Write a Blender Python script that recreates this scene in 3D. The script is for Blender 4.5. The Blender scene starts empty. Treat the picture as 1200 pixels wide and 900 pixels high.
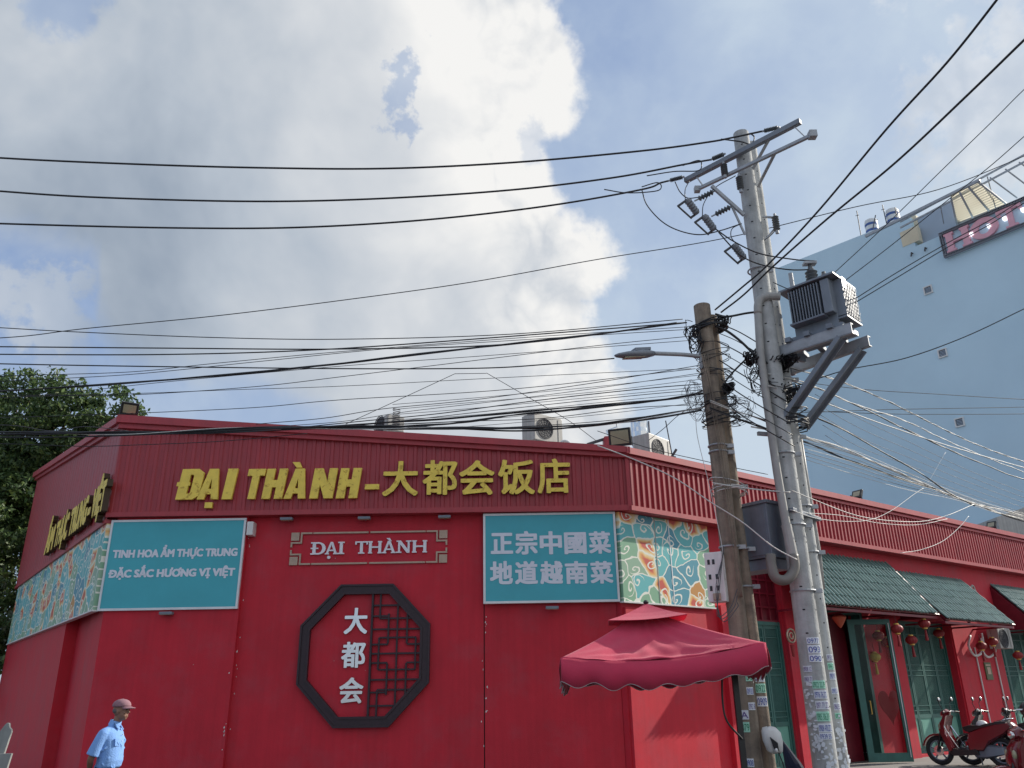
import bpy, bmesh, math, random
import numpy as np
from mathutils import Vector, Matrix
R = math.radians
random.seed(7)
rng = np.random.default_rng(7)
scene = bpy.context.scene
col = scene.collection

# ------------------------------------------------------------------ camera
PITCH, ROLL, FPX = R(21.12), R(0.95), 946.8
CAM = Vector((0, 0, 1.6))
_f = Vector((0, math.cos(PITCH), math.sin(PITCH)))
_u = Vector((0, -math.sin(PITCH), math.cos(PITCH)))
_x = Vector((1, 0, 0))
CX = _x * math.cos(ROLL) - _u * math.sin(ROLL)
CU = _x * math.sin(ROLL) + _u * math.cos(ROLL)
cd = bpy.data.cameras.new("camera")
cam = bpy.data.objects.new("camera", cd)
col.objects.link(cam)
cd.sensor_width = 36
cd.lens = FPX / 1200 * 36
cd.clip_end = 3000
cam.matrix_world = Matrix(((CX.x, CU.x, -_f.x, CAM.x), (CX.y, CU.y, -_f.y, CAM.y), (CX.z, CU.z, -_f.z, CAM.z), (0, 0, 0, 1)))
scene.camera = cam

# ------------------------------------------------------------------ light
SUN_AZ, SUN_EL = R(66.5), R(29.5)
SUN_DIR = Vector((math.sin(SUN_AZ) * math.cos(SUN_EL), math.cos(SUN_AZ) * math.cos(SUN_EL), math.sin(SUN_EL)))
sl = bpy.data.lights.new("sun", 'SUN')
sl.energy = 5.0
sl.angle = R(0.55)
sl.color = (1.0, 0.93, 0.82)
so = bpy.data.objects.new("sun", sl)
so.rotation_euler = SUN_DIR.to_track_quat('Z', 'Y').to_euler()
so.location = (10, -5, 30)
col.objects.link(so)
scene.view_settings.view_transform = 'Standard'
scene.view_settings.look = 'None'
scene.view_settings.exposure = 0.0
scene.view_settings.gamma = 1.0

world = bpy.data.worlds.new("World")
scene.world = world
world.use_nodes = True
def build_world():
    nt = world.node_tree
    N, L = nt.nodes, nt.links
    N.clear()
    out = N.new('ShaderNodeOutputWorld')
    bg = N.new('ShaderNodeBackground')
    bg.inputs['Strength'].default_value = 0.12
    sky = N.new('ShaderNodeTexSky')
    sky.sky_type = 'NISHITA'
    sky.sun_disc = False
    sky.sun_elevation = SUN_EL
    sky.sun_rotation = SUN_AZ
    sky.air_density = 1.0
    sky.dust_density = 1.2
    sky.ozone_density = 1.2
    tc = N.new('ShaderNodeTexCoord')
    def math_(op, a, b=None, c=None, clamp=False):
        m = N.new('ShaderNodeMath'); m.operation = op; m.use_clamp = clamp
        for i, v in enumerate((a, b, c)):
            if v is None: continue
            if isinstance(v, (int, float)): m.inputs[i].default_value = v
            else: L.new(v, m.inputs[i])
        return m.outputs[0]
    sep = N.new('ShaderNodeSeparateXYZ'); L.new(tc.outputs['Generated'], sep.inputs[0])
    X, Y, Z = sep.outputs
    az = math_('MULTIPLY', math_('ARCTAN2', X, Y), 57.2958)
    el = math_('MULTIPLY', math_('ARCSINE', Z), 57.2958)
    def noise(scale, detail=6, rough=.55, dist=0.0, off=(0, 0, 0)):
        mp = N.new('ShaderNodeMapping'); mp.inputs['Location'].default_value = off
        L.new(tc.outputs['Generated'], mp.inputs['Vector'])
        n = N.new('ShaderNodeTexNoise'); n.inputs['Scale'].default_value = scale
        n.inputs['Detail'].default_value = detail; n.inputs['Roughness'].default_value = rough
        n.inputs['Distortion'].default_value = dist
        L.new(mp.outputs[0], n.inputs['Vector'])
        return n.outputs['Fac']
    def smooth(v, a, b, lo=0.0, hi=1.0):
        m = N.new('ShaderNodeMapRange'); m.interpolation_type = 'SMOOTHSTEP'
        m.inputs['From Min'].default_value = a; m.inputs['From Max'].default_value = b
        m.inputs['To Min'].default_value = lo; m.inputs['To Max'].default_value = hi
        L.new(v, m.inputs['Value']); return m.outputs[0]
    n_big = noise(3.0, 5, .55, .3)
    n_mid = noise(9.0, 5, .6, .2, (3, 1, 2))
    n_fine = noise(30.0, 4, .62, .1, (1, 5, 2))
    def billow(scale, off, detail=2):
        v = noise(scale, detail, .5, .5, off)
        return math_('MULTIPLY', math_('ABSOLUTE', math_('SUBTRACT', v, .5)), 4.0)    # 0 in the creases, about 1 on the puffs
    bil = billow(7.0, (2, 0, 1))
    bil2 = billow(17.0, (0, 3, 1), 3)
    # the great cumulus: its right-hand rim as an azimuth that depends on the elevation
    crv = N.new('ShaderNodeFloatCurve')
    cm = crv.mapping.curves[0]
    pts = CLOUD_EDGE
    cm.points[0].location = (pts[0][0] / 90, pts[0][1] / 60)
    cm.points[1].location = (pts[-1][0] / 90, pts[-1][1] / 60)
    for e_, a_ in pts[1:-1]:
        cm.points.new(e_ / 90, a_ / 60)
    for p_ in cm.points: p_.handle_type = 'VECTOR'
    crv.mapping.update()
    L.new(math_('DIVIDE', el, 90, clamp=True), crv.inputs['Value'])
    edge = math_('MULTIPLY', crv.outputs[0], 60)
    nn = math_('SUBTRACT', n_mid, .5)
    nn2 = math_('SUBTRACT', bil, .42)
    nf = math_('SUBTRACT', n_fine, .5)
    pert = math_('ADD', math_('ADD', math_('MULTIPLY', nn, 4.5), math_('MULTIPLY', nn2, 2.2)), math_('MULTIPLY', nf, 3.5))
    depth_in = math_('ADD', math_('SUBTRACT', edge, az), pert)            # degrees inside the rim
    left = math_('ADD', az, math_('MULTIPLY', math_('SUBTRACT', n_big, .5), 30))
    # lower left: open blue below the belly of the cloud
    crv2 = N.new('ShaderNodeFloatCurve'); c2 = crv2.mapping.curves[0]; bp_ = CLOUD_BELLY
    c2.points[0].location = ((bp_[0][0] + 90) / 180, bp_[0][1] / 60); c2.points[1].location = ((bp_[-1][0] + 90) / 180, bp_[-1][1] / 60)
    for a_, e_ in bp_[1:-1]: c2.points.new((a_ + 90) / 180, e_ / 60)
    for p_ in c2.points: p_.handle_type = 'AUTO_CLAMPED'
    crv2.mapping.update()
    L.new(math_('DIVIDE', math_('ADD', az, 90), 180, clamp=True), crv2.inputs['Value'])
    belly = math_('ADD', math_('SUBTRACT', el, math_('MULTIPLY', crv2.outputs[0], 60)), math_('MULTIPLY', nn, 5))
    m_main = math_('MULTIPLY', smooth(depth_in, -.3, 1.8), smooth(belly, -1.2, 2.2))
    m_main = math_('MULTIPLY', m_main, smooth(left, -75, -50))
    # small opening in the upper part of the cloud
    def blob(a0, e0, ra, re, noise_amt, soft=.35):
        da = math_('DIVIDE', math_('SUBTRACT', az, a0), ra)
        de = math_('DIVIDE', math_('SUBTRACT', el, e0), re)
        d = math_('SQRT', math_('ADD', math_('MULTIPLY', da, da), math_('MULTIPLY', de, de)))
        d = math_('ADD', d, math_('MULTIPLY', math_('ADD', nn, nf), noise_amt))
        return smooth(d, 1.0 + soft, 1.0 - soft)
    for b in CLOUD_HOLES:
        m_main = math_('MULTIPLY', m_main, math_('SUBTRACT', 1.0, math_('MULTIPLY', blob(*b[:5]), b[5])))
    m = m_main
    for b in CLOUD_BLOBS:
        m = math_('MAXIMUM', m, math_('MULTIPLY', blob(*b[:5]), b[5]))
    # loose cloud over the rest of the sky, and thin high veil towards the sun
    away = math_('MAXIMUM', smooth(az, 60, 90), smooth(az, -50, -80))
    loose = math_('MULTIPLY', smooth(n_big, .46, .62), away)
    m = math_('MAXIMUM', m, loose)
    veil = math_('MULTIPLY', smooth(n_big, .35, .75), .55)
    veil = math_('ADD', veil, math_('MULTIPLY', smooth(az, 6, 36), .62))
    veil = math_('ADD', veil, math_('MULTIPLY', math_('MULTIPLY', smooth(el, 36, 16), smooth(az, -4, 12)), .75))
    veil = math_('ADD', veil, math_('MULTIPLY', smooth(n_mid, .45, .7), .18), clamp=True)
    # brightness of the cloud: grey body, sunlit right rim, cauliflower shading
    rim = smooth(depth_in, 40, 2); rim2 = smooth(depth_in, 15, 0)
    lit = math_('ADD', math_('MULTIPLY_ADD', rim, .58, .23), math_('MULTIPLY', rim2, .09))
    lit = math_('ADD', lit, math_('MULTIPLY', smooth(el, 28, 46), .20))
    puff = math_('ADD', math_('MULTIPLY', math_('SUBTRACT', bil, .5), .42), math_('MULTIPLY', math_('SUBTRACT', bil2, .4), .20))
    lit = math_('ADD', lit, math_('MULTIPLY', puff, math_('MULTIPLY_ADD', rim2, 1.0, .2)))
    lit = math_('ADD', lit, math_('MULTIPLY', nf, math_('MULTIPLY_ADD', rim2, .45, .06)))
    lit = math_('ADD', lit, math_('MULTIPLY', math_('SUBTRACT', n_big, .5), 1.7))
    lit = math_('ADD', lit, math_('MULTIPLY', math_('MULTIPLY', smooth(az, -28, -33), smooth(el, 29, 26)), .35))
    lit = math_('ADD', lit, smooth(depth_in, 2.5, 0.0, 0, .2), clamp=True)
    ramp = N.new('ShaderNodeValToRGB'); L.new(lit, ramp.inputs[0])
    cr = ramp.color_ramp
    K = CLOUD_K
    cr.elements[0].position = 0.0; cr.elements[0].color = (.33 * K, .40 * K, .50 * K, 1)
    cr.elements[1].position = 1.0; cr.elements[1].color = (1.0 * K, .995 * K, .98 * K, 1)
    e = cr.elements.new(.35); e.color = (.51 * K, .575 * K, .66 * K, 1)
    e = cr.elements.new(.7); e.color = (.72 * K, .755 * K, .80 * K, 1)
    # clear-sky colour with the hazy paleness of the afternoon
    mixv = N.new('ShaderNodeMix'); mixv.data_type = 'RGBA'
    skym = N.new('ShaderNodeVectorMath'); skym.operation = 'SCALE'; skym.inputs['Scale'].default_value = SKY_GAIN
    L.new(sky.outputs[0], skym.inputs[0])
    hz = N.new('ShaderNodeMix'); hz.data_type = 'RGBA'; hz.inputs['Factor'].default_value = .68
    L.new(skym.outputs[0], hz.inputs['A']); hz.inputs['B'].default_value = (.36 * K, .49 * K, .77 * K, 1)
    L.new(veil, mixv.inputs['Factor'])
    L.new(hz.outputs['Result'], mixv.inputs['A'])
    mixv.inputs['B'].default_value = (.63 * K, .74 * K, .86 * K, 1)
    mixc = N.new('ShaderNodeMix'); mixc.data_type = 'RGBA'
    L.new(m, mixc.inputs['Factor'])
    L.new(mixv.outputs['Result'], mixc.inputs['A']); L.new(ramp.outputs[0], mixc.inputs['B'])
    L.new(mixc.outputs['Result'], bg.inputs['Color'])
    L.new(bg.outputs[0], out.inputs['Surface'])
CLOUD_K = 7.6
SKY_GAIN = 1.0
#            elevation, azimuth of the rim (degrees)
CLOUD_EDGE = [(0, 12), (12, 10.5), (17, 9.7), (20, 9.0), (23.7, 8.6), (25.5, 7.2), (28.5, 8.6), (31, 7.4), (33, 6.2), (37.4, 4.4), (39, 6.8), (40.5, 7.8), (43.2, 7.2), (46, 5.5), (60, 6), (90, 6)]
CLOUD_BELLY = [(-90, 12), (-60, 20), (-40, 27), (-36, 27), (-31, 27), (-29.5, 23), (-26, 20.8), (-22, 20.6), (-17, 19.6), (-13, 17.5), (-11, 13), (0, 5), (90, 0)]
CLOUD_HOLES = [(-9.4, 41.0, 1.5, 2.4, 4.2, .7), (-35.9, 41.5, 3.0, 2.0, 2.0, .8), (2.0, 37.5, 1.2, 1.6, 3.0, .35)]
CLOUD_BLOBS = [(-32.5, 23.6, 3.6, 2.6, 3.0, .75), (-31.0, 20.6, 2.0, 2.2, 2.5, .4), (38, 33, 6, 6, 2.2, .5), (46, 44, 10, 9, 2.2, .4)]
build_world()
world.cycles.sampling_method = 'MANUAL'
world.cycles.sample_map_resolution = 512
scene.cycles.max_bounces = 5
scene.cycles.diffuse_bounces = 3
scene.cycles.glossy_bounces = 3
scene.cycles.transmission_bounces = 4
scene.cycles.transparent_max_bounces = 8
scene.cycles.caustics_reflective = False
scene.cycles.caustics_refractive = False
# ------------------------------------------------------------------ geometry helpers
def ray(px, py):
    return CX * ((px - 600) / FPX) - CU * ((py - 450) / FPX) + _f
def atY(px, py, Y):
    r = ray(px, py); return CAM + r * (Y / r.y)
def atZ(px, py, z):
    r = ray(px, py); return CAM + r * ((z - 1.6) / r.z)
GZ = -0.16            # street level
class Fr:
    """a wall frame: s along the wall, z up, d outward"""
    def __init__(self, o, az, n):
        self.o = Vector(o); self.az = az
        self.a = Vector((math.sin(az), math.cos(az), 0)); self.n = Vector(n).normalized()
    def P(self, s, z, d=0.0):
        return self.o + self.a * s + self.n * d + Vector((0, 0, z))
    def px(self, x, y, d=0.0):
        r = ray(x, y); t = ((self.o + self.n * d - CAM).dot(self.n)) / r.dot(self.n)
        p = CAM + r * t
        return ((p - self.o).dot(self.a), p.z)
AR, AL = R(52.83), R(-37.65)
FF = Fr((0, 16.91, 0), R(90), (0, -1, 0))
RF = Fr((2.13, 16.91, 0), AR, (math.cos(AR), -math.sin(AR), 0))
LF = Fr((-8.51, 16.91, 0), AL, (-math.cos(AL), math.sin(AL), 0))
def meet(fa, da, fb, db):
    """plan corner of two wall planes pushed out by da / db"""
    A = np.array([[fa.n.x, fa.n.y], [fb.n.x, fb.n.y]])
    b = np.array([(fa.o + fa.n * da).dot(fa.n), (fb.o + fb.n * db).dot(fb.n)])
    b = np.array([(fa.o.x + fa.n.x * da) * fa.n.x + (fa.o.y + fa.n.y * da) * fa.n.y,
                  (fb.o.x + fb.n.x * db) * fb.n.x + (fb.o.y + fb.n.y * db) * fb.n.y])
    x, y = np.linalg.solve(A, b)
    return Vector((x, y, 0))
def s_of(fr, p):
    return (Vector(p) - fr.o).dot(fr.a)

class MB:
    def __init__(self): self.v = []; self.f = []
    def add(self, vs, fs):
        n = len(self.v)
        self.v += [tuple(p) for p in vs]
        self.f += [tuple(i + n for i in q) for q in fs]
        return self
    def hexa(self, b, t):
        return self.add(list(b) + list(t), [(3, 2, 1, 0), (4, 5, 6, 7), (0, 1, 5, 4), (1, 2, 6, 5), (2, 3, 7, 6), (3, 0, 4, 7)])
    def box(self, x0, x1, y0, y1, z0, z1):
        return self.hexa([(x0, y0, z0), (x1, y0, z0), (x1, y1, z0), (x0, y1, z0)], [(x0, y0, z1), (x1, y0, z1), (x1, y1, z1), (x0, y1, z1)])
    def fbox(self, fr, s0, s1, z0, z1, d0, d1):
        P = fr.P
        return self.hexa([P(s0, z0, d0), P(s1, z0, d0), P(s1, z0, d1), P(s0, z0, d1)], [P(s0, z1, d0), P(s1, z1, d0), P(s1, z1, d1), P(s0, z1, d1)])
    def fprism(self, fr, poly, d0, d1):
        n = len(poly)
        vs = [fr.P(s, z, d0) for s, z in poly] + [fr.P(s, z, d1) for s, z in poly]
        fs = [tuple(range(n)), tuple(range(2 * n - 1, n - 1, -1))] + [(i, i + n, (i + 1) % n + n, (i + 1) % n) for i in range(n)]
        return self.add(vs, fs)
    def bar(self, p, q, w, h=None, up=(0, 0, 1)):
        """rectangular bar from p to q, w across, h along up"""
        h = h or w
        p, q = Vector(p), Vector(q); d = (q - p).normalized(); up = Vector(up)
        s = d.cross(up)
        if s.length < 1e-4: s = d.cross(Vector((1, 0, 0)))
        s.normalize(); u = s.cross(d).normalized()
        a, b = s * w / 2, u * h / 2
        return self.hexa([p - a - b, p + a - b, p + a + b, p - a + b], [q - a - b, q + a - b, q + a + b, q - a + b])
    def tube(self, pts, r, seg=8, cap=True):
        pts = [Vector(p) for p in pts]; n = len(pts)
        rs = r if isinstance(r, (list, tuple)) else [r] * n
        vs, fs = [], []
        t = (pts[1] - pts[0]).normalized()
        a = t.cross(Vector((0, 0, 1)))
        if a.length < .05: a = t.cross(Vector((1, 0, 0)))
        a.normalize()
        for i, p in enumerate(pts):
            if i == 0: t = pts[1] - pts[0]
            elif i == n - 1: t = pts[-1] - pts[-2]
            else: t = pts[i + 1] - pts[i - 1]
            t.normalize()
            a = (a - t * a.dot(t)).normalized(); b = t.cross(a)
            for k in range(seg):
                th = 2 * math.pi * k / seg
                vs.append(p + (a * math.cos(th) + b * math.sin(th)) * rs[i])
        for i in range(n - 1):
            for k in range(seg):
                k2 = (k + 1) % seg
                fs.append((i * seg + k, i * seg + k2, (i + 1) * seg + k2, (i + 1) * seg + k))
        if cap:
            fs.append(tuple(range(seg - 1, -1, -1))); fs.append(tuple((n - 1) * seg + k for k in range(seg)))
        return self.add(vs, fs)
    def cyl(self, p, q, r0, r1=None, seg=16):
        return self.tube([p, q], [r0, r0 if r1 is None else r1], seg)
    def lathe(self, prof, c=(0, 0, 0), seg=16, axis='z'):
        """prof: [(r, h)]"""
        vs, fs = [], []
        for r, h in prof:
            for k in range(seg):
                th = 2 * math.pi * k / seg
                x, y = r * math.cos(th), r * math.sin(th)
                v = (x, y, h) if axis == 'z' else ((h, x, y) if axis == 'x' else (x, h, y))
                vs.append((v[0] + c[0], v[1] + c[1], v[2] + c[2]))
        m = len(prof)
        for i in range(m - 1):
            for k in range(seg):
                k2 = (k + 1) % seg
                fs.append((i * seg + k, i * seg + k2, (i + 1) * seg + k2, (i + 1) * seg + k))
        fs.append(tuple(range(seg - 1, -1, -1))); fs.append(tuple((m - 1) * seg + k for k in range(seg)))
        return self.add(vs, fs)
    def torus(self, c, R0, r0, ax=(0, 1, 0), seg=28, sg=8, a0=0, a1=2 * math.pi):
        ax = Vector(ax).normalized(); u = ax.cross(Vector((0, 0, 1)))
        if u.length < .1: u = Vector((1, 0, 0))
        u.normalize(); w = ax.cross(u); full = abs(a1 - a0 - 2 * math.pi) < 1e-6
        n = seg if full else seg + 1
        vs, fs = [], []
        for i in range(n):
            t = a0 + (a1 - a0) * i / seg; d = u * math.cos(t) + w * math.sin(t)
            for k in range(sg):
                p = 2 * math.pi * k / sg
                vs.append(Vector(c) + d * (R0 + r0 * math.cos(p)) + ax * r0 * math.sin(p))
        for i in range(seg):
            i2 = (i + 1) % n
            for k in range(sg):
                k2 = (k + 1) % sg
                fs.append((i * sg + k, i2 * sg + k, i2 * sg + k2, i * sg + k2))
        return self.add(vs, fs)
    def ell(self, c, rx, ry, rz, seg=20, rings=12, rot=None):
        vs, fs = [], []
        for i in range(rings + 1):
            ph = math.pi * i / rings
            for k in range(seg):
                th = 2 * math.pi * k / seg
                v = Vector((rx * math.sin(ph) * math.cos(th), ry * math.sin(ph) * math.sin(th), rz * math.cos(ph)))
                if rot: v = rot @ v
                vs.append(Vector(c) + v)
        for i in range(rings):
            for k in range(seg):
                k2 = (k + 1) % seg
                fs.append((i * seg + k, (i + 1) * seg + k, (i + 1) * seg + k2, i * seg + k2))
        return self.add(vs, fs)
    def loft(self, rings, cap=True):
        """rings: lists of equally many points"""
        n = len(rings[0]); vs = [p for r_ in rings for p in r_]; fs = []
        for i in range(len(rings) - 1):
            for k in range(n):
                k2 = (k + 1) % n
                fs.append((i * n + k, i * n + k2, (i + 1) * n + k2, (i + 1) * n + k))
        if cap:
            fs.append(tuple(range(n - 1, -1, -1))); fs.append(tuple((len(rings) - 1) * n + k for k in range(n)))
        return self.add(vs, fs)
    def build(self, name, mat, parent=None, smooth=False, kind=None, bevel=0, remesh=0, fix=True, local=False):
        off = Vector((0, 0, 0))
        if parent is not None and not local:
            p = parent
            while p is not None: off = off + p.location; p = p.parent
        me = bpy.data.meshes.new(name)
        vs = np.array(self.v, dtype=float) - np.array(off)
        me.from_pydata(vs.tolist(), [], self.f)
        me.update()
        bm = bmesh.new(); bm.from_mesh(me)
        bmesh.ops.remove_doubles(bm, verts=bm.verts, dist=1e-6)
        if fix: bmesh.ops.recalc_face_normals(bm, faces=bm.faces)
        if bevel:
            bmesh.ops.bevel(bm, geom=[e for e in bm.edges if len(e.link_faces) == 2 and e.calc_face_angle(0) > .6], offset=bevel, segments=2, affect='EDGES', profile=.6, clamp_overlap=True)
        bm.to_mesh(me); bm.free()
        o = bpy.data.objects.new(name, me)
        if remesh:
            col.objects.link(o)
            md = o.modifiers.new('r', 'REMESH'); md.mode = 'VOXEL'; md.voxel_size = remesh; md.use_smooth_shade = True
            ms = o.modifiers.new('s', 'SMOOTH'); ms.factor = .5; ms.iterations = 4
            dg = bpy.context.evaluated_depsgraph_get(); dg.update()
            m2 = bpy.data.meshes.new_from_object(o.evaluated_get(dg))
            o.modifiers.clear(); o.data = m2; m2.name = name; me = m2
            col.objects.unlink(o); smooth = True
        if smooth:
            me.polygons.foreach_set('use_smooth', [True] * len(me.polygons))
        if mat:
            me.materials.clear(); me.materials.append(mat)
        col.objects.link(o)
        if parent is not None: o.parent = parent
        if kind: o['kind'] = kind
        return o
def smooth_by_angle(o, ang=35):
    bm = bmesh.new(); bm.from_mesh(o.data)
    for f in bm.faces: f.smooth = True
    for e in bm.edges:
        if len(e.link_faces) == 2 and e.calc_face_angle(0) > R(ang): e.smooth = False
    bm.to_mesh(o.data); bm.free(); return o
def tag(o, label=None, cat=None, group=None, kind=None):
    if label: o['label'] = label
    if cat: o['category'] = cat
    if group: o['group'] = group
    if kind: o['kind'] = kind
    return o
def thing(name, label, cat, loc=(0, 0, 0), rz=0, group=None):
    o = bpy.data.objects.new(name, None); o.empty_display_size = .1
    o.location = loc; o.rotation_euler = (0, 0, rz); col.objects.link(o)
    return tag(o, label, cat, group)
_kids = {}
def copy_tree(o, parent=None, first=True):
    c = o.copy(); col.objects.link(c); c.parent = parent
    for ch in [x for x in list(bpy.data.objects) if x.parent == o and not x.name.startswith('~')]:
        copy_tree(ch, c, False)
    return c
def place_copy(proto, used, loc, rz, label, group=None):
    o = proto if not used else copy_tree(proto)
    o.location = loc; o.rotation_euler = (0, 0, rz); o['label'] = label
    if group: o['group'] = group
    return o
def catmull(p, n=8):
    p = [Vector(q) for q in p]
    if len(p) == 2: return [p[0].lerp(p[1], i / n) for i in range(n + 1)]
    q = [p[0] * 2 - p[1]] + p + [p[-1] * 2 - p[-2]]; out = []
    for i in range(1, len(q) - 2):
        for k in range(n):
            t = k / n; a, b, c, d = q[i - 1], q[i], q[i + 1], q[i + 2]
            out.append(.5 * ((2 * b) + (c - a) * t + (2 * a - 5 * b + 4 * c - d) * t * t + (3 * b - a - 3 * c + d) * t ** 3))
    out.append(p[-1]); return out

# ------------------------------------------------------------------ materials
def mat(name, c, rough=.6, metal=0.0, var=.12, vs=3.0, bump=0.0, bs=40.0, c2=None, c2lo=.55, c2hi=.75, c2s=2.0, spec=.5, emit=0, coat=0, streak=0, alpha=1, trans=0, sheen=0):
    m = bpy.data.materials.new(name); m.use_nodes = True
    nt = m.node_tree; N, L = nt.nodes, nt.links
    b = N['Principled BSDF']
    b.inputs['Roughness'].default_value = rough; b.inputs['Metallic'].default_value = metal
    b.inputs['Specular IOR Level'].default_value = spec
    if coat: b.inputs['Coat Weight'].default_value = coat; b.inputs['Coat Roughness'].default_value = .08
    if trans: b.inputs['Transmission Weight'].default_value = trans
    if sheen: b.inputs['Sheen Weight'].default_value = sheen
    tc = N.new('ShaderNodeTexCoord')
    geo = N.new('ShaderNodeNewGeometry')
    P = geo.outputs['Position']
    n1 = N.new('ShaderNodeTexNoise'); n1.inputs['Scale'].default_value = vs; n1.inputs['Detail'].default_value = 7; n1.inputs['Roughness'].default_value = .62
    L.new(P, n1.inputs['Vector'])
    mr = N.new('ShaderNodeMapRange'); mr.inputs['From Min'].default_value = .3; mr.inputs['From Max'].default_value = .7
    mr.inputs['To Min'].default_value = 1 - var; mr.inputs['To Max'].default_value = 1 + var
    L.new(n1.outputs['Fac'], mr.inputs['Value'])
    base = N.new('ShaderNodeMix'); base.data_type = 'RGBA'; base.inputs['Factor'].default_value = 0
    base.inputs['A'].default_value = (*c, 1); base.inputs['B'].default_value = (*(c2 or c), 1)
    if c2:
        n2 = N.new('ShaderNodeTexNoise'); n2.inputs['Scale'].default_value = c2s; n2.inputs['Detail'].default_value = 9; n2.inputs['Roughness'].default_value = .65
        L.new(P, n2.inputs['Vector'])
        r2 = N.new('ShaderNodeMapRange'); r2.inputs['From Min'].default_value = c2lo; r2.inputs['From Max'].default_value = c2hi
        L.new(n2.outputs['Fac'], r2.inputs['Value']); L.new(r2.outputs[0], base.inputs['Factor'])
    colr = base.outputs['Result']
    if streak:
        mp = N.new('ShaderNodeMapping'); mp.inputs['Scale'].default_value = (9, 9, .35); L.new(P, mp.inputs['Vector'])
        n3 = N.new('ShaderNodeTexNoise'); n3.inputs['Scale'].default_value = 1.3; n3.inputs['Detail'].default_value = 5; L.new(mp.outputs[0], n3.inputs['Vector'])
        r3 = N.new('ShaderNodeMapRange'); r3.inputs['From Min'].default_value = .35; r3.inputs['From Max'].default_value = .7
        r3.inputs['To Min'].default_value = 1 + streak * .3; r3.inputs['To Max'].default_value = 1 - streak
        L.new(n3.outputs['Fac'], r3.inputs['Value'])
        mm = N.new('ShaderNodeMath'); mm.operation = 'MULTIPLY'; L.new(mr.outputs[0], mm.inputs[0]); L.new(r3.outputs[0], mm.inputs[1]); fac = mm.outputs[0]
    else: fac = mr.outputs[0]
    sc = N.new('ShaderNodeVectorMath'); sc.operation = 'SCALE'; L.new(colr, sc.inputs[0]); L.new(fac, sc.inputs['Scale'])
    L.new(sc.outputs[0], b.inputs['Base Color'])
    rr = N.new('ShaderNodeMapRange'); rr.inputs['To Min'].default_value = max(rough - .12, .03); rr.inputs['To Max'].default_value = min(rough + .12, 1)
    L.new(n1.outputs['Fac'], rr.inputs['Value']); L.new(rr.outputs[0], b.inputs['Roughness'])
    if bump:
        nb = N.new('ShaderNodeTexNoise'); nb.inputs['Scale'].default_value = bs; nb.inputs['Detail'].default_value = 5; L.new(P, nb.inputs['Vector'])
        bp = N.new('ShaderNodeBump'); bp.inputs['Strength'].default_value = bump; bp.inputs['Distance'].default_value = .02
        L.new(nb.outputs['Fac'], bp.inputs['Height']); L.new(bp.outputs[0], b.inputs['Normal'])
    if emit:
        b.inputs['Emission Color'].default_value = (*c, 1); b.inputs['Emission Strength'].default_value = emit
    if alpha < 1: b.inputs['Alpha'].default_value = alpha
    return m
def red_wall_mat():
    m = mat('red_wall_paint', (.575, .022, .042), .62, var=.10, vs=1.1, bump=.15, bs=60, c2=(.52, .038, .060), c2lo=.48, c2hi=.68, c2s=1.3, streak=.07, spec=.35)
    nt = m.node_tree; N, L = nt.nodes, nt.links; b = N['Principled BSDF']
    # small chips where the paint has come off
    geo = N.new('ShaderNodeNewGeometry')
    v = N.new('ShaderNodeTexVoronoi'); v.inputs['Scale'].default_value = 1.9; L.new(geo.outputs['Position'], v.inputs['Vector'])
    n = N.new('ShaderNodeTexNoise'); n.inputs['Scale'].default_value = 30; L.new(geo.outputs['Position'], n.inputs['Vector'])
    a = N.new('ShaderNodeMath'); a.operation = 'MULTIPLY_ADD'; L.new(n.outputs['Fac'], a.inputs[0]); a.inputs[1].default_value = .06; L.new(v.outputs['Distance'], a.inputs[2])
    lt = N.new('ShaderNodeMath'); lt.operation = 'LESS_THAN'; L.new(a.outputs[0], lt.inputs[0]); lt.inputs[1].default_value = .047
    mx = N.new('ShaderNodeMix'); mx.data_type = 'RGBA'; L.new(lt.outputs[0], mx.inputs['Factor'])
    src = b.inputs['Base Color'].links[0].from_socket
    L.new(src, mx.inputs['A']); mx.inputs['B'].default_value = (.5, .42, .42, 1); L.new(mx.outputs['Result'], b.inputs['Base Color'])
    return m
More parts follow.
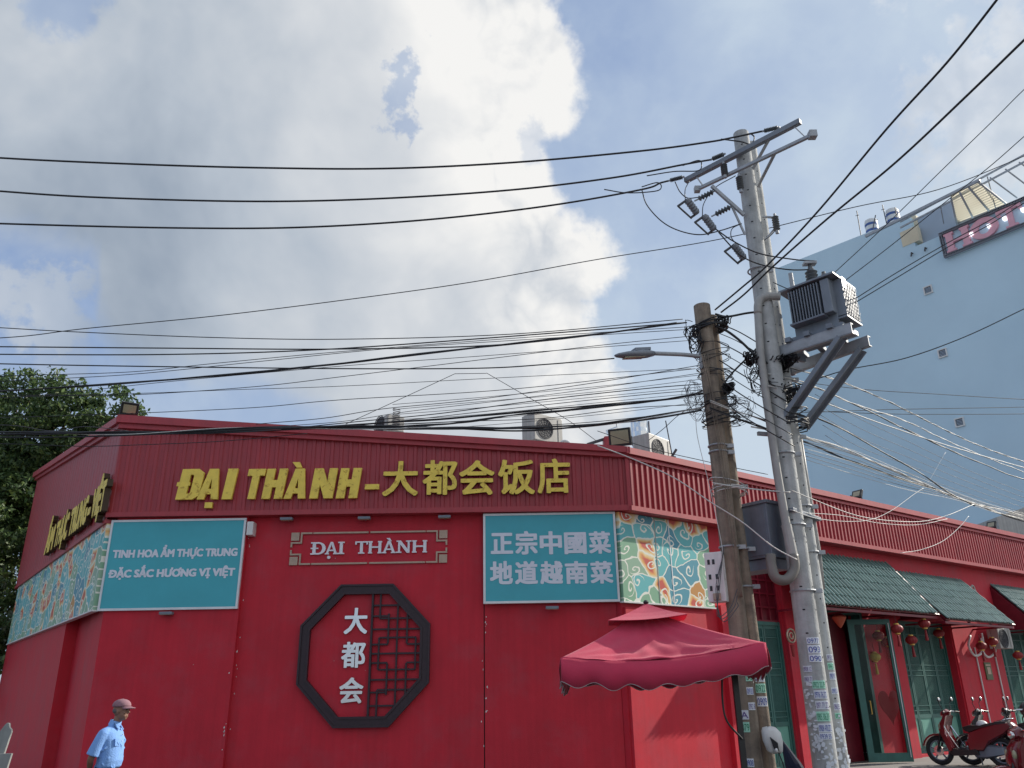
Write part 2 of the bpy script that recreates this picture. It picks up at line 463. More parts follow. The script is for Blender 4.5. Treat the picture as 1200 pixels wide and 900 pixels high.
M = dict(
    red=red_wall_mat(),
    redmetal=mat('red_sheet_metal', (.40, .038, .052), .5, var=.10, vs=1.5, streak=.14, bump=.05, bs=25, spec=.6),
    redtrim=mat('red_trim_metal', (.44, .045, .06), .5, var=.1, vs=2.0, streak=.08, spec=.6),
    redgloss=mat('red_gloss_paint', (.42, .018, .03), .4, var=.08, vs=3),
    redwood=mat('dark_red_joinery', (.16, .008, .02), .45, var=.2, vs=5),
    teal=mat('teal_sign_vinyl', (.075, .45, .54), .42, var=.07, vs=1.2, bump=.14, bs=2.2, spec=.4),
    silver=mat('aluminium_edge', (.75, .76, .78), .45, .3, var=.1),
    letter=mat('pale_lilac_vinyl', (.80, .82, .92), .6, var=.04),
    yellow=mat('yellow_letter_face', (.95, .70, .11), .5, var=.12, vs=6, c2=(.62, .40, .05), c2lo=.56, c2hi=.62, c2s=9),
    yellowside=mat('dark_letter_return', (.06, .03, .01), .6),
    whiteletter=mat('white_letter_face', (.85, .84, .9), .5, var=.06, vs=8),
    mirror=mat('brushed_silver', (.8, .8, .78), .22, 1.0, var=.1, vs=5),
    bronze=mat('bronze_strip', (.46, .34, .26), .45, .6, var=.15, vs=8),
    wood=mat('dark_stained_wood', (.030, .014, .022), .45, var=.3, vs=9, bump=.2, bs=50),
    conc=mat('pale_new_concrete', (.50, .51, .51), .85, var=.16, vs=3, bump=.35, bs=30, c2=(.33, .335, .335), c2lo=.46, c2hi=.72, c2s=2.2, streak=.22),
    oldconc=mat('old_brown_concrete', (.28, .225, .175), .9, var=.22, vs=4, bump=.45, bs=35, c2=(.14, .115, .10), c2lo=.48, c2hi=.7, c2s=3, streak=.3),
    galv=mat('galvanised_steel', (.40, .42, .45), .55, .25, var=.16, vs=6, c2=(.28, .29, .3), c2s=4),
    pvc=mat('grey_pvc_pipe', (.38, .37, .355), .5, var=.12, vs=5, streak=.12),
    pvcd=mat('brown_grey_pvc_pipe', (.19, .175, .16), .5, var=.12, vs=5, streak=.12),
    cable=mat('black_cable', (.018, .019, .024), .5, var=.2, vs=9),
    cablegrey=mat('dark_grey_cable', (.07, .07, .08), .6),
    cablewhite=mat('pale_cable', (.62, .62, .60), .5, var=.15, vs=4),
    tgrey=mat('grey_enamel', (.22, .245, .285), .42, .1, var=.12, vs=4, streak=.12),
    tgreyd=mat('dark_grey_enamel', (.20, .225, .27), .45, .1, var=.12, vs=4, streak=.1),
    porc=mat('grey_insulator', (.11, .12, .13), .3, var=.15),
    white=mat('off_white_plastic', (.74, .74, .73), .5, var=.08, vs=5, streak=.1),
    acwhite=mat('aged_white_enamel', (.42, .41, .385), .5, var=.1, vs=4, streak=.2),
    dark=mat('dark_void', (.012, .012, .016), .7),
    black=mat('black_plastic', (.02, .02, .022), .35, var=.15),
    rubber=mat('tyre_rubber', (.022, .022, .024), .75, var=.2, bump=.2),
    hotel=mat('pale_blue_render', (.58, .76, .87), .8, var=.06, vs=.12, bump=.1, bs=6, c2=(.50, .68, .80), c2lo=.4, c2hi=.75, c2s=.10),
    hotelgrey=mat('blue_grey_render', (.38, .46, .56), .8, var=.06, vs=.4),
    beige=mat('beige_render', (.72, .64, .48), .8, var=.12, vs=.5),
    beigemetal=mat('beige_sheet', (.82, .74, .50), .55, var=.14, vs=.8, streak=.15),
    pink=mat('pink_sign_letter', (.80, .42, .50), .5, var=.08),
    green=mat('green_shutter_paint', (.045, .15, .13), .5, var=.14, vs=4, streak=.1),
    greenl=mat('green_panel_paint', (.14, .36, .29), .55, var=.12, vs=3),
    tile=mat('green_glazed_tile', (.20, .31, .285), .30, var=.08, vs=5, coat=.6),
    glassd=mat('dusty_window_glass', (.40, .46, .44), .2, var=.1, coat=.3),
    fabric=mat('magenta_canopy_fabric', (.57, .028, .082), .8, var=.08, vs=4, bump=.2, bs=160, sheen=.2),
    piping=mat('white_piping', (.55, .50, .52), .7),
    leaf=None,
    bark=mat('brown_bark', (.10, .07, .05), .9, var=.3, bump=.6),
    asphalt=mat('asphalt', (.075, .074, .074), .9, var=.25, vs=8, bump=.4, bs=90, c2=(.035, .035, .04), c2s=1.2),
    pave=mat('concrete_pavement', (.26, .25, .24), .85, var=.15, vs=3, bump=.2, bs=40),
    roof=mat('grey_roof_sheet', (.25, .25, .26), .6, var=.1),
    skin=mat('tanned_skin', (.27, .14, .095), .55, var=.12, vs=30),
    shirt=mat('light_blue_shirt', (.21, .40, .80), .85, var=.08, vs=14, bump=.4, bs=70),
    navy=mat('navy_cloth', (.012, .018, .045), .85, var=.2, vs=12, bump=.3, bs=60),
    cap=mat('faded_maroon_cap', (.30, .16, .19), .85, var=.12, vs=40),
    grey=mat('grey_boards', (.30, .31, .30), .8, var=.15, vs=6, streak=.2),
    lantern=mat('red_lantern_cloth', (.30, .025, .028), .6, var=.15, vs=20),
    gold=mat('gold_trim', (.65, .42, .10), .4, .5),
    yellowcloth=mat('yellow_lantern_cloth', (.62, .42, .08), .6),
    scred=mat('dark_red_scooter_paint', (.15, .006, .012), .22, var=.05, coat=.9),
    scblack=mat('black_scooter_paint', (.012, .012, .014), .25, coat=.7),
    chrome=mat('chrome', (.75, .75, .75), .12, 1.0),
    lamp_glass=mat('lamp_glass_yellow', (.36, .34, .22), .25, var=.1, coat=.4),
    paper=mat('white_sticker_paper', (.74, .78, .84), .7, var=.12, vs=14, c2=(.5, .5, .5), c2s=14),
    papergreen=mat('green_sticker_paper', (.42, .78, .62), .7, var=.14, vs=14),
    inkblue=mat('blue_print', (.03, .06, .38), .6), inkgreen=mat('green_print', (.03, .25, .12), .6), inkviolet=mat('violet_print', (.12, .06, .28), .6),
    orange=mat('orange_red_cloth', (.50, .10, .05), .6), olive=mat('olive_plaque', (.10, .12, .05), .5), hair=mat('grey_hair', (.12, .11, .11), .8),
    plate=mat('white_number_plate', (.7, .7, .66), .4),
)
def glass_mat():
    m = bpy.data.materials.new('clear_door_glass'); m.use_nodes = True
    N, L = m.node_tree.nodes, m.node_tree.links; N.clear()
    o = N.new('ShaderNodeOutputMaterial'); t = N.new('ShaderNodeBsdfTransparent'); g = N.new('ShaderNodeBsdfGlossy'); mx = N.new('ShaderNodeMixShader')
    g.inputs['Roughness'].default_value = .04; t.inputs['Color'].default_value = (.86, .88, .87, 1)
    f = N.new('ShaderNodeFresnel'); f.inputs['IOR'].default_value = 1.22
    n = N.new('ShaderNodeTexNoise'); n.inputs['Scale'].default_value = 2.0
    L.new(f.outputs[0], mx.inputs[0]); L.new(t.outputs[0], mx.inputs[1]); L.new(g.outputs[0], mx.inputs[2]); L.new(mx.outputs[0], o.inputs[0])
    return m
M['glass'] = glass_mat()
def leaf_mat():
    m = bpy.data.materials.new('leaf_green'); m.use_nodes = True
    N, L = m.node_tree.nodes, m.node_tree.links; N.clear()
    o = N.new('ShaderNodeOutputMaterial'); d = N.new('ShaderNodeBsdfPrincipled'); tr = N.new('ShaderNodeBsdfTranslucent'); mx = N.new('ShaderNodeMixShader'); mx.inputs[0].default_value = .28
    geo = N.new('ShaderNodeNewGeometry')
    r = N.new('ShaderNodeValToRGB'); r.color_ramp.elements[0].color = (.030, .060, .022, 1); r.color_ramp.elements[1].color = (.17, .24, .07, 1)
    e = r.color_ramp.elements.new(.55); e.color = (.062, .115, .038, 1)
    L.new(geo.outputs['Random Per Island'], r.inputs[0]); L.new(r.outputs[0], d.inputs['Base Color']); L.new(r.outputs[0], tr.inputs['Color'])
    d.inputs['Roughness'].default_value = .5
    L.new(d.outputs[0], mx.inputs[1]); L.new(tr.outputs[0], mx.inputs[2]); L.new(mx.outputs[0], o.inputs[0])
    return m
M['leaf'] = leaf_mat()
def sheet_mat():
    m = bpy.data.materials.new('translucent_beige_sheet'); m.use_nodes = True
    N, L = m.node_tree.nodes, m.node_tree.links; N.clear()
    o = N.new('ShaderNodeOutputMaterial'); d = N.new('ShaderNodeBsdfDiffuse'); tr = N.new('ShaderNodeBsdfTranslucent'); mx = N.new('ShaderNodeMixShader'); mx.inputs[0].default_value = .5
    g = N.new('ShaderNodeNewGeometry'); n = N.new('ShaderNodeTexNoise'); n.inputs['Scale'].default_value = 1.2; L.new(g.outputs['Position'], n.inputs['Vector'])
    r = N.new('ShaderNodeValToRGB'); r.color_ramp.elements[0].color = (.66, .62, .50, 1); r.color_ramp.elements[1].color = (.84, .81, .70, 1); L.new(n.outputs['Fac'], r.inputs[0])
    for s_ in (d, tr): L.new(r.outputs[0], s_.inputs['Color'])
    L.new(d.outputs[0], mx.inputs[1]); L.new(tr.outputs[0], mx.inputs[2]); L.new(mx.outputs[0], o.inputs[0]); return m
M['sheet'] = sheet_mat()
def vary_per_object(m, amt):
    """each copy a slightly different tint"""
    N, L = m.node_tree.nodes, m.node_tree.links; b = N['Principled BSDF']; src = b.inputs['Base Color'].links[0].from_socket
    oi = N.new('ShaderNodeObjectInfo'); mr = N.new('ShaderNodeMapRange'); mr.inputs['To Min'].default_value = 1 - amt; mr.inputs['To Max'].default_value = 1 + amt
    L.new(oi.outputs['Random'], mr.inputs['Value']); sc = N.new('ShaderNodeVectorMath'); sc.operation = 'SCALE'; L.new(src, sc.inputs[0]); L.new(mr.outputs[0], sc.inputs['Scale']); L.new(sc.outputs[0], b.inputs['Base Color'])
vary_per_object(M['tile'], .14)

# ------------------------------------------------------------------ lettering
def side_faces(bm, fr, face):
    if face != M['yellow']: return
    bm.normal_update()
    for f in bm.faces:
        if abs(f.normal.dot(fr.n)) < .6: f.material_index = 1
def text_mesh(name, body, size_h, width, depth, face, parent, fr, s, z, d, bold=.02, shear=0, xs=None):
    """raised/printed words on a wall frame; left end at s, baseline z, cap height size_h, total width.
    Weight is added by laying slightly shifted copies over each other, each a hair prouder than the last."""
    def outline(txt):
        c = bpy.data.curves.new('~t', 'FONT'); c.body = txt; c.size = 1; c.shear = shear; c.extrude = 0; c.resolution_u = 3
        o = bpy.data.objects.new('~t', c); col.objects.link(o)
        dg = bpy.context.evaluated_depsgraph_get(); dg.update()
        me = bpy.data.meshes.new_from_object(o.evaluated_get(dg))
        bpy.data.objects.remove(o); bpy.data.curves.remove(c)
        v = np.empty(len(me.vertices) * 3); me.vertices.foreach_get('co', v)
        return me, v.reshape(-1, 3)
    hp = [(-.13, .60), (-.02, .64), (.04, .72), (.05, .81), (-.03, .81), (-.04, .75), (-.08, .71), (-.16, .69)]
    extra_v = []
    # the built-in barred D and horned O fill badly: draw plain letters and add the bar or horn as its own piece
    for i, ch in enumerate(body):
        if ch in 'ƠĐ':
            pl = 'O' if ch == 'Ơ' else 'D'
            m0, v0 = outline(body[:i].replace('Ơ', 'O').replace('Đ', 'D') + pl); xr = v0[:, 0].max(); bpy.data.meshes.remove(m0)
            m0, v1 = outline(pl); wd = v1[:, 0].max() - v1[:, 0].min(); bpy.data.meshes.remove(m0); xl = xr - wd
            extra_v.append([(xr + a, b) for a, b in hp] if pl == 'O' else [(xl - .07, .33), (xl + .30, .33), (xl + .30, .415), (xl - .07, .415)])
    body = body.replace('Ơ', 'O').replace('Đ', 'D')
    me, v = outline(body)
    extra = []
    for ev in extra_v:
        n0 = len(v); v = np.concatenate([v, np.array([(a, b, .0045) for a, b in ev])]); extra.append(tuple(range(n0, n0 + len(ev))))
    cap = .73
    x0, x1 = v[:, 0].min() - bold, v[:, 0].max() + bold
    kz = size_h / cap; kx = (width / (x1 - x0)) if width else kz
    fs = [tuple(p.vertices) for p in me.polygons] + extra
    bpy.data.meshes.remove(me)
    ps = Vector((0, 0, 0)); p_ = parent
    while p_ is not None: ps = ps + p_.location; p_ = p_.parent
    bm = bmesh.new()
    sh = [(0, 0), (-1, .55), (1, .55), (-1, -.55), (1, -.55), (0, .75), (0, -.75)] if bold else [(0, 0)]
    for k, (dx, dz) in enumerate(sh):
        lift = .0006 * k
        vs = [bm.verts.new(fr.P(s + (x + dx * bold - x0) * kx, z + (y + dz * bold) * kz, d + depth + lift + zz) - ps) for x, y, zz in v]
        for f in fs:
            try: bm.faces.new([vs[i] for i in f])
            except ValueError: pass
    bmesh.ops.remove_doubles(bm, verts=bm.verts, dist=1e-5)
    if depth > .01:
        ret = bmesh.ops.extrude_face_region(bm, geom=bm.faces[:])
        q = [g for g in ret['geom'] if isinstance(g, bmesh.types.BMVert)]
        bmesh.ops.translate(bm, verts=q, vec=-fr.n * depth)
        bmesh.ops.recalc_face_normals(bm, faces=bm.faces)
        side_faces(bm, fr, face)
    me = bpy.data.meshes.new(name); bm.to_mesh(me); bm.free()
    o = bpy.data.objects.new(name, me); me.materials.append(face)
    if depth > .01 and face == M['yellow']: me.materials.append(M['yellowside'])
    col.objects.link(o)
    if parent: o.parent = parent
    return o
def poly_mesh(name, loops, depth, face, parent, fr, s, z, d, k, kx=None, shear=0):
    """letter from outline loops (first outer, rest holes) in a unit-height box"""
    kx = kx or k
    c = bpy.data.curves.new('~c', 'CURVE'); c.dimensions = '2D'; c.fill_mode = 'BOTH'
    for lp in loops:
        sp = c.splines.new('POLY'); sp.points.add(len(lp) - 1); sp.use_cyclic_u = True
        for i, (x, y) in enumerate(lp): sp.points[i].co = (x, y, 0, 1)
    o = bpy.data.objects.new('~c', c); col.objects.link(o)
    dg = bpy.context.evaluated_depsgraph_get(); dg.update()
    me = bpy.data.meshes.new_from_object(o.evaluated_get(dg)); bpy.data.objects.remove(o); bpy.data.curves.remove(c)
    bm = bmesh.new(); bm.from_mesh(me)
    ps = parent.location
    if parent.parent: ps = ps + parent.parent.location
    for q in bm.verts:
        q.co = fr.P(s + (q.co.x + shear * q.co.y) * kx, z + q.co.y * k, d + depth) - ps
    bmesh.ops.remove_doubles(bm, verts=bm.verts, dist=1e-5)
    ret = bmesh.ops.extrude_face_region(bm, geom=bm.faces[:])
    vs = [g for g in ret['geom'] if isinstance(g, bmesh.types.BMVert)]
    bmesh.ops.translate(bm, verts=vs, vec=-fr.n * depth)
    bmesh.ops.recalc_face_normals(bm, faces=bm.faces); side_faces(bm, fr, face)
    bm.to_mesh(me); bm.free(); me.name = name
    o = bpy.data.objects.new(name, me); me.materials.clear(); me.materials.append(face); col.objects.link(o); o.parent = parent
    if face == M['yellow']: me.materials.append(M['yellowside'])
    return o
BLOCK = {
 'Đ': (.62, [[(0, 0), (.46, 0), (.62, .13), (.62, .87), (.46, 1), (0, 1), (0, .57), (-.06, .57), (-.06, .44), (0, .44)],
             [(.26, .19), (.26, .45), (.30, .45), (.30, .56), (.26, .56), (.26, .81), (.33, .81), (.36, .77), (.36, .23), (.33, .19)]]),
 'A': (.74, [[(0, 0), (.25, 0), (.28, .17), (.46, .17), (.49, 0), (.74, 0), (.53, 1), (.21, 1)], [(.315, .34), (.425, .34), (.37, .68)]]),
 'I': (.30, [[(0, 0), (.30, 0), (.30, 1), (0, 1)]]),
 'T': (.66, [[(.19, 0), (.47, 0), (.47, .77), (.66, .77), (.66, 1), (0, 1), (0, .77), (.19, .77)]]),
 'H': (.70, [[(0, 0), (.28, 0), (.28, .38), (.42, .38), (.42, 0), (.70, 0), (.70, 1), (.42, 1), (.42, .62), (.28, .62), (.28, 1), (0, 1)]]),
 'N': (.74, [[(0, 0), (.26, 0), (.26, .46), (.46, 0), (.74, 0), (.74, 1), (.48, 1), (.48, .54), (.28, 1), (0, 1)]]),
 '.': (.24, [[(0, 0), (.24, 0), (.24, .17), (0, .17)]]),
 '`': (.30, [[(0, .17), (.14, 0), (.30, 0), (.22, .17)]]),
 '-': (.34, [[(0, 0), (.34, 0), (.34, .16), (0, .16)]]),
}
def slabH(w=.86, s=.17, f=.26, t=.1):
    # H with slab serifs
    def stem(x0): return x0, x0 + s
    a = (f - s) / 2
    l, r_ = a, w - a - s
    return [(l - a, 0), (l + s + a, 0), (l + s + a, t), (l + s, t), (l + s, .45), (r_, .45), (r_, t), (r_ - a, t), (r_ - a, 0), (r_ + s + a, 0), (r_ + s + a, t), (r_ + s, t), (r_ + s, 1 - t), (r_ + s + a, 1 - t), (r_ + s + a, 1), (r_ - a, 1), (r_ - a, 1 - t), (r_, 1 - t), (r_, .57), (l + s, .57), (l + s, 1 - t), (l + s + a, 1 - t), (l + s + a, 1), (l - a, 1), (l - a, 1 - t), (l, 1 - t), (l, t), (l - a, t)]
def circ(cx, cy, rx, ry, n=20): return [(cx + rx * math.cos(2 * math.pi * i / n), cy + ry * math.sin(2 * math.pi * i / n)) for i in range(n)]
def arcD(x0, w, y0, y1, n=10):
    c = (y0 + y1) / 2; h = (y1 - y0) / 2
    return [(x0 + w * math.cos(a), c + h * math.sin(a)) for a in [(-math.pi / 2 + math.pi * i / n) for i in range(n + 1)]]
SLAB = {
 'Đ': (.80, [[(0, 0)] + arcD(.42, .38, 0, 1) + [(0, 1), (0, .9), (.1, .9), (.1, .55), (0, .55), (0, .45), (.1, .45), (.1, .1), (0, .1)],
             [(.27, .12), (.27, .45), (.4, .45), (.4, .55), (.27, .55), (.27, .88)] + arcD(.42, .2, .12, .88)[::-1]]),
 'A': (.90, [[(0, 0), (.28, 0), (.28, .1), (.22, .1), (.27, .26), (.60, .26), (.65, .1), (.58, .1), (.58, 0), (.90, 0), (.90, .1), (.82, .1), (.53, 1), (.36, 1), (.08, .1), (0, .1)], [(.305, .37), (.565, .37), (.435, .78)]]),
 'I': (.36, [[(0, 0), (.36, 0), (.36, .1), (.265, .1), (.265, .9), (.36, .9), (.36, 1), (0, 1), (0, .9), (.095, .9), (.095, .1), (0, .1)]]),
 'T': (.78, [[(.2, 0), (.58, 0), (.58, .1), (.475, .1), (.475, .89), (.68, .89), (.68, .74), (.78, .74), (.78, 1), (0, 1), (0, .74), (.1, .74), (.1, .89), (.305, .89), (.305, .1), (.2, .1)]]),
 'H': (.86, [slabH()]),
 'N': (.88, [[(0, 0), (.3, 0), (.3, .1), (.22, .1), (.22, .7), (.62, 0), (.78, 0), (.78, .9), (.88, .9), (.88, 1), (.56, 1), (.56, .9), (.66, .9), (.66, .32), (.26, 1), (0, 1), (0, .9), (.1, .9), (.1, .1), (0, .1)]]),
 'O': (.9, [circ(.45, .5, .45, .52, 28), circ(.45, .5, .2, .3, 24)]),
 '.': (.17, [circ(.085, .085, .085, .085, 12)]),
 '`': (.28, [[(0, .17), (.17, 0), (.26, 0), (.16, .17)]]),
}
M['pan_shade'] = mat('painted_shade_pan_tile', (.022, .05, .042), .6, var=.4, vs=9)  # darkened tile green: shade between the cover tiles painted into the colour
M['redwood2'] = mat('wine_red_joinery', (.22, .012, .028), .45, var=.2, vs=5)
# ------------------------------------------------------------------ ground
def structure(name, mb, m, **k):
    o = mb.build(name, m, **k); o['kind'] = 'structure'; return o
g = MB(); g.add([(-900, -900, GZ - .02), (900, -900, GZ - .02), (900, 900, GZ - .02), (-900, 900, GZ - .02)], [(0, 1, 2, 3)])
structure('ground', g, M['pave'])
g = MB(); g.add([(-60, -8, GZ), (60, -8, GZ), (60, 13.6, GZ), (-60, 13.6, GZ)], [(0, 1, 2, 3)])
structure('road', g, M['asphalt'])
pv = MB()
pv.add([(-60, 14.2, GZ + .0), (60, 14.2, GZ), (60, 14.3, GZ), (-60, 14.3, GZ)], [(0, 1, 2, 3)])
# side street beside the long facade
P0, P1, P2, P3 = RF.P(-2, GZ + .004, 2.6), RF.P(60, GZ + .004, 2.6), RF.P(60, GZ + .004, 10), RF.P(-2, GZ + .004, 10)
sd = MB(); sd.add([P0, P1, P2, P3], [(0, 1, 2, 3)]); structure('side_street', sd, M['asphalt'])
pvm = MB(); pvm.hexa([RF.P(-1.2, GZ - .01, -.5), RF.P(60, GZ - .01, -.5), RF.P(60, GZ - .01, 2.5), RF.P(-1.2, GZ - .01, 2.5)],
                     [RF.P(-1.2, GZ + .10, -.5), RF.P(60, GZ + .10, -.5), RF.P(60, GZ + .10, 2.5), RF.P(-1.2, GZ + .10, 2.5)])
structure('pavement', pvm, M['pave'])

# ------------------------------------------------------------------ the red restaurant
B = thing('restaurant_building', 'long red single storey restaurant building with a ribbed metal fascia around its cut corner', 'building', (0, 17, GZ))
B0 = GZ
SM = -5.62                                    # step between the left and the middle wall panel
w = MB(); w.fbox(FF, -8.36, SM, B0, 5.3, -.35, 0.0); w.build('wall', M['red'], B)
w = MB(); w.fbox(FF, SM, -.655, B0, 5.3, -.35, -.12); w.build('wall', M['red'], B)
w = MB(); w.fbox(FF, -.635, 2.05, B0, 5.3, -.35, -.12); w.build('wall', M['red'], B)
w = MB(); w.fbox(FF, -.66, -.63, B0, 5.3, -.34, -.16); w.build('joint', M['dark'], B)
# rounded/chamfered left corner and left facade
cl = MB()
a0, a1 = FF.P(-8.36, 0, 0), LF.P(.42, 0, -.12)
for z0, z1 in ((B0, 5.25),):
    cl.hexa([a0 + Vector((0, 0, z0)), a1 + Vector((0, 0, z0)), a1 + Vector((.4, .5, z0)), a0 + Vector((0, .4, z0))],
            [a0 + Vector((0, 0, z1)), a1 + Vector((0, 0, z1)), a1 + Vector((.4, .5, z1)), a0 + Vector((0, .4, z1))])
cl.build('corner_pilaster', M['red'], B)
w = MB(); w.fbox(LF, .42, 3.05, B0, 5.25, -.5, -.26); w.build('wall', M['red'], B)
w = MB(); w.fbox(LF, .44, 1.25, B0, 5.25, -.26, -.16); w.build('pilaster', M['red'], B)
w = MB(); w.fbox(LF, 3.05, 12.5, B0, 5.25, -.5, 0); w.build('wall', M['red'], B)
w = MB(); w.fbox(LF, 12.2, 12.5, 5.25, 8.3, -12, 0); w.fbox(LF, 12.2, 12.5, B0, 5.25, -12, -.5); w.build('end_wall', M['red'], B)

def ribbed(name, fr, s0, s1, zb, zt, d, pitch=.165, dep=.035, crest=.42, material=None):
    """one folded sheet with trapezoidal ribs; zb/zt: heights at s0 and s1"""
    mb = MB(); n = int((s1 - s0) / pitch); pts = []
    for i in range(n + 1):
        b = s0 + i * pitch
        for u, dd in ((0, 0), (.09, dep), (.09 + crest, dep), (.18 + crest, 0)):
            s = b + u * pitch
            if s < s1: pts.append((s, dd))
    pts.append((s1, 0))
    vs = []; fs = []
    for s, dd in pts:
        t = (s - s0) / (s1 - s0)
        vs += [fr.P(s, zb[0] + (zb[1] - zb[0]) * t, d + dd), fr.P(s, zt[0] + (zt[1] - zt[0]) * t, d + dd)]
    for i in range(len(pts) - 1): fs.append((2 * i, 2 * i + 2, 2 * i + 3, 2 * i + 1))
    mb.add(vs, fs); return mb.build(name, material or M['redmetal'], B, fix=False)
def sloped(mb, fr, s0, s1, z00, z01, z10, z11, d0, d1):
    """box whose heights run from (z00..z01) at s0 to (z10..z11) at s1"""
    P = fr.P
    return mb.hexa([P(s0, z00, d0), P(s1, z10, d0), P(s1, z10, d1), P(s0, z00, d1)], [P(s0, z01, d0), P(s1, z11, d0), P(s1, z11, d1), P(s0, z01, d1)])
DF, DR, DL = .10, .30, .10
cFR = meet(FF, DF + .04, RF, DR); xFR = cFR.x; sRF = s_of(RF, cFR)
cFL = meet(FF, DF, LF, DL); xFL = cFL.x; sLF = s_of(LF, cFL)
TL, TR = 7.22, 6.36            # height under the cap at the left / right end of the front
ribbed('front_fascia', FF, xFL, xFR, (5.33, 5.31), (TL, TR), DF, pitch=.20, dep=.022, crest=.30)
t = MB(); sloped(t, FF, xFL - .02, xFR, 5.24, 5.335, 5.20, 5.315, -.1, DF + .045); t.build('fascia_bottom_trim', M['redtrim'], B)
t = MB(); sloped(t, FF, xFL - .03, xFR + .03, TL - .03, TL + .08, TR - .03, TR + .06, DF - .08, DF + .10); t.build('fascia_moulding', M['redtrim'], B)
t = MB(); sloped(t, FF, xFL - .06, xFR + .06, TL + .08, TL + .25, TR + .06, TR + .19, DF - .3, DF + .17); t.build('parapet_cap', M['redtrim'], B)
# left fascia
ribbed('side_fascia', LF, sLF, 12.45, (5.20, 5.16), (TL - .0, 8.72), DL, pitch=.33, dep=.008, crest=.2)
t = MB(); sloped(t, LF, sLF + .02, 12.45, 5.12, 5.2, 5.08, 5.16, -.05, DL + .03); t.build('fascia_bottom_trim', M['redtrim'], B)
t = MB(); sloped(t, LF, sLF - .02, 12.5, TL - .03, TL + .06, 8.69, 8.79, DL - .08, DL + .08); t.build('fascia_moulding', M['redtrim'], B)
t = MB(); sloped(t, LF, sLF - .05, 12.55, TL + .06, TL + .22, 8.79, 8.96, DL - .3, DL + .15); t.build('parapet_cap', M['redtrim'], B)
# right fascia
SE = 42.0
ribbed('side_fascia', RF, sRF + .02, SE, (5.29, 5.29), (6.30, 6.32), DR, pitch=.165, dep=.045, crest=.34)
t = MB(); sloped(t, RF, sRF - .02, SE, 5.19, 5.29, 5.19, 5.29, -.3, DR + .06); t.build('fascia_bottom_trim', M['redtrim'], B)
t = MB(); sloped(t, RF, sRF, SE, 6.30, 6.35, 6.32, 6.37, DR - .05, DR + .08); t.build('fascia_moulding', M['redtrim'], B)
t = MB(); sloped(t, RF, sRF, SE, 6.35, 6.40, 6.37, 6.42, DR - .05, DR + .03); t.build('cap_recess', M['redtrim'], B)
t = MB(); sloped(t, RF, sRF - .1, SE, 6.40, 6.54, 6.42, 6.57, DR - .35, DR + .12); t.build('parapet_cap', M['redtrim'], B)
t = MB(); cp_ = cFR + (FF.n + RF.n) * -.0; t.box(cp_.x - .045, cp_.x + .035, cp_.y - .01, cp_.y + .07, 5.25, 6.44); t.build('corner_trim', M['redtrim'], B)
# roof behind the parapet
rf = MB()
q = [FF.P(xFL + .1, TL - .1, -.2), FF.P(2.0, TR - .1, -.2), RF.P(SE - .1, 6.25, -.2), RF.P(SE, 6.25, -14), LF.P(12.2, 8.6, -14), LF.P(12.2, 8.6, -.1)]
n = len(q); rf.add(q + [p - Vector((0, 0, .12)) for p in q], [tuple(range(n)), tuple(range(2 * n - 1, n - 1, -1))] + [(i, (i + 1) % n, (i + 1) % n + n, i + n) for i in range(n)])
rf.build('roof', M['roof'], B)

# long facade: wall cut by openings.   name -> (s0, s1, z0, z1)
def rpx(x, y, d=0): return RF.px(x, y, d)
HW = 5.25
OP = [(4.05, 5.30, B0, 4.45), (7.0, 8.75, B0, 3.6), (10.46, 13.45, .0, 3.42), (16.45, 19.4, .0, 3.42), (22.4, 25.4, 0, 3.42), (28.4, 31.4, 0, 3.42)]
s = 0.02; k = 0
def wallbox(s0, s1, z0, z1, d0=-.35, d1=0.0, name='wall', m='red'):
    w = MB(); w.fbox(RF, s0, s1, z0, z1, d0, d1); return w.build(name, M[m], B)
for (a, b, z0, z1) in OP:
    wallbox(s, a, B0, HW)
    wallbox(a, b, z1, HW)
    if z0 > B0: wallbox(a, b, B0, z0)
    s = b
wallbox(s, SE, B0, HW)
# back of the openings (dark room)
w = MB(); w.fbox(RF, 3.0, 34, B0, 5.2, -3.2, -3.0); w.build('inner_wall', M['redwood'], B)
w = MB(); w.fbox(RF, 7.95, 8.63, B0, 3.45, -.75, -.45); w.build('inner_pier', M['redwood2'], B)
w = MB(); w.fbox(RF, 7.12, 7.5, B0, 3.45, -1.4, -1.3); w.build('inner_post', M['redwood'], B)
# flecks where plaster shows along the wall joint
rn_ = random.Random(9); w = MB()
for i in range(34):
    s_ = rn_.choice([-.60, -.68, -.60, SM + .03, SM - .04]) + rn_.uniform(-.025, .025); z_ = rn_.uniform(.6, 3.2) if rn_.random() < .75 else rn_.uniform(.6, 5)
    dd_ = -.119 if s_ > SM + .01 else .001
    a_, b_ = rn_.uniform(.005, .016), rn_.uniform(.008, .04)
    w.fprism(FF, [(s_ - a_, z_), (s_, z_ - b_ * .6), (s_ + a_, z_ + .2 * b_), (s_ + a_ * .3, z_ + b_)], dd_, dd_ + .003)
w.build('paint_chips', M['white'], B, kind='stuff')
# pilasters of the lower front
wallbox(0.06, 2.50, B0, 3.25, 0, .07, 'pilaster')
wallbox(2.97, 3.50, B0, 3.42, 0, .12, 'pilaster')
wallbox(5.32, 5.72, B0, 4.5, 0, .10, 'pilaster')
wallbox(9.75, 10.42, B0, 3.42, 0, .10, 'pilaster')
wallbox(13.50, 16.40, B0, 3.42, 0, .04, 'pilaster')
wallbox(SE - .3, SE, B0, 6.2, -14, -.35, 'end_wall')

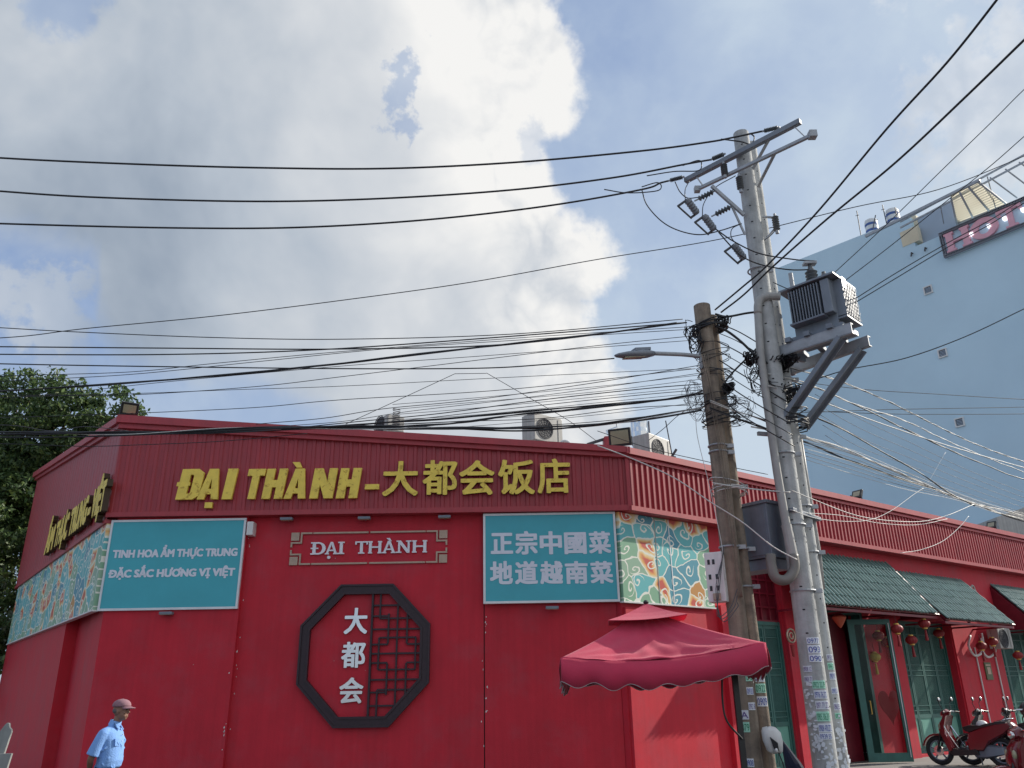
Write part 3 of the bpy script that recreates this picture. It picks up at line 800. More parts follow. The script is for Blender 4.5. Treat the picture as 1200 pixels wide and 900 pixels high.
# narrow grille and shutter behind the poles
s0, s1, zb, zt = OP[0]
r_ = MB(); r_.fbox(RF, s0, s1, 3.15, zt, -.16, -.12); gp = r_.build('transom_panel', M['redwood'], B)
r_ = MB()
for i in range(5):
    ss = s0 + (s1 - s0) * i / 4
    r_.fbox(RF, ss - .02, ss + .02, 3.15, zt, -.12, -.07)
for i in range(5):
    zz = 3.17 + (zt - 3.19) * i / 4
    r_.fbox(RF, s0, s1, zz - .018, zz + .018, -.118, -.075)
r_.build('transom_grille', M['redwood2'], gp)
def shutter(s0, s1, z0, z1, leaves, d=-.30):
    fr = MB()
    fr.fbox(RF, s0, s0 + .06, z0, z1, d, d + .1); fr.fbox(RF, s1 - .06, s1, z0, z1, d, d + .1)
    fr.fbox(RF, s0 + .06, s1 - .06, z1 - .08, z1, d, d + .098); fr.fbox(RF, s0 + .06, s1 - .06, z0, z0 + .05, d, d + .098)
    f = fr.build('shutter', M['green'], B)
    wd = (s1 - s0 - .12) / leaves; zr = z0 + .86
    for i in range(leaves):
        a = s0 + .06 + wd * i + .008; b = a + wd - .016
        p = MB()
        p.fbox(RF, a, a + .055, z0 + .05, z1 - .08, d + .02, d + .07); p.fbox(RF, b - .055, b, z0 + .05, z1 - .08, d + .02, d + .07)
        for zz, h in ((z0 + .05, .08), (zr, .10), (z1 - .16, .08)):
            p.fbox(RF, a + .055, b - .055, zz, zz + h, d + .02, d + .068)
        p.build('leaf_frame', M['green'], f)
        p = MB(); p.fbox(RF, a + .055, b - .055, z0 + .13, zr, d + .03, d + .05)
        p.fbox(RF, a + .12, b - .12, z0 + .2, zr - .07, d + .05, d + .056); p.build('lower_panel', M['greenl'], f)
        p = MB(); p.fbox(RF, a + .055, b - .055, zr + .1, z1 - .16, d + .028, d + .034); p.build('pane', M['glassd'], f)
        p = MB(); nb = 12
        for j in range(1, nb):
            x = a + .055 + (b - a - .11) * j / nb
            p.fbox(RF, x - .008, x + .008, zr + .1, z1 - .16, d + .045, d + .06)
        for zz in (zr + .2, zr + .32, zr + 1.1, zr + 1.24, zr + 1.38, z1 - .36):
            p.fbox(RF, a + .055, b - .055, zz - .01, zz + .01, d + .058, d + .072)
        o = p.build('grille_bars', M['green'], f, kind='stuff')
    return f
shutter(4.05, 5.30, .0, 3.15, 2, d=-.16)
shutter(10.46, 13.45, .0, 3.42, 4)
shutter(16.45, 19.4, .0, 3.42, 4)
shutter(22.4, 25.4, .0, 3.42, 4)
# entrance: dark green jambs
j = MB(); j.fbox(RF, 7.0, 7.12, B0, 3.6, -.2, .05); j.fbox(RF, 8.63, 8.75, B0, 3.6, -.2, .05); j.fbox(RF, 7.12, 8.63, 3.45, 3.6, -.2, .048)
j.build('entrance_frame', M['green'], B)
# the open glazed door leaf, swung out over the pavement
dy = 21.58; zd0, zd1 = -.03, 3.30
dl = atY(992, 760, dy).x; dx0 = atY(1004, 800, dy).x; dx1 = atY(1055, 800, dy).x
D_ = MB()
D_.box(dx0, dx0 + .16, dy, dy + .06, zd0, zd1)
D_.box(dx0 + .16, dx1 - .11, dy, dy + .058, zd1 - .13, zd1); D_.box(dx0 + .16, dx1 - .11, dy, dy + .058, zd0, zd0 + .2)
D_.box(dx1 - .11, dx1, dy, dy + .06, zd0, zd1)
D = D_.build('door', M['green'], B)
D_ = MB(); D_.box(dx0 + .16, dx1 - .11, dy + .022, dy + .032, zd0 + .2, zd1 - .13); D_.build('pane', M['glass'], D)
D_ = MB(); D_.tube([(dx0 + .24, dy, 1.05), (dx0 + .24, dy - .05, 1.05), (dx0 + .24, dy - .05, 1.35), (dx0 + .24, dy, 1.35)], .014, 8); D_.build('handle', M['gold'], D)
D_ = MB(); D_.cyl((dx1 - .055, dy - .01, zd0 + .1), (dx1 - .055, dy - .01, zd1 - .1), .012); D_.build('edge_strip', M['silver'], D)
# conduits and plaque on the red pier
for a in (14.62, 15.85):
    p = MB(); p.tube([RF.P(a, .3, .07), RF.P(a, 2.75, .07)], .022, 8); p.build('conduit', M['white'], B)

# ------------------------------------------------------------------ tiled awnings
tile_me = None
def tile_mesh(L_, W_):
    """half-round cover tile beside a shallow channel, long axis = y (up the slope)"""
    mb = MB(); prof = []
    for i in range(7):
        th = math.pi * i / 6
        prof.append((-W_ * .20 * math.cos(th) - W_ * .12, W_ * .22 * math.sin(th)))
    prof += [(W_ * .12, -.016), (W_ * .40, -.016), (W_ * .5, -.008)]
    prof = [(-W_ * .5, -.008)] + prof
    n = len(prof)
    vs = [(x, 0, z) for x, z in prof] + [(x, L_, z - .018) for x, z in prof] + [(x, 0, z - .012) for x, z in prof]
    fs = [(i, i + 1, n + i + 1, n + i) for i in range(n - 1)] + [(2 * n + i, 2 * n + i + 1, i + 1, i) for i in range(n - 1)]
    mb.add(vs, fs); o = mb.build('tile', M['tile'], None, fix=False)
    o.data.materials.append(M['pan_shade'])
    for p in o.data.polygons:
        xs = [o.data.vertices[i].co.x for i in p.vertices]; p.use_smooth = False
        if min(xs) > W_ * .07 or max(xs) < -W_ * .31: p.material_index = 1  # channel faces get the darker green that paints in their shade
    me = o.data; bpy.data.objects.remove(o); return me
def awning(label, s0, s1, zt, zb, dout, rows=6, W_=.175, support=True):
    base = RF.P((s0 + s1) / 2, zt, 0)
    A = thing('tiled_awning', label, 'awning', base)
    slope = Vector((0, 0, zt - zb)) - RF.n * dout; Ls = slope.length; up = slope.normalized()
    nrm = RF.a.cross(up).normalized()
    if nrm.z < 0: nrm = -nrm
    tl = Ls / rows
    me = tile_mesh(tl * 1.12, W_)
    ncol = int((s1 - s0) / W_)
    eave = RF.P(s0, zb, dout)
    for r_ in range(rows):
        for c_ in range(ncol):
            o = bpy.data.objects.new('tile', me); col.objects.link(o); o.parent = A
            jit = random.uniform(-.014, .014)
            p = eave + RF.a * (W_ * (c_ + .5)) + up * (tl * r_ + jit) + nrm * (.035 + random.uniform(-.003, .003)) - base
            o.matrix_local = Matrix.Translation(p) @ Matrix.Rotation(random.uniform(-.02, .02), 4, nrm) @ Matrix((( RF.a.x, up.x, nrm.x, 0), (RF.a.y, up.y, nrm.y, 0), (RF.a.z, up.z, nrm.z, 0), (0, 0, 0, 1)))
    sh = MB()
    a, b = RF.P(s0 + .02, zt, 0.0), RF.P(s1 - .02, zt, 0.0); c, d_ = RF.P(s1 - .02, zb, dout - .02), RF.P(s0 + .02, zb, dout - .02)
    dn = nrm * -.03
    sh.hexa([d_ + dn, c + dn, b + dn, a + dn], [d_, c, b, a]); sh.build('deck', M['redwood'], A)
    sh = MB()
    for k in range(4):
        ss = s0 + .15 + (s1 - s0 - .3) * k / 3
        sh.bar(RF.P(ss, zb - .05, dout - .08), RF.P(ss, zt - .08, .03), .05)
        sh.bar(RF.P(ss, zb - .06, dout - .1), RF.P(ss, zb - .06, .02), .045)
    sh.bar(RF.P(s0 + .05, zb - .075, dout - .1), RF.P(s1 - .05, zb - .075, dout - .1), .06)
    sh.build('bracket_frame', M['redwood2'], A)
    return A
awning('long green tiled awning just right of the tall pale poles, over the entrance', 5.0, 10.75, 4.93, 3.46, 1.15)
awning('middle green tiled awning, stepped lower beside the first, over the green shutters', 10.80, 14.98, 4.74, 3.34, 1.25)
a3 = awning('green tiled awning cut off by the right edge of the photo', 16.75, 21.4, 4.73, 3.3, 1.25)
# the red cheek boards under the third awning
ck = MB(); ck.hexa([RF.P(16.68, 4.68, .0), RF.P(16.72, 4.68, .0), RF.P(16.72, 3.3, .0), RF.P(16.68, 3.3, .0)],
                   [RF.P(16.68, 4.66, .02), RF.P(16.72, 4.66, .02), RF.P(16.72, 3.3, 1.2), RF.P(16.68, 3.3, 1.2)])
ck.build('cheek_board', M['redwood'], a3)
ck = MB(); ck.hexa([RF.P(10.77, 4.88, .0), RF.P(10.79, 4.88, .0), RF.P(10.79, 3.42, .0), RF.P(10.77, 3.42, .0)],
                   [RF.P(10.77, 4.86, .02), RF.P(10.79, 4.86, .02), RF.P(10.79, 3.42, 1.1), RF.P(10.77, 3.42, 1.1)])
ck.build('cheek_board', M['redwood'], bpy.data.objects['tiled_awning'])
# ------------------------------------------------------------------ signs on the restaurant
def sign_panel(name, label, fr, x0, x1, z0, z1, d, face, cat='sign', depth=.10):
    T = thing(name, label, cat, fr.P((x0 + x1) / 2, z0, d))
    m = MB(); m.fbox(fr, x0 + .03, x1 - .03, z0 + .03, z1 - .03, d - depth, d - .012); m.build('panel', face, T)
    m = MB(); e = .045
    m.fbox(fr, x0, x0 + e, z0, z1, d - depth, d); m.fbox(fr, x1 - e, x1, z0, z1, d - depth, d)
    m.fbox(fr, x0 + e, x1 - e, z0, z0 + e, d - depth, d - .002); m.fbox(fr, x0 + e, x1 - e, z1 - e, z1, d - depth, d - .002)
    m.build('frame', M['silver'], T); return T
dP = .06
xa, za = FF.px(113.5, 716, dP); xb, zb = FF.px(278, 712.8, dP); zt = FF.px(131, 609.5, dP)[1]
SP1 = sign_panel('sign_board', 'teal sign board with two lines of white Vietnamese words at the left corner', FF, xa, xb, za, zt, dP, M['teal'])
def words(T, fr, body, pxl, pxr, pxh, d, bold=.03, shear=0, depth=0.004, m='letter'):
    s0, z0 = fr.px(*pxl, d); s1, _ = fr.px(*pxr, d); h = fr.px(pxl[0], pxl[1] - pxh, d)[1] - z0
    return text_mesh('lettering', body, h, s1 - s0, depth, M[m], T, fr, s0, z0, d, bold=bold, shear=shear)
words(SP1, FF, 'TINH HOA ẨM THỰC TRUNG', (131.5, 653.5), (278, 652.3), 8.9, dP - .012, bold=.060)
words(SP1, FF, 'ĐẶC SẮC HƯƠNG VỊ VIỆT', (126.5, 676.8), (275, 675), 8.9, dP - .012, bold=.060)
xa, za = FF.px(566.5, 707.5, dP); xb, zb = FF.px(727, 705.5, dP); zt = FF.px(566, 602, dP)[1]
SP2 = sign_panel('sign_board', 'teal sign board with two rows of large white Chinese characters at the right corner', FF, xa, xb, za, zt, dP, M['teal'])
for txt, y0, xl, xr in (('正宗中國菜', 649.5, 574, 718), ('地道越南菜', 684.5, 573, 720.5)):
    n = 5
    for i, ch in enumerate(txt):
        cx0 = xl + (xr - xl) * i / n + 1.2; cx1 = xl + (xr - xl) * (i + 1) / n - 1.4
        a, z = FF.px(cx0, y0 - i * .35, dP - .012); b, _ = FF.px(cx1, y0, dP - .012); h = FF.px(cx0, y0 - 26.5, dP)[1] - z
        text_mesh('character', ch, h * .79, b - a, .004, M['letter'], SP2, FF, a, z + h * .075, dP - .012, bold=.040)
# white edge-on lamp strip beside the left board
L_ = MB(); a, z = FF.px(292, 627, .1); L_.fbox(FF, a - .06, a + .07, z, z + .28, -.12, .12)
tag(L_.build('sign_lamp', M['white'], None, bevel=.01), 'small white box lamp beside the top right corner of the left teal sign', 'lamp')

# --- big yellow name on the fascia
dY = DF + .05; YD = .065
YN = thing('name_sign', 'large raised yellow restaurant name in Vietnamese and Chinese along the front fascia', 'sign', FF.P(-3, 5.5, dY))
def block(ch, pxl, pxr, pxh, shear=.12, st=BLOCK, m=None, T=None, fr=FF, d=None, dep=None):
    d = dY if d is None else d
    a, z = fr.px(*pxl, d); b, _ = fr.px(pxr, pxl[1], d); h = fr.px(pxl[0], pxl[1] - pxh, d)[1] - z
    w_, loops = st[ch]; k = h / max(y for _, y in loops[0])
    kx = (b - a - shear * h) / w_
    return poly_mesh('letter', loops, dep or YD, m or M['yellow'], T or YN, fr, a, z, d, k, kx, shear * h / kx)
bl = [('Đ', 206.5, 237.5), ('A', 231.5, 260.5), ('I', 260.5, 276.5), ('T', 285, 309.5), ('H', 307, 335.5), ('A', 333, 362.5), ('N', 363, 394.5), ('H', 394, 423)]
for ch, a, b in bl:
    yb = 586.3 - (a - 207) * .0085
    if ch == 'T': a += 0
    block(ch, (a, yb), b, 35.5 if a < 280 else 35)
block('.', (240.5, 596), 250, 6.5); block('`', (343, 549), 355, 6.5, shear=.0); block('-', (428, 574.3), 444.5, 6.0, shear=.0)
for ch, a, b, y0 in (('大', 448, 490, 581.5), ('都', 495, 536, 580), ('会', 538, 580, 580.5), ('饭', 584, 627, 579.5), ('店', 630, 669, 578.5)):
    s0, z = FF.px(a, y0, dY); s1, _ = FF.px(b, y0, dY); h = FF.px(a, y0 - 40, dY)[1] - z
    text_mesh('character', ch, h * .78, s1 - s0, YD, M['yellow'], YN, FF, s0, z + h * .08, dY, bold=.026)
# --- yellow words on the left return
LN = thing('name_sign', 'raised yellow words on the left return of the fascia, seen almost edge on', 'sign', LF.P(4, 5.4, DL))
def lword(body, x0, y0, x1, y1, h0):
    dd = DL + .05
    s0, z0 = LF.px(x0, y0, dd); s1, z1 = LF.px(x1, y1, dd)
    return s0, z0, s1, z1
# read from the far end (left) towards the corner: s runs away from the corner, so the words are mirrored in s
class Rev(Fr):
    def P(self, s, z, d=0.0): return self.o - self.a * s + self.n * d + Vector((0, 0, z))
RV = Rev(tuple(LF.o), AL, tuple(LF.n))
dd = DL + .04
sA, zA = LF.px(56, 656, dd); sB, zB = LF.px(126, 607, dd)
tot = sA - sB
for body, f0, f1 in (('ẨM', 0.0, .175), ('THỰC', .20, .44), ('TRUNG', .47, .755), ('-', .765, .81), ('VIỆT', .825, 1.0)):
    text_mesh('lettering', body, .62 if body != '-' else .62, (f1 - f0) * tot, .12, M['yellow'], LN, RV, -(sA - f0 * tot), 5.38, dd, bold=.075)

# --- small white name in a bronze fret frame
dW = -.115
NF = thing('name_plate', 'small white restaurant name inside a thin bronze fretwork frame above the octagon', 'sign', FF.P(-3.3, 4.2, dW))
sl_ = [('Đ', 364, 381.5), ('A', 381, 396), ('I', 396, 403.5), ('T', 416, 431), ('H', 431.5, 447.5), ('A', 448, 464), ('N', 464.5, 482), ('H', 483, 500.5)]
for ch, a, b in sl_:
    block(ch, (a, 650.3 - (a - 364) * .02), b, 14.4, shear=0, st=SLAB, m=M['whiteletter'], T=NF, d=dW, dep=.04)
block('.', (383.6, 655.4), 387.4, 3.8, shear=0, st=SLAB, m=M['whiteletter'], T=NF, d=dW, dep=.04)
block('`', (453, 634.5), 460, 3.6, shear=0, st=SLAB, m=M['whiteletter'], T=NF, d=dW, dep=.04)
fx0, fz0 = FF.px(339, 662.5, dW); fx1, _ = FF.px(524, 658, dW); fz1 = FF.px(340.5, 624.5, dW)[1]
W_ = fx1 - fx0; H_ = fz1 - fz0; th = .035
fm = MB()
def fbar(x0, x1, z0, z1, k=0): fm.fbox(FF, fx0 + x0, fx0 + x1, fz0 + z0, fz0 + z1, -.12, dW + .028 + k)
cs = .16
for (cx_, sx) in ((0, 1), (W_, -1)):
    for (cz_, sz) in ((0, 1), (H_, -1)):
        def bb(x0, x1, z0, z1, k=0):
            xs = sorted((cx_ + sx * x0, cx_ + sx * x1)); zs = sorted((cz_ + sz * z0, cz_ + sz * z1)); fbar(xs[0], xs[1], zs[0], zs[1], k)
        bb(.0, .17, .0, .17)                          # solid corner block
        bb(.20, .20 + th, .0, .20 + th, .001)         # fret steps
        bb(0, .20, .20, .20 + th, .002)
        bb(.235, .44, .0, th, .003)
        bb(0, th, .235, .31, .004)
fbar(.46, W_ / 2 - .02, 0, th, .001); fbar(W_ / 2 + .02, W_ - .46, 0, th, .001)
fbar(.46, W_ / 2 - .02, H_ - th, H_, .001); fbar(W_ / 2 + .02, W_ - .46, H_ - th, H_, .001)
fm.build('frame', M['bronze'], NF)

# --- the octagon
OC = thing('octagon_ornament', 'dark wooden octagon frame with silver characters on the left and fretwork on the right', 'wall ornament', FF.P(-3.1, 2.2, -.12))
opx = [(397, 685.5), (460, 684.5), (505.5, 728), (504.5, 795), (458, 851.5), (391, 854), (345.5, 805), (350, 737)]
def octp(px_, d): return [FF.px(x, y, d) for x, y in px_]
cxo = sum(p[0] for p in opx) / 8; cyo = sum(p[1] for p in opx) / 8
# fit a true octagon: measured corners averaged into a symmetric one
o2 = octp(opx, -.02); cX = sum(p[0] for p in o2) / 8; cZ = sum(p[1] for p in o2) / 8
hw = (max(p[0] for p in o2) - min(p[0] for p in o2)) / 2 - .03; hh = (max(p[1] for p in o2) - min(p[1] for p in o2)) / 2
def octo(k, off=0):
    a = hw - off; b = hh - off; c = .41
    return [(cX - a * c, cZ + b), (cX + a * c, cZ + b), (cX + a, cZ + b * c), (cX + a, cZ - b * c), (cX + a * c, cZ - b), (cX - a * c, cZ - b), (cX - a, cZ - b * c), (cX - a, cZ + b * c)]
def ringpart(off0, off1, d0, d1, name):
    A, Bq = octo(0, off0), octo(0, off1)
    for i in range(8):
        j = (i + 1) % 8; m = MB(); g_ = .004
        quad = [A[i], A[j], Bq[j], Bq[i]]
        m.fprism(FF, quad, d0, d1 + (0.0008 * i)); m.build(name, M['wood'], OC)
ringpart(0, .04, -.12, -.005, 'outer_moulding')
ringpart(.04, .155, -.12, -.03, 'rail')
ringpart(.155, .20, -.12, -.008, 'inner_moulding')
# upright of the divider and the lattice
lt = MB(); xd = FF.px(434, 770, -.06)[0]
IN = octo(0, .19)
def clipz(x):
    # vertical extent of the octagon's inside at x
    a = hw - .19; b = hh - .19; c = .41; u = abs(x - cX)
    if u <= a * c: return cZ - b, cZ + b
    t_ = (u - a * c) / (a - a * c); return cZ - b * (1 - t_ * (1 - c)), cZ + b * (1 - t_ * (1 - c))
def clipx(z):
    a = hw - .19; b = hh - .19; c = .41; u = abs(z - cZ)
    if u <= b * c: return cX + a
    t_ = (u - b * c) / (b - b * c); return cX + a * (1 - t_ * (1 - c))
bw = .034
lo, hi = clipz(xd)
lt.fbox(FF, xd - .02, xd + .02, lo, hi, -.119, -.04)
lay = [0]
def lv(x, z0, z1):
    lo, hi = clipz(x); lay[0] += 1
    z0, z1 = max(z0, lo), min(z1, hi)
    if z1 > z0: lt.fbox(FF, x - bw / 2, x + bw / 2, z0, z1, -.10, -.060 + .0005 * lay[0])
def lh(z, x0, x1):
    lay[0] += 1; x1 = min(x1, clipx(z))
    if x1 > x0: lt.fbox(FF, x0, x1, z - bw / 2, z + bw / 2, -.098, -.061 - .0005 * lay[0])
R_ = clipx(cZ); LW = R_ - xd; X_ = lambda u: xd + LW * u; Zz = lambda v: cZ + (hh - .19) * v
for u in (.52,): lv(X_(u), Zz(-1), Zz(1))
for v in (0, .40, -.42, .80, -.83): lh(Zz(v), X_(0), R_)
for sgn in (1, -1):
    Zs = lambda v: Zz(v * sgn)
    def LV(u, a, b): lv(X_(u), min(Zs(a), Zs(b)), max(Zs(a), Zs(b)))
    LV(.16, .58, 1.0); lh(Zs(.62), X_(0), X_(.34)); LV(.34, .16, .66); LV(.72, .16, .75); lh(Zs(.58), X_(.16), R_ - .1); lh(Zs(.26), X_(.16), X_(.90))
    LV(.16, -.0, .26); LV(.90, .0, .26); lh(Zs(.15), X_(0), X_(.34)); lh(Zs(.15), X_(.72), X_(1.0))
lt.build('lattice', M['wood'], OC)
for ch, xl, xr, yb in (('大', 402.5, 430, 742.5), ('都', 399, 427.5, 782), ('会', 396.5, 425, 824)):
    s0, z = FF.px(xl, yb, -.08); s1, _ = FF.px(xr, yb, -.08); h = FF.px(xl, yb - 30, -.08)[1] - z
    text_mesh('character', ch, h * .78, s1 - s0, .035, M['mirror'], OC, FF, s0, z + h * .08, -.118, bold=.028)

# ------------------------------------------------------------------ painted cloud panels
def cloud_mat():
    m = bpy.data.materials.new('printed_cloud_pattern'); m.use_nodes = True
    N, L = m.node_tree.nodes, m.node_tree.links; b = N['Principled BSDF']; b.inputs['Roughness'].default_value = .45
    uv = N.new('ShaderNodeUVMap')
    def mth(op, a, b_=None, c=None, clamp=False):
        q = N.new('ShaderNodeMath'); q.operation = op; q.use_clamp = clamp
        for i, v in enumerate((a, b_, c)):
            if v is None: continue
            if isinstance(v, (int, float)): q.inputs[i].default_value = v
            else: L.new(v, q.inputs[i])
        return q.outputs[0]
    def pert(amt, scale):
        n = N.new('ShaderNodeTexNoise'); n.inputs['Scale'].default_value = scale; n.inputs['Detail'].default_value = 1.0; L.new(uv.outputs[0], n.inputs['Vector'])
        s_ = N.new('ShaderNodeVectorMath'); s_.operation = 'SUBTRACT'; L.new(n.outputs['Color'], s_.inputs[0]); s_.inputs[1].default_value = (.5, .5, .5)
        k = N.new('ShaderNodeVectorMath'); k.operation = 'SCALE'; L.new(s_.outputs[0], k.inputs[0]); k.inputs['Scale'].default_value = amt
        return k.outputs[0]
    def vadd(a, b_):
        q = N.new('ShaderNodeVectorMath'); q.operation = 'ADD'; L.new(a, q.inputs[0]); L.new(b_, q.inputs[1]); return q.outputs[0]
    p = vadd(vadd(uv.outputs[0], pert(.50, 1.5)), pert(.07, 6.0))
    flat = N.new('ShaderNodeVectorMath'); flat.operation = 'MULTIPLY'; L.new(p, flat.inputs[0]); flat.inputs[1].default_value = (1, 1.25, 0)
    def vor(feature):
        v = N.new('ShaderNodeTexVoronoi'); v.feature = feature; v.inputs['Scale'].default_value = 2.05; v.inputs['Randomness'].default_value = .85
        v.voronoi_dimensions = '2D'; L.new(flat.outputs[0], v.inputs['Vector']); return v
    v1 = vor('F1'); ve = vor('DISTANCE_TO_EDGE')
    sc = N.new('ShaderNodeSeparateColor'); L.new(v1.outputs['Color'], sc.inputs[0])
    pal = N.new('ShaderNodeValToRGB'); pal.color_ramp.interpolation = 'CONSTANT'; e = pal.color_ramp.elements
    cols = [(0, (.13, .50, .52)), (.26, (.08, .32, .42)), (.36, (.24, .46, .30)), (.54, (.17, .56, .58)), (.64, (.60, .28, .07)), (.86, (.30, .48, .34))]
    e[0].position, e[0].color = cols[0][0], (*cols[0][1], 1); e[1].position, e[1].color = cols[1][0], (*cols[1][1], 1)
    for q, c in cols[2:]: x = e.new(q); x.color = (*c, 1)
    L.new(sc.outputs[0], pal.inputs[0])
    # the warm clouds grade from red hearts to cream rims
    warm = N.new('ShaderNodeValToRGB'); w_ = warm.color_ramp.elements
    w_[0].position = .05; w_[0].color = (.86, .74, .45, 1); w_[1].position = .24; w_[1].color = (.62, .10, .07, 1); x = w_.new(.15); x.color = (.85, .45, .13, 1)
    L.new(ve.outputs['Distance'], warm.inputs[0])
    isw = mth('MULTIPLY', mth('GREATER_THAN', sc.outputs[0], .62), mth('LESS_THAN', sc.outputs[0], .86))
    m1 = N.new('ShaderNodeMix'); m1.data_type = 'RGBA'; L.new(isw, m1.inputs['Factor']); L.new(pal.outputs[0], m1.inputs['A']); L.new(warm.outputs[0], m1.inputs['B'])
    # curl drawn round each cloud's heart
    d_ = N.new('ShaderNodeVectorMath'); d_.operation = 'SUBTRACT'; L.new(flat.outputs[0], d_.inputs[0]); L.new(v1.outputs['Position'], d_.inputs[1])
    sp = N.new('ShaderNodeSeparateXYZ'); L.new(d_.outputs[0], sp.inputs[0])
    th_ = mth('DIVIDE', mth('ARCTAN2', sp.outputs[1], sp.outputs[0]), 6.28318)
    ln = N.new('ShaderNodeVectorMath'); ln.operation = 'LENGTH'; L.new(d_.outputs[0], ln.inputs[0]); r_ = ln.outputs['Value']
    sgn = mth('SUBTRACT', mth('MULTIPLY', mth('GREATER_THAN', sc.outputs[1], .5), 2), 1)
    ph = mth('ADD', mth('SUBTRACT', mth('MULTIPLY', r_, 7.5), mth('MULTIPLY', th_, sgn)), sc.outputs[2])
    fr_ = mth('ABSOLUTE', mth('SUBTRACT', mth('FRACT', ph), .5))
    spiral = mth('MULTIPLY', mth('LESS_THAN', fr_, .15), mth('LESS_THAN', r_, .17))
    line = mth('MAXIMUM', mth('LESS_THAN', ve.outputs['Distance'], .035), spiral)
    m2 = N.new('ShaderNodeMix'); m2.data_type = 'RGBA'; L.new(line, m2.inputs['Factor']); L.new(m1.outputs['Result'], m2.inputs['A']); m2.inputs['B'].default_value = (.86, .86, .76, 1)
    L.new(m2.outputs['Result'], b.inputs['Base Color']); return m
M['cloud'] = cloud_mat()
def cloud_panel(label, fr, s0, s1, z0, z1, d, seams, uvk=(1, 1)):
    T = thing('cloud_panel', label, 'sign panel', fr.P((s0 + s1) / 2, z0, d))
    m = MB(); m.fbox(fr, s0, s1, z0, z1, d - .1, d)
    o = m.build('panel', M['cloud'], T)
    uvl = o.data.uv_layers.new(name='UVMap')
    for lp in o.data.loops:
        v = o.data.vertices[lp.vertex_index].co + T.location
        uvl.data[lp.index].uv = ((v - fr.o).dot(fr.a) * uvk[0], v.z * uvk[1])
    for i, s_ in enumerate(seams):
        m = MB(); m.fbox(fr, s_ - .012, s_ + .012, z0, z1, d, d + .006); m.build('seam_strip', M['silver'] if i else M['pvc'], T)
    m = MB(); m.fbox(fr, s0 - .02, s1 + .02, z0 - .03, z0, d - .1, d + .02); m.build('bottom_edge', M['white'], T)
    return T
s1_, z_ = RF.px(838, 713, .1)
cloud_panel('painted panel of teal and orange curling clouds right of the Chinese sign', RF, .0, s1_, 3.36, 5.18, .10, (1.06, 1.5))
sL = LF.px(9, 755, .06)[0]
cloud_panel('painted panel of curling clouds on the shaded left return, below the yellow words', LF, -.02, sL, 3.36, 5.13, .08, (), (1.0, 1.0))
# ------------------------------------------------------------------ concrete poles
def hole_rows(T, cx_, cy_, r_of, z0, z1, step, angs, rr=.012, lean=0.0):
    m = MB(); z = z0
    while z < z1:
        for a in angs:
            dx, dyv = math.sin(a), math.cos(a); r0 = r_of(z)
            p = Vector((cx_ + lean * (z - GZ) + dx * (r0 - .006), cy_ + dyv * (r0 - .006), z)); m.cyl(p, p + Vector((dx, dyv, 0)) * .008, rr, seg=6)
        z += step
    return m.build('bolt_holes', M['dark'], T, kind='stuff')
def pole(label, loc, r0, r1, ztop, m, group=None, holes=None, name='utility_pole', lean=0.0):
    T = thing(name, label, 'utility pole', loc, 0, group)
    mb = MB(); n = 14; zs = [GZ - .1 + (ztop - GZ + .1) * i / n for i in range(n + 1)]
    rs = [r0 + (r1 - r0) * i / n for i in range(n + 1)]
    mb.tube([(loc[0] + lean * (z - GZ) / (ztop - GZ), loc[1], z) for z in zs], rs, 28)
    smooth_by_angle(mb.build('shaft', M[m], T))
    if holes:
        hole_rows(T, loc[0], loc[1], lambda z: r0 + (r1 - r0) * (z - GZ) / (ztop - GZ), *holes, lean=lean / (ztop - GZ))
    return T
PA = atY(872, 420, 12.0)
mx, my = 4.20, 12.0
def rr_main(z): return .172 + (.135 - .172) * (z - GZ) / (11.0 - GZ)
PM1 = pole('tall pale concrete pole in front, its lower part covered in paper adverts, carrying the transformer', (4.12, 12.0, GZ), .172, .135, 11.0, 'conc', lean=.085, holes=(1.4, 10.8, .32, (R(199), R(128), R(205))))
PM2 = pole('second tall pale concrete pole close behind and right of the advert covered one', (4.42, 12.32, GZ), .142, .122, 11.0, 'conc', lean=.02, holes=(1.5, 10.6, .34, (R(165),)))
PO1 = pole('short brown weathered concrete pole, left one of the old pair, with the street lamp', (3.165, 12.0, GZ), .128, .134, 7.56, 'oldconc', lean=-.01)
PO2 = pole('short brown weathered concrete pole, right one of the old pair', (3.425, 12.2, GZ), .104, .108, 7.45, 'oldconc', lean=-.10)
# plastic conduits up the main pole
def pipe_path(pts, r=.06, n=5): return catmull(pts, n)
c1 = thing('conduit_pipe', 'grey plastic conduit climbing the tall poles from the cabinet to the transformer', 'pipe', (4.0, 11.9, 3))
p_top = atY(902, 347, 11.85); p_l = atY(890, 352, 11.85)
m = MB(); m.tube([atY(930, 655, 11.8), atY(926, 640, 11.8), atY(917, 590, 11.8), atY(911, 555, 11.8), atY(900, 480, 11.82), atY(891, 415, 11.84), atY(888, 362, 11.85)], .062, 14); m.build('riser', M['pvc'], c1, smooth=True)
m = MB(); m.tube(catmull([atY(888.5, 368, 11.85), atY(888.5, 357, 11.85), atY(892, 350, 11.85), atY(900, 347.5, 11.85)], 4) , .068, 14); m.build('elbow', M['pvc'], c1, smooth=True)
m = MB(); m.tube([atY(899, 347, 11.85), atY(914, 347.5, 11.83)], .066, 14); m.build('spout', M['pvc'], c1, smooth=False)
m = MB()
m.tube(catmull([atY(921.5, 615, 11.8), atY(930, 656, 11.8)], 3), .074, 14); m.build('socket', M['pvc'], c1)
m = MB(); m.tube(catmull([atY(929.5, 650, 11.79), atY(931, 666, 11.77), atY(922, 679, 11.72), atY(909, 677, 11.72), atY(904, 662, 11.74), atY(903, 650, 11.76)], 6), .072, 14); m.build('bend', M['pvcd'], c1, smooth=True)
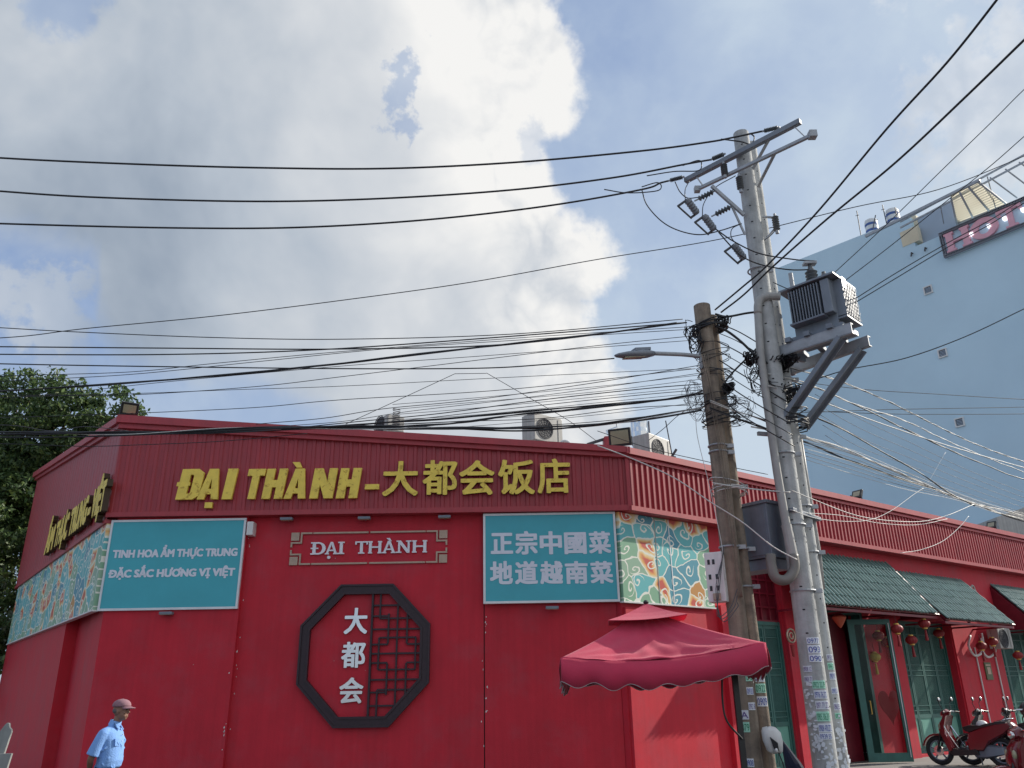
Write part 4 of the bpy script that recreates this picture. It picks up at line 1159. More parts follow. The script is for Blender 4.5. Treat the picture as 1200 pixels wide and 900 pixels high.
m = MB(); m.tube([atY(964, 690, 12.4), atY(960, 650, 12.4), atY(945, 560, 12.4), atY(937, 510, 12.4)], .034, 10); tag(m.build('conduit_pipe', M['pvc'], None, smooth=True), 'thin grey conduit on the right side of the two tall poles', 'pipe')
# steel clamps
def clamp(z, c=(4.155, 12.0), r=None, T=None):
    r = r or rr_main(z) + .012
    m = MB(); m.torus((c[0], c[1], z), r, .014, ax=(0, 0, 1), seg=20, sg=6); m.box(c[0] + r - .02, c[0] + r + .10, c[1] - .03, c[1] + .03, z - .03, z + .03)
    return m.build('clamp', M['galv'], T)
for z in (2.95, 3.9, 5.0, 8.2): clamp(z, T=PM1)
for z in (3.55, 4.25, 6.35): clamp(z, (4.43, 12.32), .148, PM2)
for z in (3.05, 4.55, 3.6): clamp(z, (3.38, 12.2), .118, PO2)
for z in (3.6, 5.05, 5.15): clamp(z, (3.16, 12.0), .142, PO1)
# slanting short steel brackets on the main pole
def steel(name, label, p, q, w=.09, h=.06, mm='galv', cat='bracket'):
    m = MB(); m.bar(p, q, w, h); return tag(m.build(name, M[mm], None, bevel=.004), label, cat)
steel('steel_bracket', 'flat dark steel bracket sticking out of the tall poles beside the cabinet', atY(926, 597, 11.8), atY(959, 609, 12.4), .10, .05, 'tgreyd')
steel('steel_bracket', 'short steel bar strapped on the left of the tall poles level with the brace feet', atY(888, 508, 12.05), atY(944, 512, 12.3), .05, .06)
steel('steel_bracket', 'short steel bar strapped on the tall poles between the two diagonal braces', atY(898, 470, 12.0), atY(940, 478, 12.3), .05, .05)

# --- crossarms with insulators
zA_ = 10.46
a0, a1 = atZ(803, 212, zA_), atZ(938, 142, zA_)
CA = thing('crossarm', 'upper long steel crossarm at the top of the tall poles, holding three power lines', 'crossarm', a0.lerp(a1, .5))
m = MB(); m.bar(a0, a1, .09, .09); m.build('beam', M['tgrey'], CA, bevel=.006)
m = MB(); m.bar(a1 - (a1 - a0) * .24, atY(881, 200, 11.95), .045, .03); m.build('brace', M['galv'], CA)
z2 = 10.08
b0, b1 = atZ(817, 222, z2), atZ(952, 158, z2)
CB = thing('crossarm', 'lower thin steel crossarm with angle braces just under the top one', 'crossarm', b0.lerp(b1, .5))
m = MB(); m.bar(b0, b1, .055, .055); m.build('beam', M['galv'], CB, bevel=.004)
m = MB(); m.box(b1.x - .06, b1.x + .06, b1.y - .06, b1.y + .06, b1.z - .06, b1.z + .06); m.box(b0.x - .05, b0.x + .05, b0.y - .05, b0.y + .05, b0.z - .05, b0.z + .05); m.build('end_bracket', M['galv'], CB)
m = MB(); m.bar(b1.lerp(b0, .30), atY(888, 219, 12.05), .045, .03); m.build('brace', M['galv'], CB)
m = MB(); m.bar(a1.lerp(a0, .06), b1.lerp(b0, .05), .018); m.bar(a0.lerp(a1, .1), b0.lerp(b1, .06), .018); m.build('tie_rod', M['galv'], CB)
e0, e1 = atY(834, 218, 11.9), atY(872, 252, 11.9)
CC = thing('crossarm', 'short slanting steel arm left of the pole that carries the fuse holders', 'crossarm', e0)
m = MB(); m.bar(e0, e1, .055, .055); m.build('beam', M['galv'], CC, bevel=.004)
m = MB(); m.bar(atY(856, 238, 11.9), atY(873, 275, 11.95), .03); m.build('brace', M['galv'], CC)

def dead_end(p, q, label):
    """strain insulator rod from p to q with sheds"""
    p, q = Vector(p), Vector(q); T = thing('strain_insulator', label, 'insulator', p); d = q - p
    m = MB(); n = 9; pts = []; rs = []
    for i in range(n * 2 + 1):
        t = .12 + .76 * i / (n * 2); pts.append(p + d * t); rs.append(.045 if i % 2 else .028)
    m.tube(pts, rs, 12); m.build('sheds', M['porc'], T)
    for e0_, e1_ in ((p, p + d * .14), (q - d * .14, q)): m = MB(); m.cyl(e0_, e1_, .018); m.build('end_fitting', M['galv'], T)
    return T
w1e, w2e, w3e = atY(894, 153.6, 11.5), atY(834, 187, 12.2), atY(783, 212, 12.6)
dead_end(atY(914, 149, 11.35), atY(893, 154, 11.5), 'dark strain insulator of the top power line, on the right end of the crossarm')
dead_end(atY(850, 180, 12.0), atY(833, 187, 12.2), 'dark strain insulator of the middle power line, just left of the pole top')
dead_end(atY(802, 207, 12.55), atY(783, 212, 12.6), 'dark strain insulator of the lowest power line, off the left end of the crossarm')
def post_ins(p, h, label, tilt=(0, 0, 1)):
    p = Vector(p); u = Vector(tilt).normalized(); T = thing('insulator', label, 'insulator', p)
    m = MB(); pts, rs = [], []
    for i in range(13):
        pts.append(p + u * h * i / 12); rs.append(.062 if i % 2 else .038)
    m.tube(pts, rs, 14); m.build('sheds', M['porc'], T)
    m = MB(); m.cyl(p - u * .06, p + u * .01, .03); m.build('foot', M['galv'], T)
    m = MB(); m.cyl(p + u * h, p + u * (h + .05), .022); m.build('cap', M['galv'], T)
post_ins(atY(849.5, 205, 11.9), .22, 'upright dark post insulator on the lower crossarm, upper one')
post_ins(atY(868, 222, 11.8), .26, 'upright dark post insulator close against the left side of the tall pole')
post_ins(atY(910.5, 270, 12.0), .28, 'dark post insulator alone on the right side of the tall poles')
m = MB(); m.bar(atY(893, 254, 12.1), atY(908, 255, 12.05), .03); m.bar(atY(908, 268, 12.05), atY(896, 282, 12.1), .03)
tag(m.build('steel_bracket', M['galv'], None), 'small steel bracket holding the lone insulator right of the tall poles', 'bracket')
# clamp near the top right
for (px_, py_, lb) in ((827, 229, 'grey spiked insulator between the crossarm and the upper fuse holder'), (847, 247, 'grey spiked insulator between the crossarm and the middle fuse holder')):
    c = atY(px_, py_, 11.95); T = thing('insulator', lb, 'insulator', c); m = MB()
    ax = (CX * .9 + CU * .45).normalized()
    pts = [c + ax * (.14 * (i - 5) / 5) for i in range(11)]; m.tube(pts, [.055 if i % 2 else .022 for i in range(11)], 10); m.build('sheds', M['porc'], T)
    for e0_, e1_ in ((c - ax * .22, c - ax * .12), (c + ax * .12, c + ax * .2)): m = MB(); m.cyl(e0_, e1_, .014); m.build('end_fitting', M['galv'], T)
# fuse cut-outs
def fuse(px_, py_, label):
    c = atY(px_, py_, 11.9); T = thing('fuse_cutout', label, 'fuse holder', c)
    ax = (CX * .56 - CU * .62 + _f * .25).normalized(); sd_ = (-CX * .7 - CU * .5).normalized()
    m = MB(); pts = [c - ax * .16 + ax * .32 * i / 12 for i in range(13)]
    m.tube(pts, [.045] + [.068 if i % 2 else .056 for i in range(11)] + [.045], 14); m.build('insulator_body', M['tgrey'], T)
    m = MB(); m.bar(c - ax * .15, c - ax * .15 + sd_ * .2, .03); m.build('contact', M['cablegrey'], T)
    m = MB(); m.bar(c + ax * .15, c + ax * .15 + sd_ * .13, .03); m.build('contact', M['cablegrey'], T)
    m = MB(); m.cyl(c - ax * .15 + sd_ * .19, c + ax * .17 + sd_ * .13, .016); m.build('fuse_tube', M['porc'], T); return c, ax
F1 = fuse(811, 242, 'grey fuse holder, uppermost and furthest left of the three beside the tall pole')
F2 = fuse(831, 261, 'grey fuse holder, middle one of the three left of the tall pole')
F3 = fuse(866, 295, 'grey fuse holder, lowest of the three, against the tall pole')

# --- transformer on its steel bracket
ba = Vector((.703, -.711, 0)); bb_ = Vector((.711, .703, 0))       # along the beams, across the beams
zb_ = 6.72
BR = thing('transformer_bracket', 'heavy grey steel bracket of two beams and two diagonal braces bolted to the tall poles', 'bracket', (4.3, 12, zb_))
s1b, e1b = Vector((4.16, 12.18, zb_)), atZ(998, 384, zb_)
s2b, e2b = Vector((4.70, 12.82, zb_)), atZ(1018, 399, zb_)
for p, q in ((s1b, e1b), (s2b, e2b)):
    m = MB(); d = (q - p).normalized(); sd_ = Vector((d.y, -d.x, 0))
    m.bar(p, q, .02, .17); m.bar(p + Vector((0, 0, .08)) + sd_ * -.03, q + Vector((0, 0, .08)) + sd_ * -.03, .08, .018); m.bar(p - Vector((0, 0, .08)) + sd_ * -.03, q - Vector((0, 0, .08)) + sd_ * -.03, .08, .018)
    m.build('beam', M['galv'], BR)
for f0, q in ((atY(917, 492, 11.98), s1b.lerp(e1b, .86)), (atY(941, 500, 12.25), s2b.lerp(e2b, .90))):
    m = MB(); q = q - Vector((0, 0, .09)); d = (q - f0).normalized(); sd_ = d.cross(bb_).normalized()
    m.bar(f0, q, .20, .016, up=sd_); m.bar(f0 + bb_ * .095 + sd_ * -.03, q + bb_ * .095 + sd_ * -.03, .016, .07, up=sd_); m.bar(f0 - bb_ * .095 + sd_ * -.03, q - bb_ * .095 + sd_ * -.03, .016, .07, up=sd_)
    m.build('brace', M['tgrey'], BR)
for t in (.30, .52, .78):
    m = MB(); m.bar(s1b.lerp(e1b, t) + Vector((0, 0, .13)) - bb_ * .06, s2b.lerp(e2b, t - .05) + Vector((0, 0, .13)) + bb_ * .06, .09, .075); m.build('cross_piece', M['tgreyd'], BR)
m = MB(); m.bar(s1b + Vector((-.12, .1, -.02)), s2b + Vector((.12, .02, -.02)), .08, .14); m.bar(s1b + Vector((-.16, -.2, -.02)), s2b + Vector((.12, -.55, -.02)), .06, .12); m.build('pole_band', M['tgreyd'], BR)

class FrT:
    def __init__(s_, c): s_.c = Vector(c)
    def P(s_, u, v, w): return s_.c + ba * u + bb_ * v + Vector((0, 0, w))
def obox(m, F_, u0, u1, v0, v1, w0, w1):
    P = F_.P
    return m.hexa([P(u0, v0, w0), P(u1, v0, w0), P(u1, v1, w0), P(u0, v1, w0)], [P(u0, v0, w1), P(u1, v0, w1), P(u1, v1, w1), P(u0, v1, w1)])
tc_ = s1b.lerp(e1b, .60).lerp(s2b.lerp(e2b, .60), .52)
TF = FrT((tc_.x, tc_.y, zb_ + .19))
TR_ = thing('transformer', 'grey oil transformer with finned sides standing on the steel bracket beside the tall poles', 'transformer', TF.c)
m = MB(); obox(m, TF, -.36, .36, -.22, .24, .0, .80); m.build('tank', M['tgrey'], TR_, bevel=.012)
m = MB(); obox(m, TF, -.47, .47, -.40, .42, .80, .835); m.build('lid', M['tgrey'], TR_, bevel=.006)
m = MB(); obox(m, TF, -.43, .43, -.26, .30, -.06, .02); obox(m, TF, -.30, .30, -.18, .2, -.10, -.06); m.build('base_skid', M['tgreyd'], TR_)
# fins: faces  -v (front left), +u (right), -u, +v
def fins(n, a0, a1, face, b0, b1, w0, w1):
    for i in range(n):
        a = a0 + (a1 - a0) * (i + .5) / n; m = MB()
        if face == 'v': obox(m, TF, a - .008, a + .008, b0, b1, w0, w1)
        else: obox(m, TF, b0, b1, a - .008, a + .008, w0, w1)
        m.build('cooling_fin', M['tgrey'], TR_)
fins(11, -.33, .20, 'v', -.38, -.22, .20, .76)
fins(13, -.20, .30, 'u', .36, .50, .16, .78)
fins(11, -.33, .33, 'v', .24, .40, .16, .76)
m = MB(); obox(m, TF, .22, .36, -.36, -.22, .20, .78); m.build('side_box', M['tgrey'], TR_, bevel=.01)
m = MB()
for i in range(-6, 9):
    for sg_ in (1, -1):
        v0, w0 = -.20 + i * .07, .16; v1, w1_ = v0 + .30, .76
        if sg_ < 0: v0, v1 = v1, v0
        lo_, hi_ = -.20, .30
        def cut(va, wa, vb, wb):
            out = []
            for (p, q, r2, s2_) in ((va, wa, vb, wb), (vb, wb, va, wa)):
                t = 0
                if p < lo_: t = (lo_ - p) / (r2 - p)
                if p > hi_: t = (hi_ - p) / (r2 - p)
                out.append((p + (r2 - p) * t, q + (s2_ - q) * t, t))
            return out
        if max(v0, v1) <= lo_ or min(v0, v1) >= hi_: continue
        c_ = cut(v0, w0, v1, w1_); m.bar(TF.P(.512 + .004 * sg_, c_[0][0], c_[0][1]), TF.P(.512 + .004 * sg_, c_[1][0], c_[1][1]), .006, .004)
m.build('fin_guard', M['tgrey'], TR_, kind='stuff')
m = MB(); obox(m, TF, .36, .51, -.22, .32, .10, .13); obox(m, TF, -.35, .22, -.39, -.22, .17, .20); m.build('fin_tray', M['tgreyd'], TR_)
m = MB(); obox(m, TF, .502, .51, -.20, -.06, .62, .80); m.build('name_plate', M['mirror'], TR_)
m = MB(); m.cyl(TF.P(-.25, -.3, .80), TF.P(-.25, -.3, 1.12), .035); m.build('filler_pipe', M['galv'], TR_)
for u, v, h in ((.05, -.20, .36), (.16, .02, .26), (.24, .18, .22)):
    m = MB(); c = TF.P(u, v, .84); pts = [c + Vector((0, 0, h * i / 12)) for i in range(13)]
    m.tube(pts, [.10 if i % 2 else .07 for i in range(9)] + [.05, .04, .03, .03], 16); b_ = m.build('bushing', M['porc'], TR_)
m = MB(); c = TF.P(.05, -.2, 1.2); m.box(c.x - .10, c.x + .10, c.y - .06, c.y + .06, c.z, c.z + .04); m.cyl(c, c - Vector((0, 0, .06)), .03); m.build('terminal', M['galv'], TR_)

# --- the metering cabinet behind the poles
cor = atY(901, 620, 12.0)
ca, cb = Vector((math.sin(AL), math.cos(AL), 0)), Vector((math.sin(AR), math.cos(AR), 0))
zt_, zb2 = atY(898, 589, 12.0).z, atY(905, 652, 12.0).z
K = thing('metal_cabinet', 'large grey metal cabinet mounted high between the old poles and the tall pale poles', 'electrical cabinet', (cor.x, cor.y, zb2))
def kbox(m, u0, u1, v0, v1, z0, z1, uo=0):
    P = lambda u, v, z: Vector((cor.x, cor.y, z)) + ca * u + cb * v
    return m.hexa([P(u0, v0, z0), P(u1, v0, z0), P(u1, v1, z0), P(u0, v1, z0)], [P(u0, v0, z1), P(u1, v0, z1), P(u1, v1, z1), P(u0, v1, z1)])
m = MB(); kbox(m, 0, .78, 0, .50, zb2, zt_); m.build('body', M['tgreyd'], K, bevel=.008)
m = MB(); kbox(m, -.03, .82, -.03, .54, zt_, zt_ + .05); m.build('hood', M['tgreyd'], K, bevel=.008)
m = MB(); kbox(m, .03, .75, -.012, 0, zb2 + .04, zt_ - .03); m.build('door', M['tgreyd'], K, bevel=.004)
m = MB()
for i in range(4): kbox(m, .50, .60, -.02, -.011, zt_ - .12 - .03 * i, zt_ - .108 - .03 * i)
m.build('vent_slots', M['dark'], K)
m = MB()
kbox(m, .05, .73, .05, .45, zb2 - .16, zb2 - .01); m.build('bottom_tray', M['tgreyd'], K)
m = MB()
P_ = lambda u, v, z: Vector((cor.x, cor.y, z)) + ca * u + cb * v
m.bar(P_(.1, .45, zt_ - .1), P_(.1, .95, zt_ - .1), .05); m.bar(P_(.1, .45, zb2 + .1), P_(.1, .95, zb2 + .1), .05); m.build('mounting_arm', M['galv'], K)

# --- meter box on the old poles
def rot_box(c, w, d, h, rz, ch=0):
    m = MB(); m.box(-w / 2, w / 2, -d / 2, d / 2, 0, h); rm = Matrix.Rotation(rz, 3, 'Z'); m.v = [tuple(rm @ Vector(v) + Vector(c)) for v in m.v]; return m
mc = atY(843, 706, 11.95)
MBX = thing('meter_box', 'tall pale grey meter box with small windows on the left of the old poles', 'meter box', mc)
hh_ = atY(838, 648, 11.95).z - mc.z
m = rot_box(mc, .26, .20, hh_, R(-28)); m.build('body', M['white'], MBX, bevel=.015)
rm = Matrix.Rotation(R(-28), 3, 'Z')
for (u, w_) in ((-.07, .50), (-.02 + .05, .50), (-.07, .27), (.03, .27), (-.07, .80), (-.0, .8)):
    q = MB(); q.box(u - .018, u + .018, -.105, -.098, hh_ * w_ - .035, hh_ * w_ + .035); q.v = [tuple(rm @ Vector(v) + mc) for v in q.v]; q.build('window', M['black'], MBX)
q = MB(); q.box(-.05, .06, -.13, -.098, .02, .12); q.v = [tuple(rm @ Vector(v) + mc) for v in q.v]; q.build('lower_socket', M['bronze'], MBX, bevel=.01)
# --- grey plastic hood tied to the old poles near the bottom
hc = atY(905, 868, 11.85)
H_ = thing('plastic_hood', 'crumpled off-white plastic hood over a socket, tied low on the right old pole', 'cover', hc)
rings = []
for i, (z, a, b_, ox) in enumerate(((-.15, .05, .05, .03), (-.12, .10, .08, .01), (0, .125, .10, .0), (.11, .12, .10, -.01), (.155, .09, .08, -.02), (.17, .03, .03, -.02))):
    rings.append([hc + Vector((ox + a * math.copysign(abs(math.cos(t)) ** .6, math.cos(t)), b_ * math.copysign(abs(math.sin(t)) ** .6, math.sin(t)) - .02, z + .012 * math.sin(3 * t))) for t in [2 * math.pi * k / 20 for k in range(20)]])
m = MB(); m.loft(rings); m.build('shell', M['white'], H_, smooth=True)
m = MB(); m.fprism(Fr((hc.x, hc.y - .125, hc.z), R(90), (0, -1, 0)), [(-.06, .05), (.03, -.02), (.035, -.12), (-.02, -.10)], -.01, .012); m.build('opening', M['dark'], H_)
m = MB(); m.ell(hc + Vector((.0, -.13, -.11)), .022, .022, .028); m.build('bulb', M['white'], H_, smooth=True)
m = MB(); m.tube(catmull([hc + Vector((.05, -.06, -.14)), hc + Vector((.10, -.05, -.35)), hc + Vector((.07, -.02, -.6)), hc + Vector((-.02, 0, -.95))], 6), .008, 6); m.build('lead', M['cable'], H_)

# --- street lamp on the left old pole
SL = thing('street_lamp', 'grey street lamp arm with a flat lamp head reaching left from the old poles', 'street lamp', (3.1, 12.0, 6.6))
pL0, pL1 = atY(823, 418, 11.97), atY(763, 414, 11.6)
m = MB(); m.tube(catmull([pL0, atY(800, 415.5, 11.85), pL1], 6), .033, 12); m.build('arm', M['galv'], SL, smooth=True)
h0_, h1_ = atY(766, 414.5, 11.6), atY(720.5, 416.5, 11.3)
d = (h1_ - h0_); sdv = Vector((-d.y, d.x, 0)).normalized(); upv = Vector((0, 0, 1))
rings = []
for t, w_, hh2 in ((0, .05, .04), (.15, .085, .06), (.35, .10, .07), (.7, .10, .05), (.93, .06, .03), (1.0, .02, .012)):
    c = h0_ + d * t; rings.append([c + sdv * w_ * math.cos(a) + upv * hh2 * math.sin(a) for a in [2 * math.pi * k / 16 for k in range(16)]])
m = MB(); m.loft(rings); m.build('lamp_head', M['tgrey'], SL, smooth=True)
m = MB(); c = h0_ + d * .32; m.loft([[c + d * u + sdv * v + upv * w_ for (u, v, w_) in ((-.2, -.06, z), (.2, -.06, z), (.2, .06, z), (-.2, .06, z))] for z in (.05, .095)]); m.build('driver_box', M['tgreyd'], SL)
m = MB(); c = h0_ + d * .5; m.loft([[c + d * u + sdv * v + upv * w_ for (u, v, w_) in ((-.22, -.06, z), (.28, -.045, z), (.28, .045, z), (-.22, .06, z))] for z in (-.062, -.045)]); m.build('lamp_glass', M['lamp_glass'], SL)
m = MB(); m.box(3.02, 3.12, 11.93, 12.03, 6.42, 6.85); m.build('pole_bracket', M['galv'], SL)

# --- adverts pasted on the poles
def sticker(cx_, cy_, r, z, h, a_mid, wdt, base, ink, txt, label, grp):
    T = thing('advert_sticker', label, 'sticker', (cx_, cy_, z), 0, grp)
    half = wdt / r / 2; n = 8; vs = []; fs = []
    for i in range(n + 1):
        a = a_mid - half + 2 * half * i / n; dx, dyv = math.sin(a), math.cos(a)
        for rr_, zz in ((r, z), (r, z + h), (r + .004, z), (r + .004, z + h)): vs.append((cx_ + dx * rr_, cy_ + dyv * rr_, zz))
    for i in range(n):
        b_ = i * 4; c_ = b_ + 4
        fs += [(b_ + 2, c_ + 2, c_ + 3, b_ + 3), (b_, b_ + 1, c_ + 1, c_), (b_ + 1, b_ + 3, c_ + 3, c_ + 1), (b_, c_, c_ + 2, b_ + 2)]
    fs += [(0, 2, 3, 1), (4 * n, 4 * n + 1, 4 * n + 3, 4 * n + 2)]
    m = MB(); m.add(vs, fs); m.build('paper', M[base], T)
    c = bpy.data.curves.new('~t', 'FONT'); c.body = txt; c.size = 1
    o = bpy.data.objects.new('~t', c); col.objects.link(o); dg = bpy.context.evaluated_depsgraph_get(); dg.update()
    me = bpy.data.meshes.new_from_object(o.evaluated_get(dg)); bpy.data.objects.remove(o); bpy.data.curves.remove(c)
    xs = [v.co.x for v in me.vertices]; x0, x1 = min(xs), max(xs)
    for v in me.vertices:
        a = a_mid + half * .88 - 2 * half * .88 * (v.co.x - x0) / (x1 - x0)
        zz = z + h * .14 + v.co.y / .73 * h * .72
        v.co = (cx_ + math.sin(a) * (r + .007) - cx_, cy_ + math.cos(a) * (r + .007) - cy_, zz - z)
    me.name = 'printing'; o = bpy.data.objects.new('printing', me); me.materials.clear(); me.materials.append(M[ink]); col.objects.link(o); o.parent = T
    return T
inks = {'inkblue': 'blue', 'inkgreen': 'green', 'inkviolet': 'violet'}
def strow(cx_, cy_, rf_, pyl, amid, w_, where, ordn):
    for i, (y, hpx, base, ink, txt) in enumerate(pyl):
        z = atY(950, y + hpx, cy_ - .15).z; h = atY(950, y, cy_ - .15).z - z
        pc = 'green' if base == 'papergreen' else 'white'
        sticker(cx_, cy_, rf_(z) + .001, z, h, amid + random.uniform(-.04, .04), w_, base, ink, txt, f'{pc} sticker with {inks[ink]} digits {where}, {ordn[i]}', 'paper adverts pasted on the poles')
ords = ['topmost one', 'second from the top', 'third from the top', 'fourth from the top', 'fifth from the top', 'sixth from the top', 'seventh from the top', 'eighth from the top']
strow(4.13, 12.0, lambda z: .1725 - (z - GZ) * .0033, [(747, 7.5, 'paper', 'inkblue', '0977'), (756, 10, 'paper', 'inkblue', '093'), (767, 9, 'paper', 'inkblue', '090'), (797.5, 9.5, 'papergreen', 'inkgreen', '0922 22.79'), (809, 10, 'paper', 'inkblue', '0976 76.272'), (821.5, 10, 'paper', 'inkviolet', '0971 771.272'), (834, 11.5, 'papergreen', 'inkgreen', '0905 306.319'), (848, 10.5, 'paper', 'inkblue', '0908 470.272')], R(175), .19, 'on the front tall pole', ords)
strow(4.13, 12.0, lambda z: .1725 - (z - GZ) * .0033, [(780, 7.5, 'paper', 'inkviolet', '0938 12'), (792, 7.5, 'paper', 'inkviolet', '0903 71')], R(222), .12, 'on the left of the front tall pole', ['upper one', 'lower one'])
strow(4.423, 12.32, lambda z: .1425 - (z - GZ) * .0018, [(767, 7.5, 'paper', 'inkviolet', '0915 22'), (777, 8, 'papergreen', 'inkgreen', '0944 30'), (788, 9, 'paper', 'inkblue', '090 97'), (806, 8, 'paper', 'inkblue', '0933'), (824, 9, 'paper', 'inkviolet', '0962 55'), (836, 7, 'papergreen', 'inkgreen', '0984')], R(160), .10, 'on the second tall pale pole', ords)
strow(3.164, 12.0, lambda z: .1295 + (z - GZ) * .0008, [(788, 9, 'papergreen', 'inkgreen', '090'), (804, 9, 'paper', 'inkblue', '0933'), (822, 9, 'paper', 'inkviolet', '092 8')], R(165), .10, 'high on the left old pole', ords)
strow(4.13, 12.0, lambda z: .1725 - (z - GZ) * .0033, [(859, 8, 'paper', 'inkblue', '0939 55')], R(178), .17, 'on the front tall pole', ['lowest one'])
strow(3.164, 12.0, lambda z: .1295 + (z - GZ) * .0008, [(831, 11, 'paper', 'inkviolet', 'A'), (845, 12, 'papergreen', 'inkgreen', '079'), (888, 10, 'paper', 'inkblue', '0908')], R(215), .11, 'low on the left old pole', ords)
strow(3.412, 12.2, lambda z: .1055 + (z - GZ) * .0005, [(788, 10, 'paper', 'inkviolet', '0977'), (800, 11, 'papergreen', 'inkgreen', '0922'), (815, 12, 'paper', 'inkblue', '0909')], R(182), .15, 'on the right old brown pole', ords)

# torn layers of paper low on the front pole
def torn(label, cx_, cy_, r, y0, y1, a0, a1, seed):
    z1, z0 = atY(960, y0, cy_ - .15).z, atY(960, y1, cy_ - .15).z
    rn = random.Random(seed); T = thing('torn_paper', label, 'paper', (cx_, cy_, z0)); k = 0
    m = MB()
    for i in range(46):
        a = rn.uniform(a0, a1); w_ = rn.uniform(.03, .09) / r; zc = rn.uniform(z0, z1); h = rn.uniform(.02, .09); rr_ = r + .002 + .0006 * i
        pts = []
        for t in range(7):
            th = 2 * math.pi * t / 7; k_ = rn.uniform(.55, 1.0); aa = a + w_ / 2 * math.cos(th) * k_; pts.append((cx_ + math.sin(aa) * rr_, cy_ + math.cos(aa) * rr_, zc + h / 2 * math.sin(th) * k_))
        m.add(pts, [tuple(range(7))])
    m.build('paper_scraps', M['paper'], T, fix=False, kind='stuff')
torn('torn grey scraps of old adverts low on the advert covered tall pole', 4.124, 12.0, .172, 862, 925, R(150), R(225), 3)
torn('torn paper scraps low on the second tall pale pole', 4.421, 12.32, .142, 838, 925, R(140), R(190), 5)
torn('torn paper scraps on the left front of the advert covered tall pole', 4.13, 12.0, .170, 800, 880, R(212), R(250), 7)
ORD = ['topmost', 'second', 'third', 'fourth', 'fifth', 'sixth', 'seventh', 'eighth', 'lowest']
# ------------------------------------------------------------------ wires: each hangs in a vertical plane through two plan points
def vplane(px_, py_, p0, p1):
    r = ray(px_, py_); d = Vector((p1[0] - p0[0], p1[1] - p0[1])); n = Vector((-d.y, d.x))
    t = ((Vector(p0[:2]) - Vector((CAM.x, CAM.y))).dot(n)) / (r.x * n.x + r.y * n.y)
    return CAM + r * t
def wire_pts(px_list, p0, p1, n=10):
    # a line that leaves the view runs on for another span towards its next pole
    pts = catmull([vplane(x, y, p0, p1) for x, y in px_list], n)
    def on(a, b, far):
        d = (b - a).normalized(); d.z = max(min(d.z, .12), -.05); return [b + d * far * t for t in (.25, .5, .75, 1.0)]
    if px_list[-1][0] > 1195 or px_list[-1][1] < 0: pts = pts + on(pts[-2], pts[-1], 14)
    if px_list[0][0] < -40: pts = on(pts[1], pts[0], 14)[::-1] + pts
    return pts
def wire(label, px_list, p0, p1, r=.008, mm='cable', group=None, name='overhead_wire', head=None, tail=None, n=8):
    pts = wire_pts(px_list, p0, p1, n)
    if head: pts = [Vector(head)] + pts
    if tail: pts = pts + [Vector(tail)]
    m = MB(); m.tube(pts, r, 6); o = m.build(name, M[mm], None, smooth=True)
    return tag(o, label, 'wire', group)
def cable_bundle(label, px_list, p0, p1, strands, R0, n=14, name='cable_bundle', twist=1.7, group=None):
    """several strands wound loosely round one path; strands: [(radius, material)]"""
    pts = wire_pts(px_list, p0, p1, n)
    T = thing(name, label, 'cable bundle', pts[len(pts) // 2], 0, group)
    for k, (r, mm) in enumerate(strands):
        q = []; L_ = 0; ph0 = random.uniform(0, 6.28); rr_ = R0 * random.uniform(.6, 1.1); tw = twist * random.uniform(.7, 1.3)
        for i, p in enumerate(pts):
            if i: L_ += (p - pts[i - 1]).length
            a = ph0 + L_ * tw
            q.append(p + Vector((0, .7 * math.sin(a) * rr_, math.cos(a) * rr_)))
        m = MB(); m.tube(q, r, 6); m.build('strand', M[mm], T, smooth=True)
    return T
LX = [(-14.0, 0), (0, 0)]
def LP(Y, dy=0.0): return ((-10, Y + dy), (10, Y))
# high-voltage lines to the left
wire('top one of the three thick power lines crossing the sky to the left', [(-260, 160), (-120, 175), (0, 185), (150, 192), (300, 196.5), (450, 197.5), (600, 190.5), (750, 177), (830, 166.5), (862, 160.5)], *LP(11.75), r=.017, tail=w1e)
wire('middle one of the three thick power lines crossing the sky to the left', [(-260, 200), (-120, 213), (0, 224), (120, 231.5), (300, 236), (450, 232.5), (600, 222.5), (720, 208), (800, 193), (822, 189)], *LP(12.2), r=.017, tail=w2e)
wire('lowest one of the three thick power lines crossing the sky to the left', [(-260, 250), (-120, 257), (0, 262), (200, 267), (350, 266.5), (500, 257.5), (640, 241.5), (750, 222.5), (775, 214)], *LP(12.6), r=.017, tail=w3e)
wire('long thin wire rising across the whole sky behind the tall poles', [(-200, 402), (0, 396), (100, 385), (250, 370.5), (400, 352), (550, 331), (700, 304), (850, 279), (1000, 243), (1100, 222), (1200, 183), (1300, 140)], *LP(14.5), r=.009)
wire('loose curved jumper from the lowest power line to the pole', [(752, 222), (758, 240), (775, 259), (795, 270), (820, 275), (845, 270), (869, 262)], *LP(12.1), r=.010, name='jumper_wire')
wire('curved jumper from the middle power line to the top fuse holder', [(791, 213), (797, 225), (806, 232), (820, 231)], *LP(12.0), r=.009, name='jumper_wire')
wire('jumper from the left end of the crossarm down to the upper fuse holder', [(808, 212), (803, 222), (803, 234)], *LP(12.0), r=.008, name='jumper_wire')
wire('looped jumper over the top of the tall pole', [(845, 163), (868, 166), (880, 169), (884, 161), (879, 156)], *LP(11.7), r=.012, name='jumper_wire')
wire('looped tail of the middle power line beside the pole', [(758, 206), (790, 201), (818, 200), (822, 192), (818, 188), (800, 194)], *LP(12.05), r=.010, name='jumper_wire')
wire('looped tail of the lowest power line at the left end of the crossarm', [(708, 222), (735, 226), (768, 224), (775, 219), (770, 214), (752, 219)], *LP(12.3), r=.010, name='jumper_wire')
wire('jumper between the fuse holders and the post insulators', [(823, 253), (825, 238), (838, 220), (862, 206)], *LP(11.9), r=.008, name='jumper_wire')
